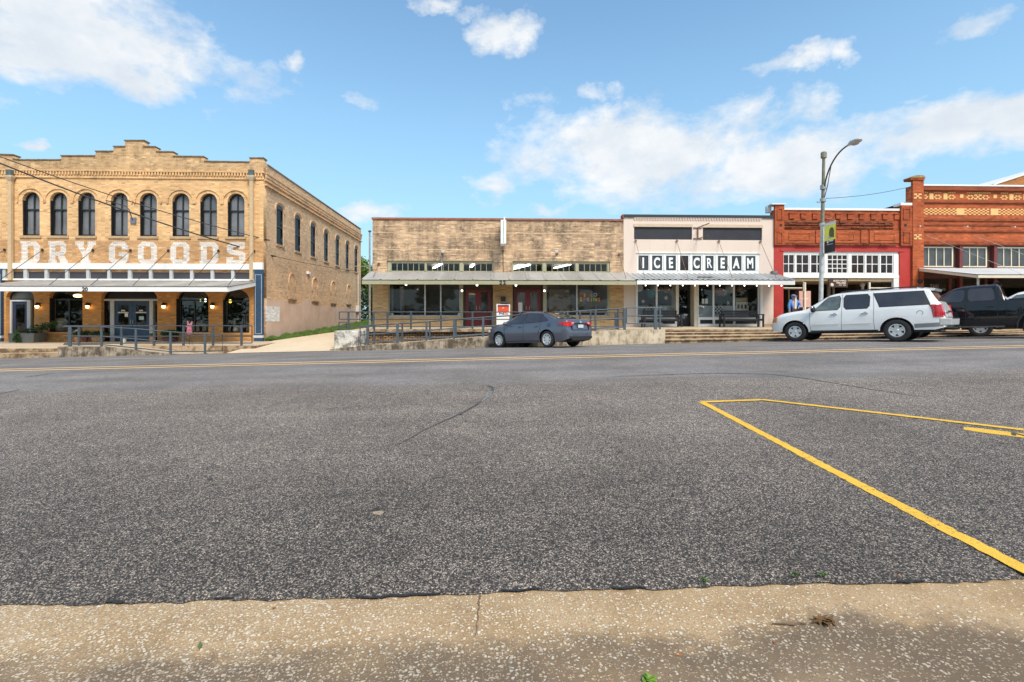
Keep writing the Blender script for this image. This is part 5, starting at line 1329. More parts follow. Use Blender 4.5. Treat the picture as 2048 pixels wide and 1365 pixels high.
# floodlights with their conduits
for a, s_ in ((885, 1), (1114, -1)):
    x, z = fx(a), fz(506.5, a)
    fl = root('floodlight', (x, YF, z), ['white floodlight on the blond brick wall left of the blade sign', 'white floodlight on the blond brick wall above the HELLO SPRING window'][a > 1000], 'floodlight', 'floodlights on the blond brick shop')
    part('bracket', MB().box(x-.05, x+.05, YF-.08, YF-.001, z-.08, z+.08).tube([(x, YF-.05, z), (x+.04*s_, YF-.22, z+.03)], .025, 6), black_s, fl)
    part('lamp_head', MB().hexa([(x-.06+.05*s_, YF-.42, z-.02), (x+.06+.05*s_, YF-.42, z-.02), (x+.06+.05*s_, YF-.2, z-.05), (x-.06+.05*s_, YF-.2, z-.05)], [(x-.10+.1*s_, YF-.46, z+.10), (x+.10+.1*s_, YF-.46, z+.10), (x+.08+.05*s_, YF-.2, z+.11), (x-.08+.05*s_, YF-.2, z+.11)]), flash_m, fl)
    if a < 1000: part('conduit', MB().tube([(x-.03, YF-.03, z-.09), (x-.05, YF-.03, za22+.02)], .018, 6), alu, fl)
# blade sign
xs_, zt_, zb_ = fx(1006), fz(448, 1006), fz(494, 1006)
bs = root('blade_sign', (xs_, YF, zb_), 'blank white projecting sign box hung on the blond brick wall above number 22', 'sign')
part('sign_box', MB().box(xs_-.14, xs_+.15, YF-1.05, YF-.18, zb_, zt_), white_p, bs, bevel=.015)
part('edge_trim', MB().box(xs_-.005, xs_+.03, YF-1.065, YF-1.0505, zb_+.06, zt_-.04), plain('greenish edge trim', (.36, .44, .40), .5), bs)
part('bracket', MB().box(xs_+.03, xs_+.10, YF-.60, YF-.52, zt_+.001, zt_+.25).box(xs_+.04, xs_+.09, YF-.179, YF-.001, zt_-.2, zt_-.12).box(xs_+.04, xs_+.09, YF-.179, YF-.001, zb_+.12, zb_+.2).tube([(xs_+.065, YF-.56, zt_+.2), (xs_+.065, YF-.03, zt_+.24)], .02, 6), flash_m, bs)
part('conduit', MB().tube([(xs_, YF-.03, fz(503, 1006)), (xs_+.02, YF-.03, za22+.03)], .018, 6).box(xs_-.05, xs_+.05, YF-.08, YF-.001, fz(504, 1006), fz(501, 1006)), MATS['rusty rod'], bs)

# ------------------------------------------------------------------ ice cream shop
ic = root('ice_cream_shop', (fx(1395), YF, 1.27), 'beige painted shop with white ICE CREAM letters in nine small panes', 'building')
X0, X1s = fx(1247), fx(1547)
ztop = fz(436, 1400); zaw = fz(548.5, 1400)
tzA, tzB = fz(547, 1400), fz(507.5, 1400)
pb = [rect(fx(1268), fx(1384), fz(480, 1400), fz(455, 1400)), rect(fx(1405.5), fx(1524), fz(480.5, 1400), fz(455.5, 1400))]
zl = zaw-.15
part('wall', wallY('wall', rect(X0+.002, X1s-.002, zl, ztop), pb+[rect(fx(1275), fx(1518), zl+.01, tzB)], YF-.012, .36), pale_paint, ic)
part('coping', MB().box(X0, X1s-.003, YF-.09, YF+.40, ztop+.001, ztop+.14), coping_k, ic)
part('coping_end', MB().box(X0-.06, X0-.001, YF-.07, YF+.40, fz(441, 1247)+.11, ztop+.15), coping_r, ic)
dn = MB(); n = 48
for i in range(n):
    xx = fx(1268)+(fx(1523.5)-fx(1268))*i/n
    dn.box(xx, xx+.072, YF-.06, YF-.0125, fz(441.2, 1400), fz(437.5, 1400))
dn.box(fx(1268), fx(1523.5), YF-.07, YF-.0125, fz(437.4, 1400), fz(436.2, 1400))
part('dentil_course', dn, pale_paint, ic)
part_each('recessed_panel', MB().box(fx(1268), fx(1384), YF+.05, YF+.1, fz(480, 1400), fz(455, 1400)).box(fx(1405.5), fx(1524), YF+.05, YF+.1, fz(480.5, 1400), fz(455.5, 1400)), panel_blk, ic)
part_each('panel_lintel', MB().box(fx(1267), fx(1385), YF-.05, YF+.049, fz(454.9, 1400), fz(449, 1400)).box(fx(1404.5), fx(1525), YF-.05, YF+.049, fz(455.4, 1400), fz(449.5, 1400)), plain('tan lintel', (.56, .44, .32), .8, var=.08), ic)
xb = fx(1395)
part('sign_bracket', MB().box(xb-.03, xb+.03, YF-.08, YF-.013, fz(478, 1395), fz(456, 1395)).box(xb-.24, xb+.24, YF-.06, YF-.013, fz(457.5, 1395), fz(455.5, 1395)).box(xb-.24, xb+.24, YF-.06, YF-.013, fz(479, 1395), fz(477, 1395)).tube([(xb, YF-.05, fz(456, 1395)), (xb+.1, YF-1.3, fz(456, 1395))], .025, 6).tube([(xb, YF-.05, fz(478, 1395)), (xb+.1, YF-1.1, fz(478, 1395))], .02, 6), plain('rusted bracket', (.20, .12, .08), .7, var=.3), ic)
part('transom_frame', MB().box(fx(1275), fx(1518), YF+.0, YF+.1, tzA-.15, fz(541.5, 1400)).box(fx(1275), fx(1518), YF+.0, YF+.1, fz(512, 1400), tzB).box(fx(1273), fx(1520), YF-.06, YF-.013, tzB+.0, tzB+.06), white_p, ic)
panes = [(1276.6, 1297), (1304, 1324.3), (1332, 1351.8), (1360, 1376.8), (1384.7, 1402.2), (1410.5, 1427.2), (1435.6, 1455.2), (1463.4, 1483), (1491, 1510.8)]
za, zb_ = fz(541.5, 1400), fz(512, 1400)
prev = fx(1275)
posts = MB()
for a, b in panes:
    posts.box(prev, fx(a), YF-.01, YF+.09, za, zb_); prev = fx(b)
posts.box(prev, fx(1518), YF-.01, YF+.09, za, zb_)
part_each('transom_post', posts, white_p, ic)
for i, (a, b) in enumerate(panes):
    pw = part('transom_window', MB().box(fx(a), fx(b), YF+.04, YF+.05, za, zb_), pane_brown if i == 3 else darkpane('black sign pane %d' % i, (.05, .055, .06), .25, .4), ic)
    chh = 'ICE CREAM'[i]
    if chh != ' ':
        me = text_mesh(chh, .60, .012, .022 if chh != 'R' else .008, .80)
        me.transform(Matrix.Translation(((fx(a)+fx(b))/2, YF+.03, (za+zb_)/2-.02)) @ Matrix.Rotation(radians(random.uniform(-2, 2)), 4, 'Y') @ FRONT @ Matrix.Diagonal((1, 1.28, 1, 1)))
        link('letter', me, plain('white sign letter', (.80, .84, .88), .6), pw)
for a in (1300.5, 1328.5, 1356, 1380.8, 1406.5, 1431.5, 1459.5, 1487):
    part('mullion_cap', MB().box(fx(a)-.035, fx(a)+.035, YF-.04, YF-.0101, za, zb_+.06), white_p, ic)
# storefront
zf0 = 1.26
part('pier', MB().box(X0+.003, fx(1270), YF-.01, YF+.4, .9, zl-.001), pale_paint, ic)
part('pier', MB().box(fx(1525), X1s-.003, YF-.01, YF+.4, .9, zl-.001), pale_paint, ic)
part('pier_base', MB().box(fx(1523), X1s-.004, YF-.04, YF-.011, .95, fz(648, 1535)), plain('tan pier base', (.46, .34, .2), .8), ic)
for a, b in ((1270.5, 1275), (1519.5, 1524.5)):
    part('white_post', MB().box(fx(a), fx(b), YF-.06, YF+.2, zf0-.03, zl), white_p, ic)
part_each('white_post', MB().box(fx(1355), fx(1359), YF+.1, YF+.9, zf0-.03, zl).box(fx(1390), fx(1397), YF+.1, YF+.9, zf0-.03, zl), cream_p, ic)
part('door_frame', MB().box(fx(1359.5), fx(1389.5), YF+.62, YF+.7, fz(574, 1374), zl), black_p, ic)
dr = leaf(ic, fx(1360), fx(1389), zf0+.02, fz(574.5, 1374), YF+.62, .09, .50, black_p, None, None)
sg = MB()
for kx in range(11):
    if kx not in (3, 5): sg.box(fx(1364)+kx*.052, fx(1364)+kx*.052+.036, YF+.605, YF+.612, fz(630.5, 1374), fz(628.5, 1374))
for kx in range(5): sg.box(fx(1370)+kx*.05, fx(1370)+kx*.05+.036, YF+.605, YF+.612, fz(637, 1374), fz(635.4, 1374))
part('door_lettering', sg, decal, dr)
marble = plain('pale marbled board', (.55, .56, .56), .6, var=.16, scale=4)
bulk = MB()
for a, b in ((1275, 1355), (1397, 1520)):
    bulk.box(fx(a), fx(b), YF+.06, YF+.12, zf0-.03, fz(648.2, a)).box(fx(a), fx(b), YF+.06, YF+.14, fz(640, a), fz(636.5, a))
for a in (1275, 1313, 1351, 1397, 1427, 1468, 1515): bulk.box(fx(a), fx(a+4), YF+.055, YF+.13, fz(648, a), fz(640, a))
part('stall_riser', bulk, white_p, ic)
part('riser_panel', MB().box(fx(1275), fx(1355), YF+.14, YF+.2, fz(650, 1300), fz(638, 1300)).box(fx(1397), fx(1520), YF+.145, YF+.2, fz(650, 1400), fz(638, 1400)), black_p, ic)
shopwin(ic, [1275, 1314.5, 1355], fz(636.4, 1300), zl, YF+.08, .09, white_p, shop_glass)
shopwin(ic, [1397, 1428.5, 1469.5, 1519.5], fz(636.4, 1450), zl, YF+.08, .09, white_p, shop_glass)
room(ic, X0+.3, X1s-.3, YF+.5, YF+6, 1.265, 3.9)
part('back_board', MB().box(fx(1276), fx(1354), YF+.8, YF+.84, fz(637, 1300), fz(611, 1300)).box(fx(1399), fx(1512), YF+.8, YF+.84, fz(637, 1450), fz(611, 1450)), marble, ic)
part('window_seat', MB().box(fx(1276), fx(1354), YF+.2, YF+.79, fz(637, 1300), fz(634.5, 1300)).box(fx(1399), fx(1518), YF+.2, YF+.79, fz(637, 1450), fz(634.5, 1450)), white_p, ic)
def checker(name, n1_, n2_):
    m, N, b = newmat(name); o = N.obj(); ck = N.node('ShaderNodeTexChecker'); N.put(ck.inputs[0], N.vm('ADD', o, (0.003, .017, .007)))
    N.put(ck.inputs[1], n1_); N.put(ck.inputs[2], n2_); ck.inputs[3].default_value = 11.; N.put(b.inputs[0], ck.outputs[0]); b.inputs['Roughness'].default_value = .9
    return m
chk = checker('checkered cloth', (.02, .02, .02), (.62, .6, .58))
for a, b, py in ((1295, 1313, 626), (1437, 1455, 627)):
    part('cushion', MB().box(fx(a), fx(b), YF+.5, YF+.68, fz(py, a), fz(613, a)), chk, ic, bevel=.06)
pinkc = plain('dusty pink thing', (.50, .25, .22), .8, var=.3); tealc = plain('teal thing', (.06, .30, .34), .8, var=.3); ambc = plain('amber thing', (.40, .22, .08), .8, var=.4)
ornaments = [(1302, 588, .30, tealc), (1306, 577, .22, marble), (1333, 580, .22, ambc), (1345, 584, .24, pinkc), (1322, 579, .16, ambc), (1440, 584, .26, pinkc), (1448, 586, .2, marble), (1436, 582, .2, ambc), (1460, 578, .28, marble), (1481, 580, .22, ambc)]
for a, py, r_, m_ in ornaments:
    part('ornament', MB().sphere((X_(a, YF+1.6), YF+1.6, Z_(py, a, YF+1.6)), r_, 10, 8), m_, ic)
part('paper_lantern', MB().lathe([(0, -.02), (.21, 0), (.21, .03), (.17, .03), (.15, 0), (0, .0)], (fx(1283), YF+.4, fz(575, 1283)), 'y', 16), ivory, ic)
sf = MB()
for (a, py, r_) in ((1288, 603, .10), (1334, 596, .12), (1459.5, 606, .10)):
    for q in range(3):
        ca, sa = cos(pi*q/3)*r_, sin(pi*q/3)*r_
        sf.tube([(fx(a)-ca, YF+.16, fz(py, a)-sa), (fx(a)+ca, YF+.16, fz(py, a)+sa)], .016, 5)
part('paper_snowflake', sf, decal, ic)
part('notice', MB().box(fx(1406), fx(1411), YF+.15, YF+.156, fz(607.5, 1408), fz(597.5, 1408)).box(fx(1413), fx(1418), YF+.15, YF+.156, fz(607.5, 1415), fz(597.5, 1415)), paper, ic)
mp = part('menu_poster', MB().box(fx(1484), fx(1508.5), YF+.70, YF+.72, fz(624, 1490), fz(603, 1490)), plain('cream poster', (.56, .50, .40), .8), ic)
part('cup_pictures', MB().box(fx(1487), fx(1491.5), YF+.69, YF+.699, fz(617, 1490), fz(608.5, 1490)).box(fx(1494), fx(1498.5), YF+.69, YF+.699, fz(617, 1490), fz(608.5, 1490)).box(fx(1501.5), fx(1506), YF+.69, YF+.699, fz(617, 1490), fz(608.5, 1490)), panel_blk, mp)
part('window_frieze', MB().box(fx(1484), fx(1508), YF+.71, YF+.73, fz(602, 1490), fz(594.5, 1490)), plain('tan frieze', (.42, .34, .20), .8, var=.5, scale=12), ic)
yfi = 25.16
awi = awning(ic, X_(1274, yfi), X_(1590, yfi), yfi, fz(548.5, 1400), Z_(561, 1400, yfi), Z_(569.5, 1400, yfi), tin_grey, white_p, ribs=.28, amp=.018, soffit=plain('soffit greyed for shade', (.45, .44, .42), .7))  # shade under the awning put into the soffit grey
tie_rods(awi, [fx(a) for a in (1271, 1353, 1437, 1520)], fz(483, 1400), yfi, Z_(563, 1400, yfi)+.05, .06, MATS['rusted bracket'])
part('sheet_dent', MB().box(X_(1395, 25.6), X_(1426, 25.6), 25.58, 25.62, Z_(557.5, 1400, 25.6)+.05, Z_(555.8, 1400, 25.6)+.05), plain('dark dent', (.06, .055, .05), .7), awi)
part('gutter_box', MB().box(fx(1541), fx(1550), YF-.25, YF-.013, fz(549, 1545), fz(543, 1545)), plain('grey gutter box', (.16, .17, .18), .6), awi)
bl_root = root('string_of_bulbs', (X_(1291, yfi+.1), yfi+.1, Z_(571, 1291, yfi)), 'string of small white bulbs hung under the ice cream shop awning', 'string lights')
bz = Z_(571.2, 1400, yfi)
part('cable', MB().tube([(X_(1278+24.6*i/2, yfi+.1), yfi+.1, bz+.09-.02*(i % 2)) for i in range(26)], .008, 5), cable_m, bl_root)
for i in range(12):
    part('bulb', MB().sphere((X_(1291.3+24.7*i, yfi+.1), yfi+.1, bz), .030, 8, 6), bulb_m, bl_root)
part('roof', MB().box(X0+.01, X1s-.01, YF+.36, YF+15, ztop-.5, ztop-.4), room_m, ic)

# ------------------------------------------------------------------ red painted shop
rs = root('red_shop', (fx(1680), YF, 1.3), 'red painted brick shop with a white row of transom windows behind the street lamp', 'building')
X0, X1s = fx(1547), fx(1821)
ztop = fz(421.5, 1680); zpan = fz(492, 1680); zr = fz(503.5, 1680)
part('wall', wallY('wall', rect(X0+.002, X1s-.002, zpan, ztop), [], YF-.004, .35), red_brick, rs)
part('coping', MB().box(fx(1566), fx(1798), YF-.06, YF+.4, ztop+.001, ztop+.12), flash_m, rs)
part('coping', MB().box(fx(1540), fx(1568), YF-.20, YF+.4, fz(410.9, 1556), fz(409, 1556)).box(fx(1538), fx(1547), YF+.2, YF+.4, fz(424, 1543), fz(411, 1543)).box(fx(1798), fx(1821), YF-.12, YF+.4, fz(411.9, 1810), fz(407, 1810)), flash_m, rs)
for a, b in ((1547.2, 1566), (1798.5, 1820.8)):
    t_ = fz(411, a) if a < 1700 else fz(412, a)
    p = part('pier', MB().box(fx(a), fx(b), YF-.13, YF-.005, zpan+.001, t_), red_brick, rs)
    fw = MB()
    for (u, v) in ((418, 441), (465, 487)):
        xa, xb_, zz, zq = fx(a)+.12, fx(b)-.10, fz(v, a), fz(u, a)
        fw.box(xa, xb_, YF-.16, YF-.131, zq-.05, zq).box(xa, xb_, YF-.16, YF-.131, zz, zz+.05).box(xa, xa+.05, YF-.16, YF-.131, zz+.05, zq-.05).box(xb_-.05, xb_, YF-.16, YF-.131, zz+.05, zq-.05)
    part('raised_panel', MB().add(fw.v[:32], fw.f[:24]), red_brick, p); part('raised_panel', MB().add(fw.v[32:], [tuple(i_-32 for i_ in f_) for f_ in fw.f[24:]]), red_brick, p)
cb = MB()
for q in range(10):
    xx = fx(1578+23.3*q); cb.box(xx, xx+.28, YF-.06, YF-.0041, fz(439, 1680), fz(429, 1680))
    cb.box(xx-.03, xx+.31, YF-.09, YF-.0041, fz(428.9, 1680), fz(427.5, 1680))
part('corbel', cb, red_brick, rs)
ldg = MB()
rnd = random.Random(9)
for (py0, py1, d) in ((443, 447, .16), (447.1, 451, .11), (454, 456.5, .09), (457, 459, .05), (487.5, 489.5, .10), (489.6, 491.9, .15)):
    xx = fx(1566.3)
    while xx < fx(1797)-.5:
        wl = rnd.uniform(.25, .6); dd = d*rnd.uniform(.65, 1.15)
        ldg.box(xx, xx+wl-.006, YF-dd, YF-.0041, fz(py1, 1680)+rnd.uniform(-.01, .01), fz(py0, 1680)+rnd.uniform(-.02, .015)); xx += wl
part('crumbling_ledge', ldg, brickmat('blackened crumbling brick', (.32, .09, .04), (.20, .05, .025), (.12, .05, .03), stain=(.022, .016, .012), stain_amt=.9, stain_scale=2.2, stain_lo=.46, streak=False), rs)
pnl = MB()
for a, b in ((1567, 1628), (1631, 1662), (1664, 1716), (1721, 1733), (1738, 1797)):
    xa, xb_, zz, zq = fx(a), fx(b), fz(486.5, a), fz(461, a)
    pnl.box(xa, xb_, YF-.05, YF-.0041, zz, zq)
    if b-a > 40:
        pnl.box(xa+.26, xb_-.26, YF-.075, YF-.0501, zz+.15, zz+.19).box(xa+.26, xb_-.26, YF-.075, YF-.0501, zq-.20, zq-.16).box(xa+.26, xa+.30, YF-.075, YF-.0501, zz+.19, zq-.2).box(xb_-.30, xb_-.26, YF-.075, YF-.0501, zz+.19, zq-.2)
part('brick_panel', pnl, red_clean, rs)
hl = MB()
for a in (1559, 1726, 1807): hl.lathe([(0, -.008), (.07, -.008), (.07, .0), (0, 0)], (fx(a), YF-.14 if a != 1726 else YF-.10, fz(451.5, a)), 'y', 12)
part('pipe_hole', hl, black_p, rs)
part('painted_lintel', MB().box(X0+.003, X1s-.003, YF-.02, YF+.35, zr, zpan-.001).box(X0+.003, X1s-.003, YF-.05, YF-.021, zpan-.08, zpan-.002).box(fx(1560), fx(1807), YF-.05, YF-.021, zr, zr+.10), red_p, rs)
part('painted_pier', MB().box(X0+.004, fx(1566.5), YF-.02, YF+.35, .95, zr-.001), red_p, rs)
part('painted_pier', MB().box(fx(1798.5), X1s-.004, YF-.02, YF+.35, .95, zr-.001), red_p, rs)
ta, tb = fz(550.5, 1680), zr-.002
trw = part('transom_frame', MB().box(fx(1566.6), fx(1798), YF+.04, YF+.14, fz(509, 1680), tb).box(fx(1566.6), fx(1798), YF+.02, YF+.14, ta, fz(547.5, 1680)).box(fx(1566.6), fx(1798), YF-.01, YF+.14, fz(556.5, 1680), ta-.002), white_p, rs)
za, zb_ = fz(547.5, 1680), fz(509, 1680)
ws = [(1566.6, 1590.5, 2, 2), (1592.5, 1619.5, 2, 2), (1621.5, 1649.5, 2, 2), (1655, 1697, 4, 4), (1703, 1730.5, 2, 2), (1732.5, 1759.5, 2, 2), (1761.5, 1788, 2, 2)]
prev = fx(1566.6)
for a, b, c_, r_ in ws:
    framed(rs, 'transom_window', fx(a), fx(b), za, zb_, YF+.05, .05, white_p, c_, r_, .07, .04, pane_brown, .04)
    if fx(a) > prev: part('transom_post', MB().box(prev, fx(a), YF+.02, YF+.14, za, zb_), white_p, rs)
    prev = fx(b)
part('transom_post', MB().box(prev, fx(1798), YF+.02, YF+.14, fz(509, 1680) if False else za, zb_), white_p, rs)
part('white_jamb', MB().box(fx(1787.5), fx(1798), YF+.0, YF+.16, 1.2, fz(556.6, 1680)), white_p, rs)
part('soffit', MB().box(fx(1566.7), fx(1787), YF+.05, YF+2.6, fz(562.5, 1680), fz(556.8, 1680)), wood_p, rs)
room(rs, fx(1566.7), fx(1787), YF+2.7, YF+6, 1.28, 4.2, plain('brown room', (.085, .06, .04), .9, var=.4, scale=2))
shop_f = MB().box(fx(1567), fx(1610), YF+.1, YF+.2, fz(563.5, 1590), fz(559, 1590)).box(fx(1567), fx(1607), YF+.1, YF+.16, fz(576.8, 1590), fz(575, 1590)).box(fx(1609), fx(1612), YF+.1, YF+.2, 1.28, fz(563.6, 1610)).box(fx(1741), fx(1744), YF+.1, YF+.2, 1.28, fz(562.6, 1742)).box(fx(1741), fx(1787), YF+.1, YF+.2, fz(564, 1760), fz(562.6, 1760)).box(fx(1744), fx(1787), YF+.1, YF+.16, fz(577, 1760), fz(575, 1760)).box(fx(1567), fx(1612), YF+.08, YF+.22, 1.25, 1.75).box(fx(1741), fx(1787), YF+.08, YF+.22, 1.25, 1.75)
part('shop_front_frame', shop_f, cream_p, rs)
for a, b in ((1567, 1609), (1744, 1787)):
    part('shop_window', MB().add([(fx(a), YF+.15, 1.75), (fx(b), YF+.15, 1.75), (fx(b), YF+.15, fz(563.4, a)), (fx(a), YF+.15, fz(563.4, a))], [(0, 1, 2, 3)]), shop_glass, rs)
part('back_door', MB().box(fx(1640), fx(1652), YF+2.3, YF+2.36, 1.3, fz(575, 1645)).box(fx(1655), fx(1662), YF+2.3, YF+2.36, 1.3, fz(575, 1655)), redbrown_p, rs)
part('door_frame', MB().box(fx(1616), fx(1664), YF+2.24, YF+2.3, fz(574, 1640), fz(571.5, 1640)).box(fx(1625), fx(1627), YF+2.24, YF+2.3, 1.3, fz(574, 1626)), cream_p, rs)
part('curtain', MB().box(fx(1706), fx(1712), YF+2.1, YF+2.2, 1.5, fz(563, 1710)).box(fx(1717), fx(1721), YF+2.1, YF+2.2, 1.5, fz(563, 1718)), plain('grey curtain', (.30, .27, .25), .9, var=.3, scale=12), rs)
part('display', MB().sphere((fx(1749), YF+.9, fz(567, 1749)), .14, 8, 6).box(fx(1747), fx(1751), YF+.85, YF+.95, fz(577, 1749), fz(570, 1749)), ivory, rs)
part('roof', MB().box(X0+.01, X1s-.01, YF+.36, YF+15, ztop-.5, ztop-.4), room_m, rs)
# hanging shop sign
zh = fz(566, 1680)
hs = root('hanging_sign', (fx(1677), YF-.3, zh), 'dark brown hanging sign with cream lettering and a round emblem above the red shop door', 'sign')
Ys = YF-.02
part('board', MB().box(fx(1657), fx(1695), Ys, Ys+.05, fz(575, 1676), fz(558.6, 1676)), brown_p, hs)
cream_l = plain('cream sign lettering', (.72, .60, .50), .7)
sign_text('lettering', 'BODY+MIND', fx(1679), Ys-.006, fz(562.3, 1679), .125, cream_l, hs, .008, .004, 1.0)
sign_text('lettering', 'WELLNESS', fx(1681.5), Ys-.006, fz(566.6, 1681), .115, cream_l, hs, .008, .004, 1.0)
dsh = MB()
for q in range(7):
    if q != 3: dsh.box(fx(1677)+q*.06, fx(1677)+q*.06+.045, Ys-.01, Ys-.001, fz(571.4, 1681), fz(570, 1681))
part('small_lettering', dsh, cream_l, hs)
part('emblem', MB().lathe([(0, -.02), (.085, -.02), (.095, 0), (0, 0)], (fx(1663.5), Ys, fz(570, 1663)), 'y', 16), cream_l, hs)
part('hanger', MB().tube([(fx(1664), Ys+.02, fz(558.6, 1664)), (fx(1664), Ys+.02, fz(556.9, 1664)+.02)], .01, 5).tube([(fx(1688), Ys+.02, fz(558.6, 1688)), (fx(1688), Ys+.02, fz(556.9, 1688)+.02)], .01, 5), black_s, hs)

# ------------------------------------------------------------------ ornate red brick building
ob = root('ornate_brick_building', (fx(1900), YF, 1.3), 'orange red brick building with yellow checkered brick bands beside the parked black pickup', 'building')
X0 = fx(1821.5); X1s = 39.
ztop = fz(374, 1950); zwt = fz(491, 1950); zwb = fz(534.5, 1950)
P = [1843, 1912, 1981, 2048, 2117, 2186, 2255]
wins = [(1844, 1911), (1926, 1979), (1995, 2062), (2078, 2131), (2146, 2214)]
part('wall', wallY('wall', rect(X0, X1s, zwb-.3, ztop), [rect(fx(1841.5), fx(2214), zwb-.28, zwt)], YF-.002, .35), red_clean, ob)
part('coping', MB().box(fx(1844), X1s, YF-.12, YF+.4, ztop+.0, ztop+.09), flash_m, ob)
crn = MB()
for (a, b, d) in ((375, 379.5, .10), (379.6, 382.6, .16), (404, 407, .08), (438, 442.5, .07), (449, 452, .05), (461.5, 464.5, .08), (484, 487, .06), (487.1, 490, .10)):
    crn.box(fx(1843.5), X1s, YF-d, YF-.0025, fz(b, 1950), fz(a, 1950)-.002)
part('cornice', crn, brickmat('dark streaked red brick', (.34, .09, .035), (.24, .055, .024), (.2, .07, .04), stain=(.028, .014, .011), stain_amt=.8, stain_scale=1.4, stain_lo=.48, streak=False), ob)
pr = part('corner_pier', MB().box(X0+.001, fx(1843.4), YF-.14, YF-.003, 1.0, fz(362, 1830)).box(X0-.16, fx(1844), YF-.19, YF+.3, fz(362, 1830)+.001, fz(358, 1830)), red_clean, ob)
part('pier_cap', MB().prismY([(X0-.20, fz(357.9, 1830)), (fx(1845), fz(357.9, 1830)), (fx(1843), fz(354.5, 1830)), (fx(1838), fz(352.8, 1830)), (fx(1826), fz(353, 1830)), (X0-.08, fz(355, 1830))], YF-.22, YF+.35), plain('lichen cap', (.34, .22, .10), .9, var=.45, scale=6), pr)
pk = MB()
def diam(mb, x, z, s, y): mb.prismY([(x-s, z), (x, z-s*.62), (x+s, z), (x, z+s*.62)], y-.012, y-.001)
def small_x(mb, x, z, y):
    for (i, j) in ((-1, 1), (1, 1), (0, 0), (-1, -1), (1, -1)): mb.box(x+i*.13-.085, x+i*.13+.085, y-.012, y-.001, z+j*.10-.04, z+j*.10+.04)
small_x(pk, fx(1831), fz(394, 1831), YF-.14); part('inlay', pk, yellow_brick, pr)
pk = MB(); small_x(pk, fx(1831), fz(475, 1831), YF-.14); part('inlay', pk, yellow_brick, pr)
inl = MB()
zc = fz(394.5, 1950); yq = YF-.0025
u0 = fx(1848.5); du = (fx(1875.5)-fx(1848.5))
def hexring(x):
    for q in range(6):
        a = pi/3*q
        inl.box(x+.16*cos(a)-.055, x+.16*cos(a)+.055, yq-.012, yq-.001, zc-.02+.10*sin(a)-.035, zc-.02+.10*sin(a)+.035)
def dots(xa, xb_, n_):
    for q in range(n_):
        xx = xa+(xb_-xa)*(q+.5)/n_; inl.box(xx-.035, xx+.035, yq-.02, yq-.001, fz(387.5, 1950), fz(385.3, 1950))
def block(a, b, z0_, z1_): inl.box(fx(a), fx(b), yq-.012, yq-.001, fz(z0_, 1950), fz(z1_, 1950))
pat = []
for base in (1841, 1976+32.5):
    for c_ in (1848, 1875, 1903):
        cx = c_ if base == 1841 else c_+160
        hexring(fx(cx)); dots(fx(cx-8), fx(cx+8), 4)
    for c_ in (1862.5, 1890.5):
        cx = c_ if base == 1841 else c_+160
        block(cx-4, cx+4, 400, 387.5)
for cx in (1923, 1990, 2083, 2150): block(cx-3.3, cx+3.3, 396.5, 389.5)
for cx in (1940, 1971, 2100, 2131): hexring(fx(cx))
for cx in (1955.5, 2115.5): small_x(inl, fx(cx), zc, yq)
dots(fx(1933), fx(1981), 12); dots(fx(2093), fx(2141), 12)
# checkered band with solid blocks
zb0_, zb1_ = fz(430.5, 1950), fz(417.5, 1950)
rows = 5; rh_ = (zb1_-zb0_)/rows
for (a, b) in ((1841.5, 1912.5), (1928.5, 1980.5), (1996.5, 2067.5), (2083.5, 2135.5), (2151.5, 2222)):
    xx = fx(a); j = 0
    while xx < fx(b)-.08:
        for r_ in range(rows):
            if (j+r_) % 2 == 0: inl.box(xx, xx+.128, yq-.010, yq-.001, zb0_+r_*rh_+.003, zb0_+(r_+1)*rh_-.003)
        xx += .13; j += 1
for (a, b) in ((1912.8, 1928.2), (1980.8, 1996.2), (2067.8, 2083.2), (2135.8, 2151.2)): inl.box(fx(a), fx(b), yq-.011, yq-.001, zb0_, zb1_)
part('yellow_inlay', inl, yellow_brick, ob)
for a, b in wins:
    framed(ob, 'transom_window', fx(a), fx(b), zwb, fz(493.5, 1950), YF+.14, .07, cream_p, 4 if b-a > 60 else 3, 1, .08, .045, pane_grey, .05)
for a, b in ((1911.2, 1925.8), (1979.2, 1994.8), (2062.2, 2077.8), (2131.2, 2145.8)):
    part('iron_post', MB().box(fx(b)-.18, fx(b), YF+.0, YF+.24, 1.2, zwt-.03), plain('maroon iron post', (.15, .028, .028), .5, var=.2), ob)
    part('post_infill', MB().box(fx(a), fx(b)-.181, YF+.2, YF+.26, zwb, zwt-.03), brown_p, ob)
part('window_head', MB().box(fx(1841.6), fx(2214), YF+.12, YF+.3, fz(493.4, 1950), zwt), brown_p, ob)
for q in range(5):
    part('lit_bulb', MB().sphere((fx(1833+94*q), YF-.24, fz(455, 1900)), .04, 8, 6).tube([(fx(1833+94*q), YF-.24, fz(455, 1900)), (fx(1833+94*q), YF-.003, fz(453, 1900))], .01, 5), flash_m, ob)
part('lower_pier', MB().box(X0+.002, fx(1843), YF-.001, YF+.35, 1.0, zwb-.301).box(fx(2214), X1s, YF-.001, YF+.35, 1., zwb-.301), red_clean, ob)
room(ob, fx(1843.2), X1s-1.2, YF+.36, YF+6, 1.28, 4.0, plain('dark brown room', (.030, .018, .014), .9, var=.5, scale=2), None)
part('shop_front_frame', MB().box(fx(1843.2), fx(2214), YF+.10, YF+.2, fz(557, 1900), zwb-.01).box(fx(1900), fx(1905), YF+.05, YF+.25, 1.2, fz(557.1, 1900)).box(fx(1972), fx(1976), YF+.05, YF+.25, 1.2, fz(557.1, 1970)), plain('dark red timber', (.11, .03, .022), .6, var=.3), ob)
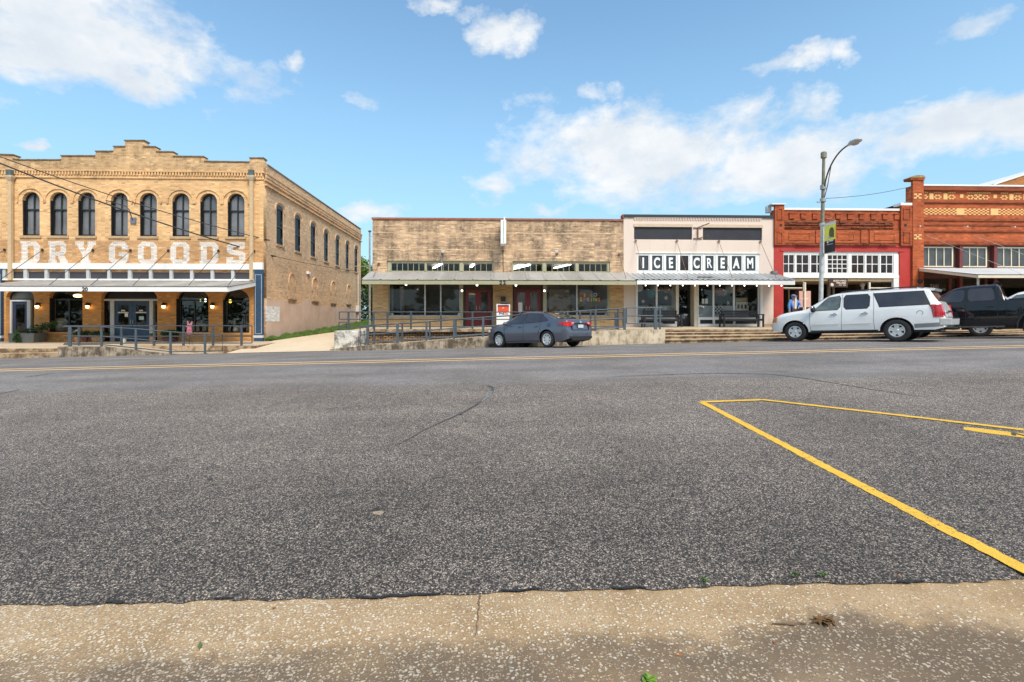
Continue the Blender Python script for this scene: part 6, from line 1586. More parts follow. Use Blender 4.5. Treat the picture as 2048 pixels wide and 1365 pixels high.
for a, b in ((1843.4, 1899.6), (1905.2, 1971.6), (1976.2, 2060)):
    part('shop_window', MB().add([(fx(a), YF+.15, 1.4), (fx(b), YF+.15, 1.4), (fx(b), YF+.15, fz(557.2, a)), (fx(a), YF+.15, fz(557.2, a))], [(0, 1, 2, 3)]), shop_glass, ob)
sign_text('window_lettering', 'SHI', fx(1872), YF+.10, fz(573, 1872), .30, plain('faded pink lettering', (.46, .30, .30), .7), ob, .006, 0, 1.0, space=1.2)
yfo = 23.5
awo = awning(ob, fx(1835), X1s-1, yfo, fz(537.5, 1950), Z_(550, 1957, yfo), Z_(556, 1957, yfo), tin_white, cream_p, ribs=1.9, amp=.006)
for q in range(3):
    part('tie_rod', MB().tube([(fx(1850+96*q), YF-.04, fz(471, 1900)), (fx(1850+96*q)+2.2, yfo+.4, Z_(549, 1957, yfo)+.06)], .008, 6), steel_m, awo)
part('post', MB().tube([(X_(1956, 24.0), 24.0, 1.1), (X_(1956, 24.0), 24.0, Z_(552, 1956, 24.0))], .05, 8), alu, awo)
part('wall_lamp', MB().tube([(fx(1834), YF-.16, fz(545, 1834)), (fx(1833.5), YF-.2, fz(560, 1834))], .012, 5).sphere((fx(1834), YF-.22, fz(564, 1834)), .12, 10, 8, (1, 1, 1.1)), black_s, ob)
part('roof', MB().box(X0+.01, X1s-.01, YF+.36, YF+14, ztop-.9, ztop-.8).box(X1s-.3, X1s-.01, YF+.36, YF+14, 0, ztop-.01), room_m, ob)
# gabled building rising behind it
gb = root('gabled_building', (X_(2070, 42), 42, 1.5), 'orange brick gable end with white edged roof rising behind the ornate building', 'building')
ga = at(1987, 371, 42); gm = at(2150, 318, 42); ge = (2*gm[0]-ga[0], 42, ga[2])
part('wall', wallY('wall', [(ga[0]+.1, 1), (ge[0]-.1, 1), (ge[0]-.1, ge[2]-.001), (gm[0], gm[2]-.001), (ga[0]+.1, ga[2]-.001)], [], 42, .3), brickmat('orange gable brick', (.44, .18, .055), (.38, .14, .045), (.34, .17, .08), stain=(.2, .08, .03), stain_amt=.4), gb)
rf = MB()
for s_, e_ in ((ga, gm), (gm, ge)):
    rf.hexa([(s_[0], 41.93, s_[2]), (e_[0], 41.93, e_[2]), (e_[0], 56, e_[2]), (s_[0], 56, s_[2])], [(s_[0], 41.93, s_[2]+.13), (e_[0], 41.93, e_[2]+.13), (e_[0], 56, e_[2]+.13), (s_[0], 56, s_[2]+.13)])
part('roof', rf, flash_m, gb)
# ------------------------------------------------------------------ vehicles
def interp(P, x, smooth=True):
    if x <= P[0][0]: return P[0][1]
    if x >= P[-1][0]: return P[-1][1]
    for i in range(len(P)-1):
        if x <= P[i+1][0]:
            (x0, y0), (x1, y1) = P[i], P[i+1]
            t = (x-x0)/(x1-x0)
            if not smooth: return y0+(y1-y0)*t
            def sl(k):
                if k == 0 or k == len(P)-1: return 0 if False else ((P[1][1]-P[0][1])/(P[1][0]-P[0][0]) if k == 0 else (P[-1][1]-P[-2][1])/(P[-1][0]-P[-2][0]))
                a = (P[k][1]-P[k-1][1])/(P[k][0]-P[k-1][0]); b = (P[k+1][1]-P[k][1])/(P[k+1][0]-P[k][0])
                return 0 if a*b <= 0 else 2*a*b/(a+b)
            L = x1-x0
            return ((2*t**3-3*t*t+1)*y0+(t**3-2*t*t+t)*L*sl(i)+(-2*t**3+3*t*t)*y1+(t**3-t*t)*L*sl(i+1))
class Car:
    def __init__(s, sp):
        s.__dict__.update(sp)
    def w(s, x):
        return interp(s.plan, x)*s.W/2
    def prof(s, z):
        return interp(s.side, z)
    def zl(s, x):
        z = interp(s.low, x, False)
        for xa in s.axles:
            d = abs(x-xa)
            if d < s.Ra: z = max(z, s.rw+sqrt(max(0, s.Ra**2-d*d))*s.arch_k)
        return z
    def ring(s, x):
        T = interp(s.top, x, s.smooth_top); B = min(interp(s.belt, x), T-.03); e = min(interp(s.edge, x)*s.W/2, s.w(x)*s.prof(B)-.01)
        zl = min(s.zl(x), B-.05); w_ = s.w(x)
        pts = []
        for f in (0, .06, .16, .34, .55, .74, .88, 1.0):
            z = zl+(B-zl)*f; pts.append((w_*s.prof(z), z))
        yb = pts[-1][0]; ze = B+(T-B)*s.edge_f
        for f in (.5, 1.0):
            pts.append((yb+(e-yb)*f, B+(ze-B)*f))
        dz = T-ze
        pts.append((e*.90, ze+dz*.60)); pts.append((e*.62, ze+dz*.90)); pts.append((e*.3, ze+dz*.985)); pts.append((0, T))
        return pts
    def surf(s, x, z):                           # side glass surface
        T = interp(s.top, x, s.smooth_top); B = min(interp(s.belt, x), T-.03); yb = s.w(x)*s.prof(B); e = min(interp(s.edge, x)*s.W/2, yb-.01); ze = B+(T-B)*s.edge_f
        if z <= B: return s.w(x)*s.prof(z)
        return yb+(e-yb)*min(1, (z-B)/max(1e-3, ze-B))
    def roofz(s, x, y):
        T = interp(s.top, x, s.smooth_top); B = min(interp(s.belt, x), T-.03); e = min(interp(s.edge, x)*s.W/2, s.w(x)*s.prof(B)-.01); ze = B+(T-B)*s.edge_f
        f = abs(y)/e
        return interp([(0, T), (.3, ze+(T-ze)*.985), (.62, ze+(T-ze)*.90), (.90, ze+(T-ze)*.60), (1, ze)], f, False)
    def build(s, rootobj, paint):
        xs = set(lin(s.x0, s.x1, 90))
        for xa in s.axles:
            xs |= set(xa+s.Ra*cos(pi*k/16) for k in range(17)); xs |= {xa-s.Ra-.004, xa+s.Ra+.004}
        xs |= set(s.extra)
        xs = sorted(v for v in xs if s.x0 <= v <= s.x1)
        R = [s.ring(x) for x in xs]; n = len(R[0])
        vs = []; fs = []
        for x, r in zip(xs, R):
            vs += [(x, y, z) for y, z in r]+[(x, -y, z) for y, z in r[-2::-1]]
        m = 2*n-1
        for i in range(len(xs)-1):
            for j in range(m-1): fs.append((i*m+j, (i+1)*m+j, (i+1)*m+j+1, i*m+j+1))
        fs.append(tuple(range(m))); fs.append(tuple((len(xs)-1)*m+j for j in range(m-1, -1, -1)))
        s.body = part('body', MB().add(vs, fs), paint, rootobj, 32, True)
        # underbody and arch liners
        ub = MB().box(s.x0+.35, s.x1-.35, -s.W*.36, s.W*.36, s.gc, s.gc+.35)
        part('underbody', ub, dark_trim, rootobj, None, True)
        return s.body
    def glass(s, name, bl, br, tr, tl, side, rootobj, mat, off=.008, trim=True, rr=0):
        nx, nz = 14, 6
        for (grow, o_, mt, nm) in (((.022, off*.5, dark_trim, 'window_trim'), (0, off, mat, name)) if trim else ((0, off, mat, name),)):
            vs = []; fs = []
            for i in range(nx+1):
                for j in range(nz+1):
                    u, v = i/nx, j/nz
                    xa = bl[0]+(br[0]-bl[0])*u; za = bl[1]+(br[1]-bl[1])*u; xb = tl[0]+(tr[0]-tl[0])*u; zb = tl[1]+(tr[1]-tl[1])*u
                    x = xa+(xb-xa)*v; z = za+(zb-za)*v
                    cx = (bl[0]+br[0]+tr[0]+tl[0])/4; cz = (bl[1]+tl[1])/2
                    x += grow*(1 if x > cx else -1)*(1 if i in (0, nx) else 0)
                    z += grow*(1 if j == nz else -1 if j == 0 else 0)
                    vs.append((x, side*(s.surf(x, z)+o_), z))
            for i in range(nx):
                for j in range(nz):
                    if rr and ((i < 1 or i >= nx-1) and (j < 1 or j >= nz-1)):
                        a = [(i*(nz+1)+j), ((i+1)*(nz+1)+j), ((i+1)*(nz+1)+j+1), (i*(nz+1)+j+1)]
                        drop = (0 if j == 0 else 3) if i < 1 else (1 if j == 0 else 2)
                        a.pop(drop); fs.append(tuple(a)); continue
                    fs.append((i*(nz+1)+j, (i+1)*(nz+1)+j, (i+1)*(nz+1)+j+1, i*(nz+1)+j+1))
            if grow: tr_ = part(nm, MB().add(vs, fs), mt, rootobj, 30, True)
            else: g = part(nm, MB().add(vs, fs), mt, rootobj, 30, True)
        return g
    def screen(s, name, xa, xb, ya, yb, rootobj, mat, off=.012):
        vs = []; fs = []; nx, ny = 10, 12
        for i in range(nx+1):
            for j in range(ny+1):
                x = xa+(xb-xa)*i/nx; hw_ = ya+(yb-ya)*i/nx; y = -hw_+2*hw_*j/ny
                vs.append((x, y, s.roofz(x, y)+off))
        for i in range(nx):
            for j in range(ny): fs.append((i*(ny+1)+j, (i+1)*(ny+1)+j, (i+1)*(ny+1)+j+1, i*(ny+1)+j+1))
        return part(name, MB().add(vs, fs), mat, rootobj, 30, True)
    def line(s, pts, side, wid, rootobj, name, mat, off=.004):
        """thin strip on the side surface through (x,z) points"""
        vs = []; fs = []; P = []
        for a, b in zip(pts[:-1], pts[1:]):
            P += [(a[0]+(b[0]-a[0])*k/6, a[1]+(b[1]-a[1])*k/6) for k in range(6)]
        P.append(pts[-1])
        for i, p in enumerate(P):
            a, b = P[max(0, i-1)], P[min(len(P)-1, i+1)]
            d = Vector((b[0]-a[0], b[1]-a[1])).normalized(); nx_, nz_ = -d.y*wid/2, d.x*wid/2
            for q in (-1, 1):
                x, z = p[0]+nx_*q, p[1]+nz_*q; vs.append((x, side*(s.surf(x, z)+off), z))
        for i in range(len(P)-1): fs.append((2*i, 2*i+2, 2*i+3, 2*i+1))
        return part(name, MB().add(vs, fs), mat, rootobj, None, True)
    def wheel(s, x, side, rootobj, spokes, rim_r, tw=.22, inset=.02, multi=None):
        r = s.rw; yo = side*(s.W/2-inset)
        o = lambda d: yo-side*d
        wh = part('wheel', MB().lathe([(rim_r, o(.03)-0), (rim_r+.02, o(.008)), (r-.05, o(0)), (r-.012, o(.02)), (r, o(.06)), (r, o(tw-.05)), (r-.02, o(tw-.01)), (rim_r, o(tw))], (x, 0, r), 'y', 36) if False else
                  MB().lathe([(rim_r, 0), (rim_r+.02, .012), (r-.05, .018), (r-.012, -.0), (r, -.045), (r, -tw+.05), (r-.02, -tw+.01), (rim_r, -tw)], (0, 0, 0), 'y', 36), rubber_m, rootobj, 40, True)
        M_ = Matrix.Translation((x, yo, r)) @ Matrix.Diagonal((1, side, 1, 1))
        wh.matrix_local = M_
        hub = MB().lathe([(rim_r+.006, .004), (rim_r-.018, .006), (rim_r-.03, -.03), (rim_r-.04, -.09)], (0, 0, 0), 'y', 36)
        hub.lathe([(0, -.005), (.05, -.008), (.075, -.03), (.08, -.06)], (0, 0, 0), 'y', 16)
        for k in range(spokes):
            for da in ((0,) if not multi else (-multi, multi)):
                a = 2*pi*k/spokes+pi/2+da
                ca, sa = cos(a), sin(a); px_, pz_ = -sa, ca
                wi, wo = s.spw
                a0, a1 = .045, rim_r-.012
                b = []
                t_ = []
                for (rr_, ww) in ((a0, wi), (a1, wo)):
                    for q in (-1, 1): b.append((rr_*ca+px_*ww*q, -.075, rr_*sa+pz_*ww*q)); t_.append((rr_*ca+px_*ww*q, -.016 if rr_ == a0 else -.008, rr_*sa+pz_*ww*q))
                hub.hexa([b[0], b[1], b[3], b[2]], [t_[0], t_[1], t_[3], t_[2]])
        part('rim', hub, alloy_m, wh, 35, True)
        part('brake_disc', MB().lathe([(0, -.085), (rim_r-.02, -.085), (rim_r-.02, -.10), (0, -.10)], (0, 0, 0), 'y', 24).lathe([(0, -tw+.03), (rim_r+.003, -tw+.03), (rim_r+.003, -tw+.01), (0, -tw+.01)], (0, 0, 0), 'y', 24), black_s, wh, None, True)
        return wh
def place(rootobj, X, Y, th, sc=(1, 1, 1)):
    """stand the vehicle on the tilted street; th = heading angle from -X towards +Y"""
    h = Vector((-cos(th), sin(th), 0)); l = Vector((-sin(th), -cos(th), 0))
    e = .8
    gx = (G(X+h.x*e, min(22.2, Y+h.y*e))-G(X-h.x*e, Y-h.y*e))/(2*e); gy = (G(X+l.x*e, Y+l.y*e)-G(X-l.x*e, min(22.2, Y-l.y*e)))/(2*e)
    fw = Vector((h.x, h.y, gx)).normalized(); lf = Vector((l.x, l.y, gy)); lf = (lf-fw*lf.dot(fw)).normalized(); up = fw.cross(lf)
    M_ = (Matrix((fw, lf, up)).transposed()).to_4x4() @ Matrix.Diagonal((*sc, 1)); M_.translation = (X, Y, G(X, Y))
    rootobj.matrix_world = M_
def carpaint(name, col, metal=.35, rough=.32):
    m, N, b = newmat(name)
    o = N.obj(); n = N.noise(o, 1.5, 3)
    N.put(b.inputs['Base Color'], N.ramp(n, [(.3, tuple(c*.94 for c in col)), (.7, tuple(c*1.05 for c in col))]))
    b.inputs['Metallic'].default_value = metal; b.inputs['Roughness'].default_value = rough
    b.inputs['Coat Weight'].default_value = 1.0; b.inputs['Coat Roughness'].default_value = .03; b.inputs['Specular IOR Level'].default_value = .5 if sum(col) > .1 else .05
    return m
paint_blue = carpaint('slate blue car paint', (.095, .108, .142), .4, .30)
paint_silver = carpaint('silver white car paint', (.80, .80, .785), .0, .32)
paint_black = carpaint('black car paint', (.008, .0085, .011), .0, .25)

# --- dark blue sedan
sed = root('parked_sedan', (0, 0, 0), 'dark slate blue sedan parked nose in against the long ramp wall', 'car')
c = Car(dict(W=1.80, x0=-2.33, x1=2.32, rw=.325, Ra=.385, arch_k=1.0, axles=(1.36, -1.34), gc=.2, smooth_top=True, edge_f=.86, spw=(.036, .030),
    plan=[(-2.33, .80), (-2.25, .885), (-2.05, .95), (-1.6, .985), (-.8, 1.0), (.9, 1.0), (1.5, .985), (1.95, .93), (2.2, .82), (2.32, .66)],
    side=[(.15, .90), (.32, .965), (.50, .985), (.62, 1.0), (.74, .985), (.92, .95), (1.1, .91)],
    low=[(-2.33, .34), (-2.1, .24), (-1.8, .20), (-.9, .20), (1.0, .19), (1.8, .19), (2.2, .20), (2.32, .26)],
    top=[(-2.33, .60), (-2.30, .74), (-2.26, 1.0), (-2.16, 1.085), (-2.0, 1.105), (-1.74, 1.125), (-1.35, 1.265), (-1.0, 1.385), (-.66, 1.45), (-.25, 1.478), (.15, 1.455), (.5, 1.36), (.9, 1.19), (1.18, 1.055), (1.3, 1.01), (1.65, .94), (2.0, .84), (2.2, .70), (2.32, .48)],
    belt=[(-2.33, .55), (-2.2, .93), (-1.8, .985), (-1.0, .975), (.6, .925), (1.2, .90), (1.8, .82), (2.2, .6), (2.32, .42)],
    edge=[(-2.33, .76), (-2.0, .80), (-1.7, .80), (-1.2, .70), (-.7, .655), (.2, .655), (.7, .70), (1.2, .80), (1.6, .82), (2.1, .76), (2.32, .6)],
    extra=(-2.3, -2.27, -2.22, -2.18, 2.25, 2.28)))
c.build(sed, paint_blue)
for sd in (1, -1):
    c.glass('side_window', (.95, .99), (-.07, .995), (-.12, 1.375), (.36, 1.335), sd, sed, car_glass_g)
    c.glass('side_window', (-.15, .998), (-.93, 1.02), (-.90, 1.325), (-.18, 1.375), sd, sed, car_glass_g)
    c.glass('side_window', (-.98, 1.022), (-1.36, 1.06), (-1.02, 1.27), (-.965, 1.30), sd, sed, car_glass_g)
    seam = plain('panel gap', (.006, .007, .01), .6)
    c.line([(-.10, .985), (-.10, .5), (-.06, .26)], sd, .012, sed, 'door_gap', seam)
    c.line([(1.02, .93), (.98, .6), (.96, .26)], sd, .012, sed, 'door_gap', seam)
    c.line([(-1.0, .99), (-1.02, .78), (-.93, .62), (-.90, .5)], sd, .012, sed, 'door_gap', seam)
    c.line([(1.0, .25), (0, .27), (-.9, .26)], sd, .02, sed, 'sill_crease', seam)
    for hx_ in (.02, -.88):
        part('door_handle', MB().box(hx_-.02, hx_+.16, sd*(c.surf(hx_+.07, .845))-.004*sd, sd*(c.surf(hx_+.07, .845)+.035), .83, .865), paint_blue, sed, None, True, .01)
    part('mirror', MB().sphere((.80, sd*1.0, 1.0), .11, 12, 8, (.75, 1.1, .72)).box(.76, .84, sd*.84, sd*.95, .955, .985), paint_blue, sed, 60, True)
    # wedge tail lamp wrapping round the corner
    vs = []; fs = []
    L = [(-2.315, .38, .90, .955), (-2.315, .52, .83, .97), (-2.30, .66, .80, .975), (-2.24, .765, .80, .975), (-2.10, .835, .845, .965), (-1.92, .862, .91, .945)]
    for (x, y, za_, zb_) in L: vs += [(x-.03, sd*(y+.018), za_), (x-.03, sd*(y+.018), zb_), (x+.10, sd*(y-.06), zb_), (x+.10, sd*(y-.06), za_)]
    for i in range(len(L)-1):
        for j in range(4): fs.append((4*i+j, 4*i+(j+1) % 4, 4*i+4+(j+1) % 4, 4*i+4+j))
    fs += [(0, 1, 2, 3), (20, 21, 22, 23)]
    tl = part('tail_lamp', MB().add(vs, fs), lamp_red, sed, 40, True)
    part('clear_band', MB().hexa([(-2.352, sd*.43, .915), (-2.352, sd*.56, .90), (-2.335, sd*.56, .90), (-2.335, sd*.43, .915)], [(-2.352, sd*.43, .935), (-2.352, sd*.56, .935), (-2.335, sd*.56, .935), (-2.335, sd*.43, .935)]), lamp_clear, tl, None, True)
    part('headlamp', MB().sphere((1.98, sd*.72, .70), .17, 12, 8, (1.2, .75, .5)), lamp_clear, sed, 60, True)
    for xa in c.axles: c.wheel(xa, sd, sed, 8, .215, .21, .035)
part('fuel_flap', MB().add([(x, c.surf(x, z)+.004, z) for x, z in ((-1.36, .80), (-1.53, .80), (-1.54, .94), (-1.35, .94))], [(0, 1, 2, 3)]), carpaint('flap edge paint', (.038, .05, .085)), sed, None, True)
c.screen('rear_window', -1.70, -.80, .62, .52, sed, car_glass)
c.screen('windscreen', .28, 1.16, .52, .66, sed, car_glass)
part('garnish', MB().box(-2.345, -2.31, -.36, .36, .895, .925), dark_trim, sed, None, True)
part('emblem', MB().lathe([(0, -.012), (.045, -.012), (.05, 0), (0, 0)], (-2.335, 0, .965), 'x', 16), chrome_m, sed, None, True)
part('licence_plate', MB().box(-2.35, -2.325, -.16, .16, .735, .86), plate_m, sed, None, True, .004)
part('bumper_vent', MB().box(-2.352, -2.31, -.70, .70, .335, .415).box(-2.35, -2.30, -.55, .55, .26, .333), dark_trim, sed, None, True)
part('trunk_gap', MB().box(-2.34, -2.30, -.52, .52, .655, .667).box(-2.34, -2.3, -.53, -.515, .667, .86).box(-2.34, -2.3, .515, .53, .667, .86), seam, sed, None, True)
th = radians(47)
place(sed, 1.17+sin(th)*.80-.02, 20.36+cos(th)*.80, th)

# --- silver white long SUV
def make_suv():
    r = root('parked_suv', (0, 0, 0), 'silver white long SUV parked nose in beside the street lamp', 'car', 'silver SUVs')
    c = Car(dict(W=2.02, x0=-2.98, x1=2.64, rw=.405, Ra=.49, arch_k=.98, axles=(1.66, -1.64), gc=.32, smooth_top=True, edge_f=.86, spw=(.065, .075),
        plan=[(-2.98, .84), (-2.9, .92), (-2.7, .965), (-2.2, .99), (-1, 1.0), (1.2, 1.0), (1.9, .985), (2.3, .94), (2.52, .84), (2.64, .66)],
        side=[(.3, .94), (.45, .975), (.7, 1.0), (.9, .995), (1.15, .975), (1.35, .945)],
        low=[(-2.98, .52), (-2.7, .42), (-2.2, .42), (-1.1, .40), (1.1, .39), (2.1, .40), (2.5, .42), (2.64, .5)],
        top=[(-2.98, .78), (-2.93, .86), (-2.90, 1.12), (-2.84, 1.30), (-2.66, 1.66), (-2.52, 1.90), (-2.35, 1.94), (-1.6, 1.965), (-.6, 1.965), (.1, 1.94), (.4, 1.89), (.75, 1.70), (1.12, 1.44), (1.28, 1.335), (1.45, 1.29), (1.9, 1.235), (2.25, 1.15), (2.48, 1.03), (2.6, .84), (2.64, .62)],
        belt=[(-2.98, .7), (-2.88, 1.0), (-2.7, 1.215), (-1, 1.215), (.9, 1.19), (1.4, 1.16), (2, 1.06), (2.45, .88), (2.64, .56)],
        edge=[(-2.98, .80), (-2.8, .80), (-2.5, .755), (-2, .755), (.2, .755), (.7, .77), (1.2, .84), (1.6, .87), (2.2, .84), (2.64, .62)],
        extra=(-2.95, -2.92, -2.89, -2.6, -2.55, 2.6)))
    c.build(r, paint_silver)
    for sd in (1, -1):
        c.glass('side_window', (.98, 1.25), (.10, 1.26), (.08, 1.79), (.52, 1.735), sd, r, car_glass_l, .008, True, 1)
        c.glass('side_window', (-.06, 1.262), (-.84, 1.27), (-.84, 1.80), (-.03, 1.80), sd, r, car_glass_g, .008, True, 1)
        c.glass('side_window', (-1.17, 1.30), (-2.56, 1.325), (-2.38, 1.80), (-.97, 1.805), sd, r, car_glass_g, .008, True)
        sm = plain('silver panel gap', (.16, .16, .165), .6)
        for ln in ([(.02, 1.86), (.02, 1.2), (.04, .45)], [(1.10, 1.25), (1.12, .8), (1.08, .45)], [(-.95, 1.86), (-.99, 1.3), (-.98, .8), (-1.0, .45)]):
            c.line(ln, sd, .012, r, 'door_gap', sm)
        for (a, b) in ((.10, 1.02), (-.92, -.02)):
            c.line([(b, .70), (a, .71)], sd, .055, r, 'side_moulding', paint_silver, .022)
            c.line([(b, .672), (a, .682)], sd, .012, r, 'moulding_strip', chrome_m, .028)
        c.line([(1.1, .42), (-1.1, .42)], sd, .05, r, 'rocker', dark_trim, .006)
        c.line([(-2.14, .56), (-2.9, .60)], sd, .14, r, 'bumper_valance', plain('grey valance', (.22, .225, .23), .5), .006)
        for hx_ in (.16, -.82):
            part('door_handle', MB().box(hx_, hx_+.22, sd*(c.surf(hx_, 1.08)), sd*(c.surf(hx_, 1.08)+.045), 1.055, 1.095).box(hx_+.04, hx_+.14, sd*(c.surf(hx_, 1.08)), sd*(c.surf(hx_, 1.08)+.012), 1.10, 1.135), chrome_m, r, None, True, .01)
        part('mirror', MB().sphere((.94, sd*1.15, 1.30), .14, 12, 8, (.6, .95, .95)).box(.90, .98, sd*.96, sd*1.1, 1.22, 1.27), dark_trim, r, 60, True)
        part('mirror_cap', MB().sphere((.962, sd*1.15, 1.335), .136, 12, 6, (.6, .9, .85)), chrome_m, r, 60, True)
        vs = []; fs = []
        L = [(-2.93, .80, ), (-2.90, .93), (-2.80, .982), (-2.66, .99)]
        for i, (x, y) in enumerate(L):
            xo = 0.0
            vs += [(x-.012, sd*y, .86), (x-.004, sd*y, 1.02), (x+.045, sd*y*.985, 1.30), (x+.16, sd*(y-.08), 1.30), (x+.16, sd*(y-.08), .86)]
        for i in range(len(L)-1):
            for j in range(5): fs.append((5*i+j, 5*i+(j+1) % 5, 5*i+5+(j+1) % 5, 5*i+5+j))
        fs += [(0, 1, 2, 3, 4), (15, 16, 17, 18, 19)]
        part('tail_lamp', MB().add(vs, fs), lamp_red, r, 40, True)
        part('headlamp', MB().hexa([(2.36, sd*.985, .82), (2.60, sd*.80, .80), (2.5, sd*.6, .80), (2.2, sd*.8, .82)], [(2.32, sd*.955, 1.02), (2.54, sd*.80, 1.0), (2.4, sd*.6, 1.0), (2.2, sd*.8, 1.02)]), lamp_amber, r, None, True, .02)
        for xa in c.axles: c.wheel(xa, sd, r, 5, .235, .27, .03)
        part('roof_rail', MB().tube([(.1, sd*.70, 1.935), (-.1, sd*.70, 1.975), (-2.2, sd*.70, 1.985), (-2.4, sd*.70, 1.935)], .022, 6), dark_trim, r, None, True)
        # arch liner
        for xa in c.axles:
            part('wheel_well', MB().lathe([(.0, 0), (.485, 0), (.485, -.28), (0, -.28)], (xa, sd*.995 if sd > 0 else -.72, .405), 'y', 24), black_s, r, None, True) if False else None
    part('fuel_flap', MB().lathe([(.075, .0), (.09, .004), (.09, .0)], (-2.3, c.surf(-2.3, 1.02)+.001, 1.02), 'y', 20), sm, r, None, True)
    c.screen('rear_window', -2.79, -2.55, .80, .70, r, plain('brown reflecting rear glass', (.085, .028, .016), .12, spec=.3), .014)
    c.screen('windscreen', .44, 1.26, .64, .78, r, car_glass)
    part('spoiler', MB().hexa([(-2.66, -.70, 1.80), (-2.66, .70, 1.80), (-2.2, .73, 1.88), (-2.2, -.73, 1.88)], [(-2.70, -.70, 1.885), (-2.70, .70, 1.885), (-2.2, .70, 1.962), (-2.2, -.70, 1.962)]), paint_silver, r, None, True)
    part('rear_bumper', MB().hexa([(-3.10, -.85, .56), (-3.10, .85, .56), (-2.8, .97, .56), (-2.8, -.97, .56)], [(-3.12, -.85, .80), (-3.12, .85, .80), (-2.8, .975, .83), (-2.8, -.975, .83)]), plain('grey bumper', (.40, .405, .41), .45), r, None, True, .03)
    part('bumper_step', MB().box(-3.13, -2.9, -.7, .7, .801, .825), dark_trim, r, None, True)
    part('tailgate_trim', MB().box(-2.965, -2.90, -.45, .45, 1.02, 1.09), chrome_m, r, None, True, .01)
    part('licence_plate', MB().box(-2.955, -2.91, -.16, .16, .88, 1.0), plate_m, r, None, True)
    part('tow_hitch', MB().box(-3.2, -2.8, -.05, .05, .40, .47).sphere((-3.2, 0, .5), .035, 8, 6), black_s, r, None, True)
    part('front_bumper', MB().hexa([(2.3, -.93, .44), (2.3, .93, .44), (2.66, .62, .46), (2.66, -.62, .46)], [(2.3, -.97, .70), (2.3, .97, .70), (2.69, .64, .70), (2.69, -.64, .70)]), plain('silver grey bumper', (.47, .475, .48), .4), r, None, True, .03)
    part('exhaust', MB().tube([(-2.2, -.5, .42), (-2.75, -.62, .38)], .04, 8), steel_m, r, None, True)
    return r
suv = make_suv()
th = radians(50)
place(suv, 14.19, 19.47, th, (1.02, 1.04, .985))
suv2 = copy_tree(suv)
suv2['label'] = 'white vehicle mostly hidden behind the black pickup, only roof and front wheel showing'
place(suv2, 23.2, 20.75, radians(46))

# --- black crew cab pickup
pk_ = root('pickup_truck', (0, 0, 0), 'glossy black crew cab pickup truck parked behind the silver SUV', 'truck')
c = Car(dict(W=2.06, x0=-2.95, x1=2.92, rw=.42, Ra=.52, arch_k=1.0, axles=(1.92, -1.78), gc=.40, smooth_top=False, edge_f=.86, spw=(.03, .035),
    plan=[(-2.95, .92), (-2.85, .97), (-2.2, .99), (-1, 1.0), (1.2, 1.0), (2.1, .98), (2.6, .92), (2.8, .82), (2.92, .66)],
    side=[(.35, .95), (.5, .975), (.8, 1.0), (.95, .99), (1.02, .998), (1.25, .975), (1.5, .94)],
    low=[(-2.95, .6), (-2.7, .5), (-2.3, .5), (-1.1, .46), (1.3, .46), (2.5, .46), (2.92, .56)],
    top=[(-2.95, 1.42), (-2.3, 1.42), (-.98, 1.42), (-.955, 1.44), (-.93, 1.47), (-.78, 1.96), (-.70, 2.03), (-.60, 2.03), (-.3, 2.035), (.3, 2.01), (.55, 1.95), (.95, 1.71), (1.35, 1.46), (1.45, 1.40), (2.0, 1.35), (2.5, 1.26), (2.75, 1.12), (2.88, .9), (2.92, .7)],
    belt=[(-2.95, 1.36), (-1, 1.36), (.9, 1.335), (1.5, 1.29), (2.4, 1.16), (2.8, .95), (2.92, .62)],
    edge=[(-2.95, .90), (-1.0, .90), (-.8, .80), (-.5, .765), (.3, .765), (.8, .79), (1.4, .87), (2.2, .86), (2.92, .62)],
    extra=(-.98, -.96, -.94, -.92, -.9, -.86, -.82, -.78, -.74, -.7)))
c.build(pk_, paint_black)
for sd in (1, -1):
    c.glass('side_window', (1.15, 1.40), (.26, 1.41), (.22, 1.865), (.62, 1.82), sd, pk_, car_glass_g, .008, True, 1)
    c.glass('side_window', (.10, 1.412), (-.66, 1.42), (-.60, 1.87), (.10, 1.875), sd, pk_, car_glass_g, .008, True, 1)
    for ln in ([(.18, 1.94), (.18, 1.3), (.2, .52)], [(1.22, 1.36), (1.25, .9), (1.2, .52)], [(-.70, 1.93), (-.78, 1.45), (-.72, .9), (-.72, .52)], [(-.97, 1.40), (-.97, .9), (-.96, .5)]):
        c.line(ln, sd, .02, pk_, 'door_gap', seam, .003)
    for hx_ in (.26, -.64):
        part('door_handle', MB().box(hx_, hx_+.22, sd*(c.surf(hx_, 1.2)), sd*(c.surf(hx_, 1.2)+.05), 1.17, 1.21), dark_trim, pk_, None, True, .01)
    part('running_board', MB().box(-.9, 1.3, sd*.82, sd*1.04, .42, .46), plain('grey running board', (.10, .10, .105), .4), pk_, None, True)
    part('mirror', MB().sphere((1.08, sd*1.2, 1.45), .16, 12, 8, (.6, .9, 1.0)).box(1.04, 1.12, sd*.97, sd*1.15, 1.36, 1.41), dark_trim, pk_, 60, True)
    part('fender_flare', MB().tube([(-1.78+.56*cos(pi*q/16-.1), sd*1.015, .42+.56*sin(pi*q/16-.1)) for q in range(18)], .045, 6), dark_trim, pk_, 40, True)
    part('headlamp', MB().box(2.6, 2.86, sd*.7, sd*.93, .98, 1.12), lamp_clear, pk_, None, True, .02)
    part('tail_lamp', MB().box(-2.975, -2.86, sd*.86, sd*1.0, 1.0, 1.34), lamp_red, pk_, None, True, .01)
    for xa in c.axles: c.wheel(xa, sd, pk_, 6, .27, .29, .02, .12)
c.screen('windscreen', .58, 1.38, .66, .80, pk_, car_glass)
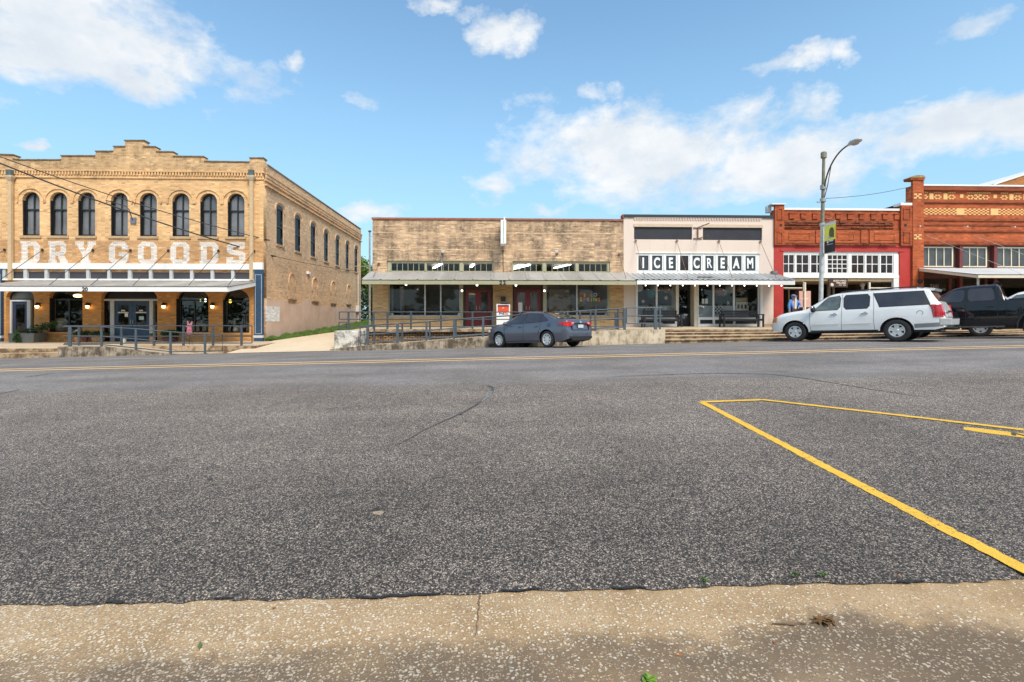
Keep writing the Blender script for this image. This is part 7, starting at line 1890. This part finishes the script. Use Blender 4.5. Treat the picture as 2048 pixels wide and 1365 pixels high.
part('high_stop_lamp', MB().box(-.80, -.70, -.2, .2, 1.985, 2.012).tube([(-.6, .3, 2.02), (-.62, .3, 2.10), (-.75, .3, 2.11)], .035, 6), dark_trim, pk_, None, True)
part('tonneau', MB().box(-2.9, -1.02, -.86, .86, 1.4205, 1.45), dark_trim, pk_, None, True, .01)
place(pk_, 19.48, 19.6, radians(50), (1, 1, 1.035))

# ------------------------------------------------------------------ street lamp with banner
lxp, lyp = X_(1640.5, 23.55), 23.55
lp = root('street_lamp', (lxp, lyp, 1.1), 'tall weathered street lamp with a curved arm and cobra head reaching over the street', 'street lamp')
lean = X_(1647.5, lyp)-lxp
zt_ = Z_(318, 1647, lyp); zmid = Z_(450, 1644, lyp)
def lx_at(z): return lxp+lean*(z-1.1)/(zt_-1.1)
part('pole', MB().tube([(lxp, lyp, 1.0), (lx_at(zmid), lyp, zmid)], [.105, .085], 12), pole_m, lp, 60)
part('upper_pole', MB().tube([(lx_at(zmid), lyp, zmid), (lx_at(zt_), lyp, zt_)], [.083, .065], 12), pole_up, lp, 60)
part('base_plate', MB().lathe([(0, .0), (.22, 0), (.22, .06), (.15, .10), (.13, .25), (0, .25)], (lxp, lyp, 1.14), 'z', 12), pole_m, lp)
part('photocell', MB().lathe([(0, 0), (.07, 0), (.07, .06), (.13, .07), (.13, .32), (.10, .36), (0, .36)], (lx_at(zt_), lyp, zt_-.03), 'z', 12), plain('khaki sensor', (.23, .22, .16), .7, var=.2), lp)
zc = Z_(375, 1645, lyp)
armp = []
hd_y = 21.75
hx0 = X_(1698, hd_y); hz = Z_(290, 1698, hd_y)
for k_ in range(11):
    t = k_/10
    yy = lyp-.10-(lyp-.10-hd_y)*(t**1.35); armp.append((lx_at(zc)+(hx0-lx_at(zc))*t**1.3, yy, zc+(hz-zc)*(1-(1-t)**2.0)))
part('arm', MB().tube(armp, .035, 8).tube([armp[0][:2]+(zc-.5,), (armp[2][0], armp[2][1]-.02, armp[2][2]-.55), armp[4], ], .02, 6), plain('bronze arm', (.10, .085, .07), .5, .3), lp, 60)
part('arm_clamp', MB().lathe([(.06, -.1), (.13, -.1), (.13, .1), (.06, .1)], (lx_at(zc), lyp, zc), 'z', 12).lathe([(.06, -.1), (.13, -.1), (.13, .06), (.06, .06)], (lx_at(zc-.6), lyp, zc-.6), 'z', 12).box(lx_at(zc)-.3, lx_at(zc)-.1, lyp-.03, lyp+.03, zc-.75, zc-.68), steel_m, lp)
hdx = X_(1712, 21.25)-hx0
head = MB(); prof_ = [(0, .05), (.12, .09), (.35, .16), (.6, .17), (.78, .13), (.88, .02)]
dirh = Vector((hdx, -.5, Z_(283, 1715, 21.25)-hz)).normalized(); sdv = dirh.cross(Vector((0, 0, 1))).normalized(); upv = sdv.cross(dirh)
vs = []; fs = []; nn_ = 14
for (d, r_) in prof_:
    for k_ in range(nn_):
        a = 2*pi*k_/nn_; vs.append(Vector(armp[-1])+dirh*(d-.06)+sdv*(r_*1.15*cos(a))+upv*(r_*.62*sin(a)))
for i in range(len(prof_)-1):
    for k_ in range(nn_): fs.append((i*nn_+k_, (i+1)*nn_+k_, (i+1)*nn_+(k_+1) % nn_, i*nn_+(k_+1) % nn_))
fs += [tuple(range(nn_)), tuple((len(prof_)-1)*nn_+k_ for k_ in range(nn_))]
hd = part('lamp_head', MB().add(vs, fs), plain('grey lamp head', (.42, .41, .39), .5, .1), lp, 60)
part('lens', MB().sphere(Vector(armp[-1])+dirh*.42-upv*.07, .14, 12, 8, (1.2, 1.2, .55)), plain('dull lens', (.34, .33, .30), .3), hd, 60)
part('cell', MB().lathe([(0, 0), (.035, 0), (.035, .07), (0, .08)], Vector(armp[-1])+dirh*.12+upv*.07, 'z', 8), black_s, hd)
# banner on two arms, hung square to the street
bx = lx_at(Z_(475, 1645, lyp))+.02
b0, b1 = lyp-.14, lyp-.90
zb0, zb1, zbm = Z_(509, 1645, lyp), Z_(448, 1645, lyp), Z_(484.5, 1645, lyp)
bn = root('banner', (bx, b0, zb0), 'yellow green and black street banner hung on the lamp post', 'banner')
def clothX(name, y0, y1, z0, z1, mat, parent, x=bx):
    vs = []; fs = []; ny, nz = 8, 10
    for sgn in (0, 1):
        for i in range(ny+1):
            for j in range(nz+1):
                y = y0+(y1-y0)*i/ny; z = z0+(z1-z0)*j/nz
                vs.append((x+.02*sin(i*.9+z*2.1)*(i/ny)+.006*sgn, y, z))
    m = (ny+1)*(nz+1)
    for q in (0, m):
        for i in range(ny):
            for j in range(nz): fs.append((q+i*(nz+1)+j, q+(i+1)*(nz+1)+j, q+(i+1)*(nz+1)+j+1, q+i*(nz+1)+j+1))
    return part(name, MB().add(vs, fs), mat, parent)
clothX('yellow_cloth', b0, b1, zbm, zb1-.06, plain('lime yellow banner', (.84, .84, .12), .7, var=.07), bn)
clothX('black_cloth', b0, b1, zb0, zbm-.002, plain('black banner', (.022, .022, .024), .7), bn)
part('banner_arm', MB().tube([(bx, lyp-.05, zb1-.03), (bx, b1-.03, zb1-.03)], .02, 6).tube([(bx, lyp-.05, zb0+.0), (bx, b1-.03, zb0+.0)], .02, 6).lathe([(.10, -.06), (.125, -.06), (.125, .06), (.10, .06)], (lx_at(zb1), lyp, zb1-.03), 'z', 12).lathe([(.10, -.06), (.125, -.06), (.125, .06), (.10, .06)], (lx_at(zb0), lyp, zb0), 'z', 12), pole_m, bn)
part('white_hem', MB().box(bx-.012, bx-.006, b1+.0, b0, zb1-.16, zb1-.05), flash_m, bn)
me = filled('arch_emblem', arch(-.17, .17, 0, .25, .24, 10), [], .004)
Ry = Matrix(((0, 0, -1, 0), (-1, 0, 0, 0), (0, 1, 0, 0), (0, 0, 0, 1)))
me.transform(Matrix.Translation((bx-.014, b0-.52, zbm+.10)) @ Ry); part('arch_emblem', me, plain('olive emblem', (.12, .11, .03), .7), bn)
em = MB()
for q, (ya, yb, zz, hh) in enumerate([(.16, .60, .70, .025), (.20, .32, .52, .10), (.38, .64, .55, .06), (.18, .62, .40, .02), (.22, .40, .76, .05), (.2, .55, 1.62, .02)]):
    em.box(bx-.020, bx-.013, b0-yb, b0-ya, zb0+zz-hh/2, zb0+zz+hh/2)
part('banner_lettering', em, decal, bn)
# thin wire from the lamp to the ornate building
tag(part('wire', MB().tube([(lx_at(zc-.55), lyp, zc-.55)]+[Vector((lx_at(zc-.55), lyp, zc-.55)).lerp(Vector((fx(1822), YF-.1, fz(374, 1822))), k_/8)-Vector((0, 0, .12*sin(pi*k_/8))) for k_ in range(1, 9)], .012, 5), cable_m), 'thin grey wire running from the street lamp to the ornate brick pier', 'wire')
# overhead service cables
def sagline(a, b, sag, r, label, n=18):
    a, b = Vector(a), Vector(b)
    return tag(part('overhead_cable', MB().tube([a.lerp(b, k_/n)-Vector((0, 0, sag*4*(k_/n)*(1-k_/n))) for k_ in range(n+1)], r, 6), cable_m), label, 'cable', 'overhead cables at the dry goods store')
sagline(at(-120, 268, 21.0), (XR+.22, 27.3, Z_(481, 528, 27.3)), .30, .022, 'upper black cable sagging across the arched windows of the dry goods store')
sagline(at(-120, 277, 20.8), (XR+.18, 28.03, Z_(513, 540, 28.0)), .34, .034, 'lower and thicker black cable sagging across the arched windows of the dry goods store')
sagline((XR+.18, 28.05, Z_(513, 540, 28.0)), (XR+.06, 44.5, 6.0), .1, .015, 'thin cable sagging along the tan side wall above the alley')
# pole in the alley
up_ = X_(739.5, 40)
ap = root('utility_pole', (up_, 40, 1.1), 'slim grey pole standing in the alley beside the blond brick shop', 'pole')
part('pole', MB().tube([(up_, 40, .9), (up_, 40, Z_(464, 739, 40))], [.085, .07], 8), steel_m, ap)
part('cap', MB().lathe([(0, .12), (.12, .08), (.13, 0), (0, 0)], (up_, 40, Z_(464, 739, 40)), 'z', 8), black_s, ap)
part('cross_arm', MB().tube([(up_-.0, 40, Z_(472, 739, 40)), (up_+.35, 40.1, Z_(473, 745, 40))], .03, 6).tube([(up_-1.2, 40, Z_(533, 739, 40)), (up_+.4, 40.1, Z_(533, 745, 40))], .025, 6), steel_m, ap)

# ------------------------------------------------------------------ courier drop box
dbx, dby = X_(1006.5, 25.7), 25.7
dbz = Z_(655, 1006, dby)
db = root('drop_box', (dbx, dby, dbz), 'white parcel drop box with an orange red top panel standing between the red shop doors', 'drop box')
wd_ = (X_(1020.5, dby)-X_(993, dby))/2; ht_ = Z_(608, 1006, dby)-dbz
part('cabinet', MB().prismX([(dby, dbz+.05), (dby+.62, dbz+.05), (dby+.62, dbz+ht_), (dby+.16, dbz+ht_), (dby, dbz+ht_-.10)], dbx-wd_, dbx+wd_), plain('white drop box paint', (.76, .76, .75), .4, var=.03), db, bevel=.015)
part('orange_panel', MB().box(dbx-wd_+.07, dbx+wd_-.06, dby-.012, dby-.002, Z_(623.5, 1006, dby), Z_(614, 1006, dby)), plain('orange red panel', (.66, .085, .02), .45, var=.06), db)
part('purple_strip', MB().box(dbx-wd_+.07, dbx+wd_-.06, dby-.014, dby-.002, Z_(613.8, 1006, dby), Z_(610.3, 1006, dby)), plain('dark strip', (.14, .02, .035), .5), db)
part('small_star', MB().box(dbx-.05, dbx+.05, dby-.016, dby-.0125, Z_(616, 1006, dby)-.03, Z_(616, 1006, dby)+.01), plain('pale decal', (.80, .45, .38), .6), db)
part('base', MB().box(dbx-wd_+.03, dbx+wd_-.03, dby+.05, dby+.58, dbz-.05, dbz+.05), black_s, db)
part('chute', MB().box(dbx-.14, dbx+wd_-.02, dby+.1, dby+.4, dbz+ht_+.001, dbz+ht_+.05), dark_trim, db)
zl_ = Z_(627.6, 1006, dby)
me = text_mesh('Fed', .175, .006, .006, 1.0); me.transform(Matrix.Translation((dbx-.085, dby-.008, zl_)) @ FRONT); link('lettering', me, plain('dark purple lettering', (.055, .012, .085), .5), db)
me = text_mesh('Ex', .175, .006, .006, 1.0); me.transform(Matrix.Translation((dbx+.155, dby-.008, zl_)) @ FRONT); link('lettering', me, plain('orange lettering', (.75, .16, .03), .5), db)

# ------------------------------------------------------------------ benches at the ice cream shop
def bench(x0, x1, y, z, label):
    r = root('park_bench', ((x0+x1)/2, y, z), label, 'bench', 'benches at the ice cream shop')
    L = x1-x0
    sm = MB()
    for q in range(5): sm.box(x0+.05, x1-.05, y-.42+q*.095, y-.42+q*.095+.075, z+.41, z+.44)
    part('seat', sm, black_p, r)
    bk = MB()
    for q in range(4):
        bk.box(x0+.10, x1-.10, y+.06+q*.025, y+.09+q*.025, z+.50+q*.10, z+.585+q*.10)
    bk.box(x0+.10, x0+.16, y+.09, y+.13, z+.44, z+.88).box(x1-.16, x1-.10, y+.09, y+.13, z+.44, z+.88)
    part('backrest', bk, black_p, r)
    for xx in (x0, x1-.07):
        part('leg', MB().box(xx, xx+.07, y-.45, y-.37, z, z+.64).box(xx, xx+.07, y+.06, y+.14, z, z+.62), black_p, r)
        part('armrest', MB().box(xx-.005, xx+.075, y-.47, y+.14, z+.641, z+.685).box(xx+.01, xx+.06, y-.37, y+.06, z+.36, z+.41), black_p, r)
    part('rail', MB().box(x0+.07, x1-.07, y-.43, y-.40, z+.33, z+.405).box(x0+.07, x1-.07, y+.03, y+.06, z+.30, z+.405), black_p, r)
    return r
yb_ = 26.3; zb_ = 1.245
bench(X_(1283.5, yb_), X_(1358.5, yb_), yb_, zb_, 'black slatted bench left of the ice cream shop door, partly behind the ramp railing')
bench(X_(1440, yb_), X_(1519.5, yb_), yb_, zb_, 'black slatted bench under the right hand ice cream shop window with checkered cushion')

# ------------------------------------------------------------------ person by the red shop, easel signs
def skinmesh(name, verts, edges, radii, sub=2):
    me = bpy.data.meshes.new(name); me.from_pydata(verts, edges, []); me.update()
    ob = bpy.data.objects.new(name, me); C.objects.link(ob)
    ob.modifiers.new('skin', 'SKIN')
    for i, r_ in enumerate(radii):
        v = me.skin_vertices[0].data[i]; v.radius = (r_, r_) if not hasattr(r_, '__len__') else r_
        v.use_root = (i == 0)
    sb_ = ob.modifiers.new('sub', 'SUBSURF'); sb_.levels = sub; sb_.render_levels = sub
    bpy.context.view_layer.update()
    ev = ob.evaluated_get(bpy.context.evaluated_depsgraph_get())
    out = bpy.data.meshes.new_from_object(ev)
    bpy.data.objects.remove(ob); bpy.data.meshes.remove(me)
    return out
PX, PY = X_(1587, 26.0), 26.0
PZ = 1.235
pr_ = root('person', (PX, PY, PZ), 'person in blue shirt and blue cap, hand on hip, beside the pink sign', 'person')
J = {'pel': (0, 0, .94), 'chest': (0, 0, 1.26), 'neck': (0, .01, 1.47), 'head': (0, .02, 1.56), 'top': (0, .01, 1.69),
     'sl': (-.18, .0, 1.40), 'el': (-.27, -.02, 1.13), 'wl': (-.27, -.10, .89), 'hl': (-.265, -.13, .80),
     'sr': (.18, .0, 1.40), 'er': (.40, .06, 1.20), 'wr': (.23, -.06, 1.02), 'hr': (.17, -.10, .98),
     'hpl': (-.10, 0, .90), 'kl': (-.11, -.01, .50), 'al': (-.12, .03, .09), 'tl': (-.13, -.14, .04),
     'hpr': (.10, 0, .90), 'kr': (.12, -.01, .50), 'ar': (.14, .03, .09), 'tr': (.16, -.14, .04)}
def sk(names, edges, rad): return skinmesh('body', [J[n_] for n_ in names], [(names.index(a), names.index(b)) for a, b in edges], rad)
nm = list(J)
E = [('pel', 'chest'), ('chest', 'neck'), ('neck', 'head'), ('head', 'top'), ('chest', 'sl'), ('sl', 'el'), ('el', 'wl'), ('wl', 'hl'), ('chest', 'sr'), ('sr', 'er'), ('er', 'wr'), ('wr', 'hr'), ('pel', 'hpl'), ('hpl', 'kl'), ('kl', 'al'), ('al', 'tl'), ('pel', 'hpr'), ('hpr', 'kr'), ('kr', 'ar'), ('ar', 'tr')]
R_ = dict(pel=.13, chest=.145, neck=.062, head=.105, top=.085, sl=.062, el=.045, wl=.033, hl=.04, sr=.062, er=.045, wr=.033, hr=.04, hpl=.095, kl=.062, al=.045, tl=.045, hpr=.095, kr=.062, ar=.045, tr=.045)
Tm = Matrix.Translation((PX, PY, PZ))
bm_ = sk(nm, E, [R_[n_] for n_ in nm]); bm_.transform(Tm)
link('body', bm_, plain('skin', (.42, .25, .17), .6, var=.08), pr_, 80)
sn = ['pel', 'chest', 'nb', 'sl', 'el', 'wl', 'sr', 'er', 'wr']; J['nb'] = (0, .01, 1.43)
shirt = sk(sn, [('pel', 'chest'), ('chest', 'nb'), ('chest', 'sl'), ('sl', 'el'), ('el', 'wl'), ('chest', 'sr'), ('sr', 'er'), ('er', 'wr')], [(.20, .16), (.205, .16), .08, .085, .075, .055, .085, .075, .055]); shirt.transform(Tm)
link('shirt', shirt, plain('sky blue shirt', (.10, .24, .58), .8, var=.22, scale=5), pr_, 80)
J['pl2'] = (0, 0, .90)
tn = ['pl2', 'hpl', 'kl', 'al', 'hpr', 'kr', 'ar']
tr2 = sk(tn, [('pl2', 'hpl'), ('hpl', 'kl'), ('kl', 'al'), ('pl2', 'hpr'), ('hpr', 'kr'), ('kr', 'ar')], [.15, .115, .085, .07, .115, .085, .07]); tr2.transform(Tm)
link('trousers', tr2, plain('dark trousers', (.035, .03, .05), .85, var=.3), pr_, 80)
part('cap', MB().sphere((PX, PY+.01, PZ+1.655), .125, 12, 8, (1, 1.1, .72)).box(PX-.09, PX+.09, PY-.24, PY-.10, PZ+1.635, PZ+1.655), plain('slate blue cap', (.13, .20, .36), .8), pr_, 60)
part('shoe', MB().sphere((PX-.13, PY-.06, PZ+.045), .06, 10, 6, (.9, 2.1, .8)).sphere((PX+.155, PY-.06, PZ+.045), .06, 10, 6, (.9, 2.1, .8)), black_s, pr_, 60)
fc = MB()
for sx_ in (-.035, .035): fc.sphere((PX+sx_, PY-.088, PZ+1.585), .013, 6, 5)
fc.sphere((PX, PY-.105, PZ+1.55), .016, 6, 5)
part('face', fc, plain('dark features', (.08, .045, .035), .7), pr_)
# pink easel board and narrow posts
ex0, ex1 = X_(1598.5, 26.4), X_(1621.5, 26.4)
es = root('easel_sign', ((ex0+ex1)/2, 26.4, 1.24), 'pink board sign on a pale easel in front of the red shop window', 'sign')
part('board', MB().box(ex0, ex1, 26.4, 26.43, Z_(615, 1610, 26.4), Z_(582.5, 1610, 26.4)), plain('salmon pink board', (.60, .34, .27), .7, var=.06), es)
part('easel', MB().box(X_(1609.5, 26.3), X_(1612.5, 26.3), 26.32, 26.38, 1.24, Z_(565, 1610, 26.3)).tube([(X_(1614, 26.4), 26.45, Z_(590, 1614, 26.4)), (X_(1617, 26.4), 26.7, 1.25)], .02, 5), cream_p, es)
lt = MB()
for q in range(5): lt.box(ex0+.10+q*.08, ex0+.155+q*.08, 26.39, 26.399, Z_(599.5, 1610, 26.4), Z_(596.5, 1610, 26.4))
part('lettering', lt, plain('pale pink lettering', (.78, .55, .50), .7), es)
tag(part('timber_post', MB().box(X_(1589.5, 25.9), X_(1592.5, 25.9), 25.87, 25.95, 1.2, Z_(592, 1590, 25.9)), cream_p), 'short cream timber post beside the person in blue', 'post')

# ------------------------------------------------------------------ planters, pots and garden ornaments at the dry goods store
def pot_square(px0, px1, pyt, pyb, Y, mat, name='planter', flare=.86):
    x0, x1 = X_(px0, Y), X_(px1, Y); zt_, zb_ = Z_(pyt, px0, Y), .475
    cx = (x0+x1)/2; h_ = (x1-x0)/2; b = h_*flare
    return MB().hexa([(cx-b, Y, zb_), (cx+b, Y, zb_), (cx+b, Y+2*b, zb_), (cx-b, Y+2*b, zb_)], [(cx-h_, Y-.03, zt_), (cx+h_, Y-.03, zt_), (cx+h_, Y+2*h_-.03, zt_), (cx-h_, Y+2*h_-.03, zt_)]), cx, h_, zt_
pots = [('planter', 16.5, 34, 667, 26.35, slate_pot, .86, 'small square slate grey planter with a low bright plant by the leftmost door', leaf_l, 160, .09, .14, 'sq'),
        ('planter', 37, 69.5, 667, 26.1, slate_pot, .80, 'large square slate grey planter with a spreading dark shrub', leaf_d, 520, .40, .50, 'sq'),
        ('flower_pot', 145, 157, 675, 26.3, terra_m, .7, 'terracotta pot with white flowers under the second shop window', leaf_d, 220, .22, .32, 'rd'),
        ('flower_pot', 176, 199, 673, 26.3, plain('mottled clay', (.30, .17, .085), .8, var=.5, scale=9), .75, 'wide mottled clay bowl of dark green leaves left of the double doors', leaf_d, 420, .34, .22, 'rd'),
        ('flower_pot', 297, 307, 674, 26.3, terra_m, .7, 'terracotta pot right of the double doors', leaf_m, 120, .16, .16, 'rd'),
        ('flower_pot', 318, 345, 676, 26.3, plain('dark maroon pot', (.11, .045, .035), .7, var=.3), .8, 'dark round pot with a big bushy green plant right of the double doors', leaf_d, 700, .42, .36, 'rd'),
        ('flower_pot', 162, 172, 671, 26.45, plain('maroon glazed pot', (.12, .035, .035), .4), .8, 'maroon glazed pot between the terracotta pot and the clay bowl', leaf_d, 160, .18, .2, 'rd')]
for i, (nm_, a, b, pt, Y, mt, fl, lab, lm, nl, rx, rz_, kind) in enumerate(pots):
    x0, x1 = X_(a, Y), X_(b, Y); zt_ = Z_(pt, a, Y); cx = (x0+x1)/2; h_ = (x1-x0)/2
    r = root(nm_, (cx, Y+h_, .475), lab, 'planter', 'planters at the dry goods store')
    if kind == 'sq':
        m_, cx, h_, zt_ = pot_square(a, b, pt, 0, Y, mt, 'planter', fl); part('pot', m_, mt, r)
    else:
        hh = zt_-.47
        part('pot', MB().lathe([(0, 0), (h_*fl, 0), (h_*1.02, hh*.55), (h_*.96, hh*.88), (h_*1.06, hh*.9), (h_*1.06, hh), (h_*.9, hh), (0, hh*.9)], (cx, Y+h_, .47), 'z', 18), mt, r, 50)
    if i == 1:
        cs = [((cx-.1, Y+.3, zt_+.05), (.4, .3, .2)), ((cx+.30, Y+.3, zt_+.22), (.35, .3, .22)), ((cx+.75, Y+.3, zt_+.34), (.35, .2, .2)), ((cx+1.05, Y+.3, zt_+.50), (.2, .15, .15)), ((cx-.42, Y-.05, zt_-.25), (.22, .1, .28))]
        br = MB()
        for (p, _) in cs[1:4]: br.tube([(cx, Y+.3, zt_-.05), p], .018, 5)
        part('stem', br, bark_m, r)
        link('foliage', leaves(cs, 620, .075, 31), lm, r)
    else:
        link('foliage', leaves([((cx, Y+h_, zt_+rz_*.55), (rx*1.1, rx, rz_*.6))], nl, .06, 40+i), lm, r)
    if i == 2:
        link('blossom', leaves([((cx+.02, Y+h_-.1, zt_+.30), (.13, .12, .16))], 26, .045, 60), white_p, r)
# little pale lantern on the pavement
Yl = 25.6
tag(part('floor_lantern', MB().box(X_(244, Yl), X_(249, Yl), Yl, Yl+.12, .47, Z_(678, 246, Yl)).box(X_(244.6, Yl), X_(248.4, Yl), Yl-.01, Yl+.13, Z_(678, 246, Yl), Z_(676.5, 246, Yl)), plain('pale green lantern', (.48, .56, .50), .6)), 'small pale green lantern box on the pavement before the double doors', 'lantern')
# pink rabbit garden stake
Yr = 24.6; rx_ = X_(378.5, Yr); rz_ = Z_(669, 378, Yr); sc_ = .0245
ro = [(-4, 0), (4, 0), (5.2, 5), (4.6, 10), (3.4, 13), (5.2, 15.5), (5.0, 18), (6.4, 24.5), (4.6, 25.5), (1.2, 20.5), (-.6, 20.5), (-2.6, 26.5), (-4.6, 26), (-3.6, 19.5), (-4.8, 17), (-8.6, 17.4), (-8.6, 15.4), (-4.6, 14.2), (-3.6, 12.5), (-5.2, 8), (-5, 4)]
rb = root('rabbit_ornament', (rx_, Yr, .41), 'flat pink rabbit shaped garden stake in front of the fourth shop window', 'garden ornament')
part('cutout', MB().prismY([(rx_+x*sc_, rz_+z*sc_) for x, z in ro], Yr, Yr+.02), plain('pink painted metal', (.42, .16, .20), .6, var=.3, scale=14), rb)
part('sash', MB().prismY([(rx_-4.4*sc_, rz_+7.2*sc_), (rx_+5.1*sc_, rz_+7.2*sc_), (rx_+4.9*sc_, rz_+9*sc_), (rx_-4.9*sc_, rz_+9*sc_)], Yr-.008, Yr-.001), plain('deep pink sash', (.48, .06, .14), .6), rb)
part('stake', MB().tube([(rx_, Yr+.01, .40), (rx_, Yr+.01, rz_)], .012, 5).tube([(rx_, Yr+.01, rz_), (rx_+.16, Yr+.05, .40)], .010, 5), black_s, rb)
# ------------------------------------------------------------------ leaf litter on the near pavement
def litter(px, py, s_, mat, label, seed, cat='leaf', nleaf=1):
    X, Y = ground_at(px, py); rnd = random.Random(seed); mb = MB()
    zf = gutterZ(X, Y) if Y < near_edge(X) else G(X, Y)
    for q in range(nleaf):
        a = rnd.uniform(0, 2*pi); dx_, dy_ = rnd.gauss(0, s_*.5)*(nleaf > 1), rnd.gauss(0, s_*.3)*(nleaf > 1); h_ = s_*(.25+.8*(nleaf > 1)*rnd.random()); z = zf+.006
        ca, sa = cos(a)*s_, sin(a)*s_; x, y = X+dx_, Y+dy_
        mb.add([(x-ca, y-sa, z), (x+sa*.35, y-ca*.35, z+h_*.5), (x+ca, y+sa, z+h_*.8), (x-sa*.35, y+ca*.35, z+h_*.3)], [(0, 1, 2, 3)])
        mb.add([(x-ca, y-sa, z-.004), (x+sa*.35, y-ca*.35, z+h_*.5-.004), (x+ca, y+sa, z+h_*.8-.004), (x-sa*.35, y+ca*.35, z+h_*.3-.004)], [(3, 2, 1, 0)])
    me = bpy.data.meshes.new('fallen_leaf'); me.from_pydata(mb.v, [], mb.f); me.update()
    return tag(link('fallen_leaf', me, mat), label, cat)
dry = plain('dry brown leaf', (.16, .085, .03), .8, var=.5, scale=60); orange_l = plain('orange leaf', (.55, .18, .04), .7)
litter(1648, 1238, .035, dry, 'crumpled dry brown leaf clump on the near pavement', 1, 'leaf', 16)
litter(1358, 1307, .016, orange_l, 'small orange leaf lying on the near pavement below the leaf clump', 2)
litter(1800, 1154, .015, plain('tan leaf', (.46, .2, .09), .7), 'tan leaf lying on the edge of the asphalt under the yellow line', 3)
litter(1548, 1280, .012, plain('red brown leaf', (.34, .09, .03), .7), 'tiny red brown leaf between the leaf clump and the orange leaf', 4)
litter(548, 1212, .014, plain('rust leaf', (.36, .12, .04), .7), 'rust coloured leaf near the asphalt edge on the left', 5)
litter(1300, 1360, .03, plain('fresh green leaf', (.16, .28, .03), .7, var=.4, scale=50), 'fresh green leaf sprig at the bottom edge of the near pavement', 6, 'leaf', 7)
litter(400, 1287, .03, plain('dark green blade', (.10, .13, .04), .7), 'dark green grass blade lying on the near pavement', 7, 'grass blade')
tw = [ground_at(*p) for p in [(1545, 1244), (1570, 1245), (1588, 1247), (1600, 1243), (1613, 1245)]]
tag(part('twig', MB().tube([(x, y, gutterZ(x, y)+.008) for x, y in tw], [.003, .004, .005, .004, .002], 5), bark_m), 'thin dry twig beside the crumpled leaf clump', 'twig')
for q, (a, b) in enumerate([(1590, 1153), (1645, 1152), (1410, 1162)]):
    X, Y = ground_at(a, b)
    lm = leaves([((X, Y, G(X, Y)+.01), (.03, .012, .014))], 36, .009, 70+q)
    tag(link('weed', lm, leaf_m), ['tiny green weed in the asphalt joint right of centre', 'tiny green weed in the asphalt joint nearest the yellow line', 'tiny weed in the asphalt joint left of the other two'][q], 'weed', 'weeds in the asphalt joint')
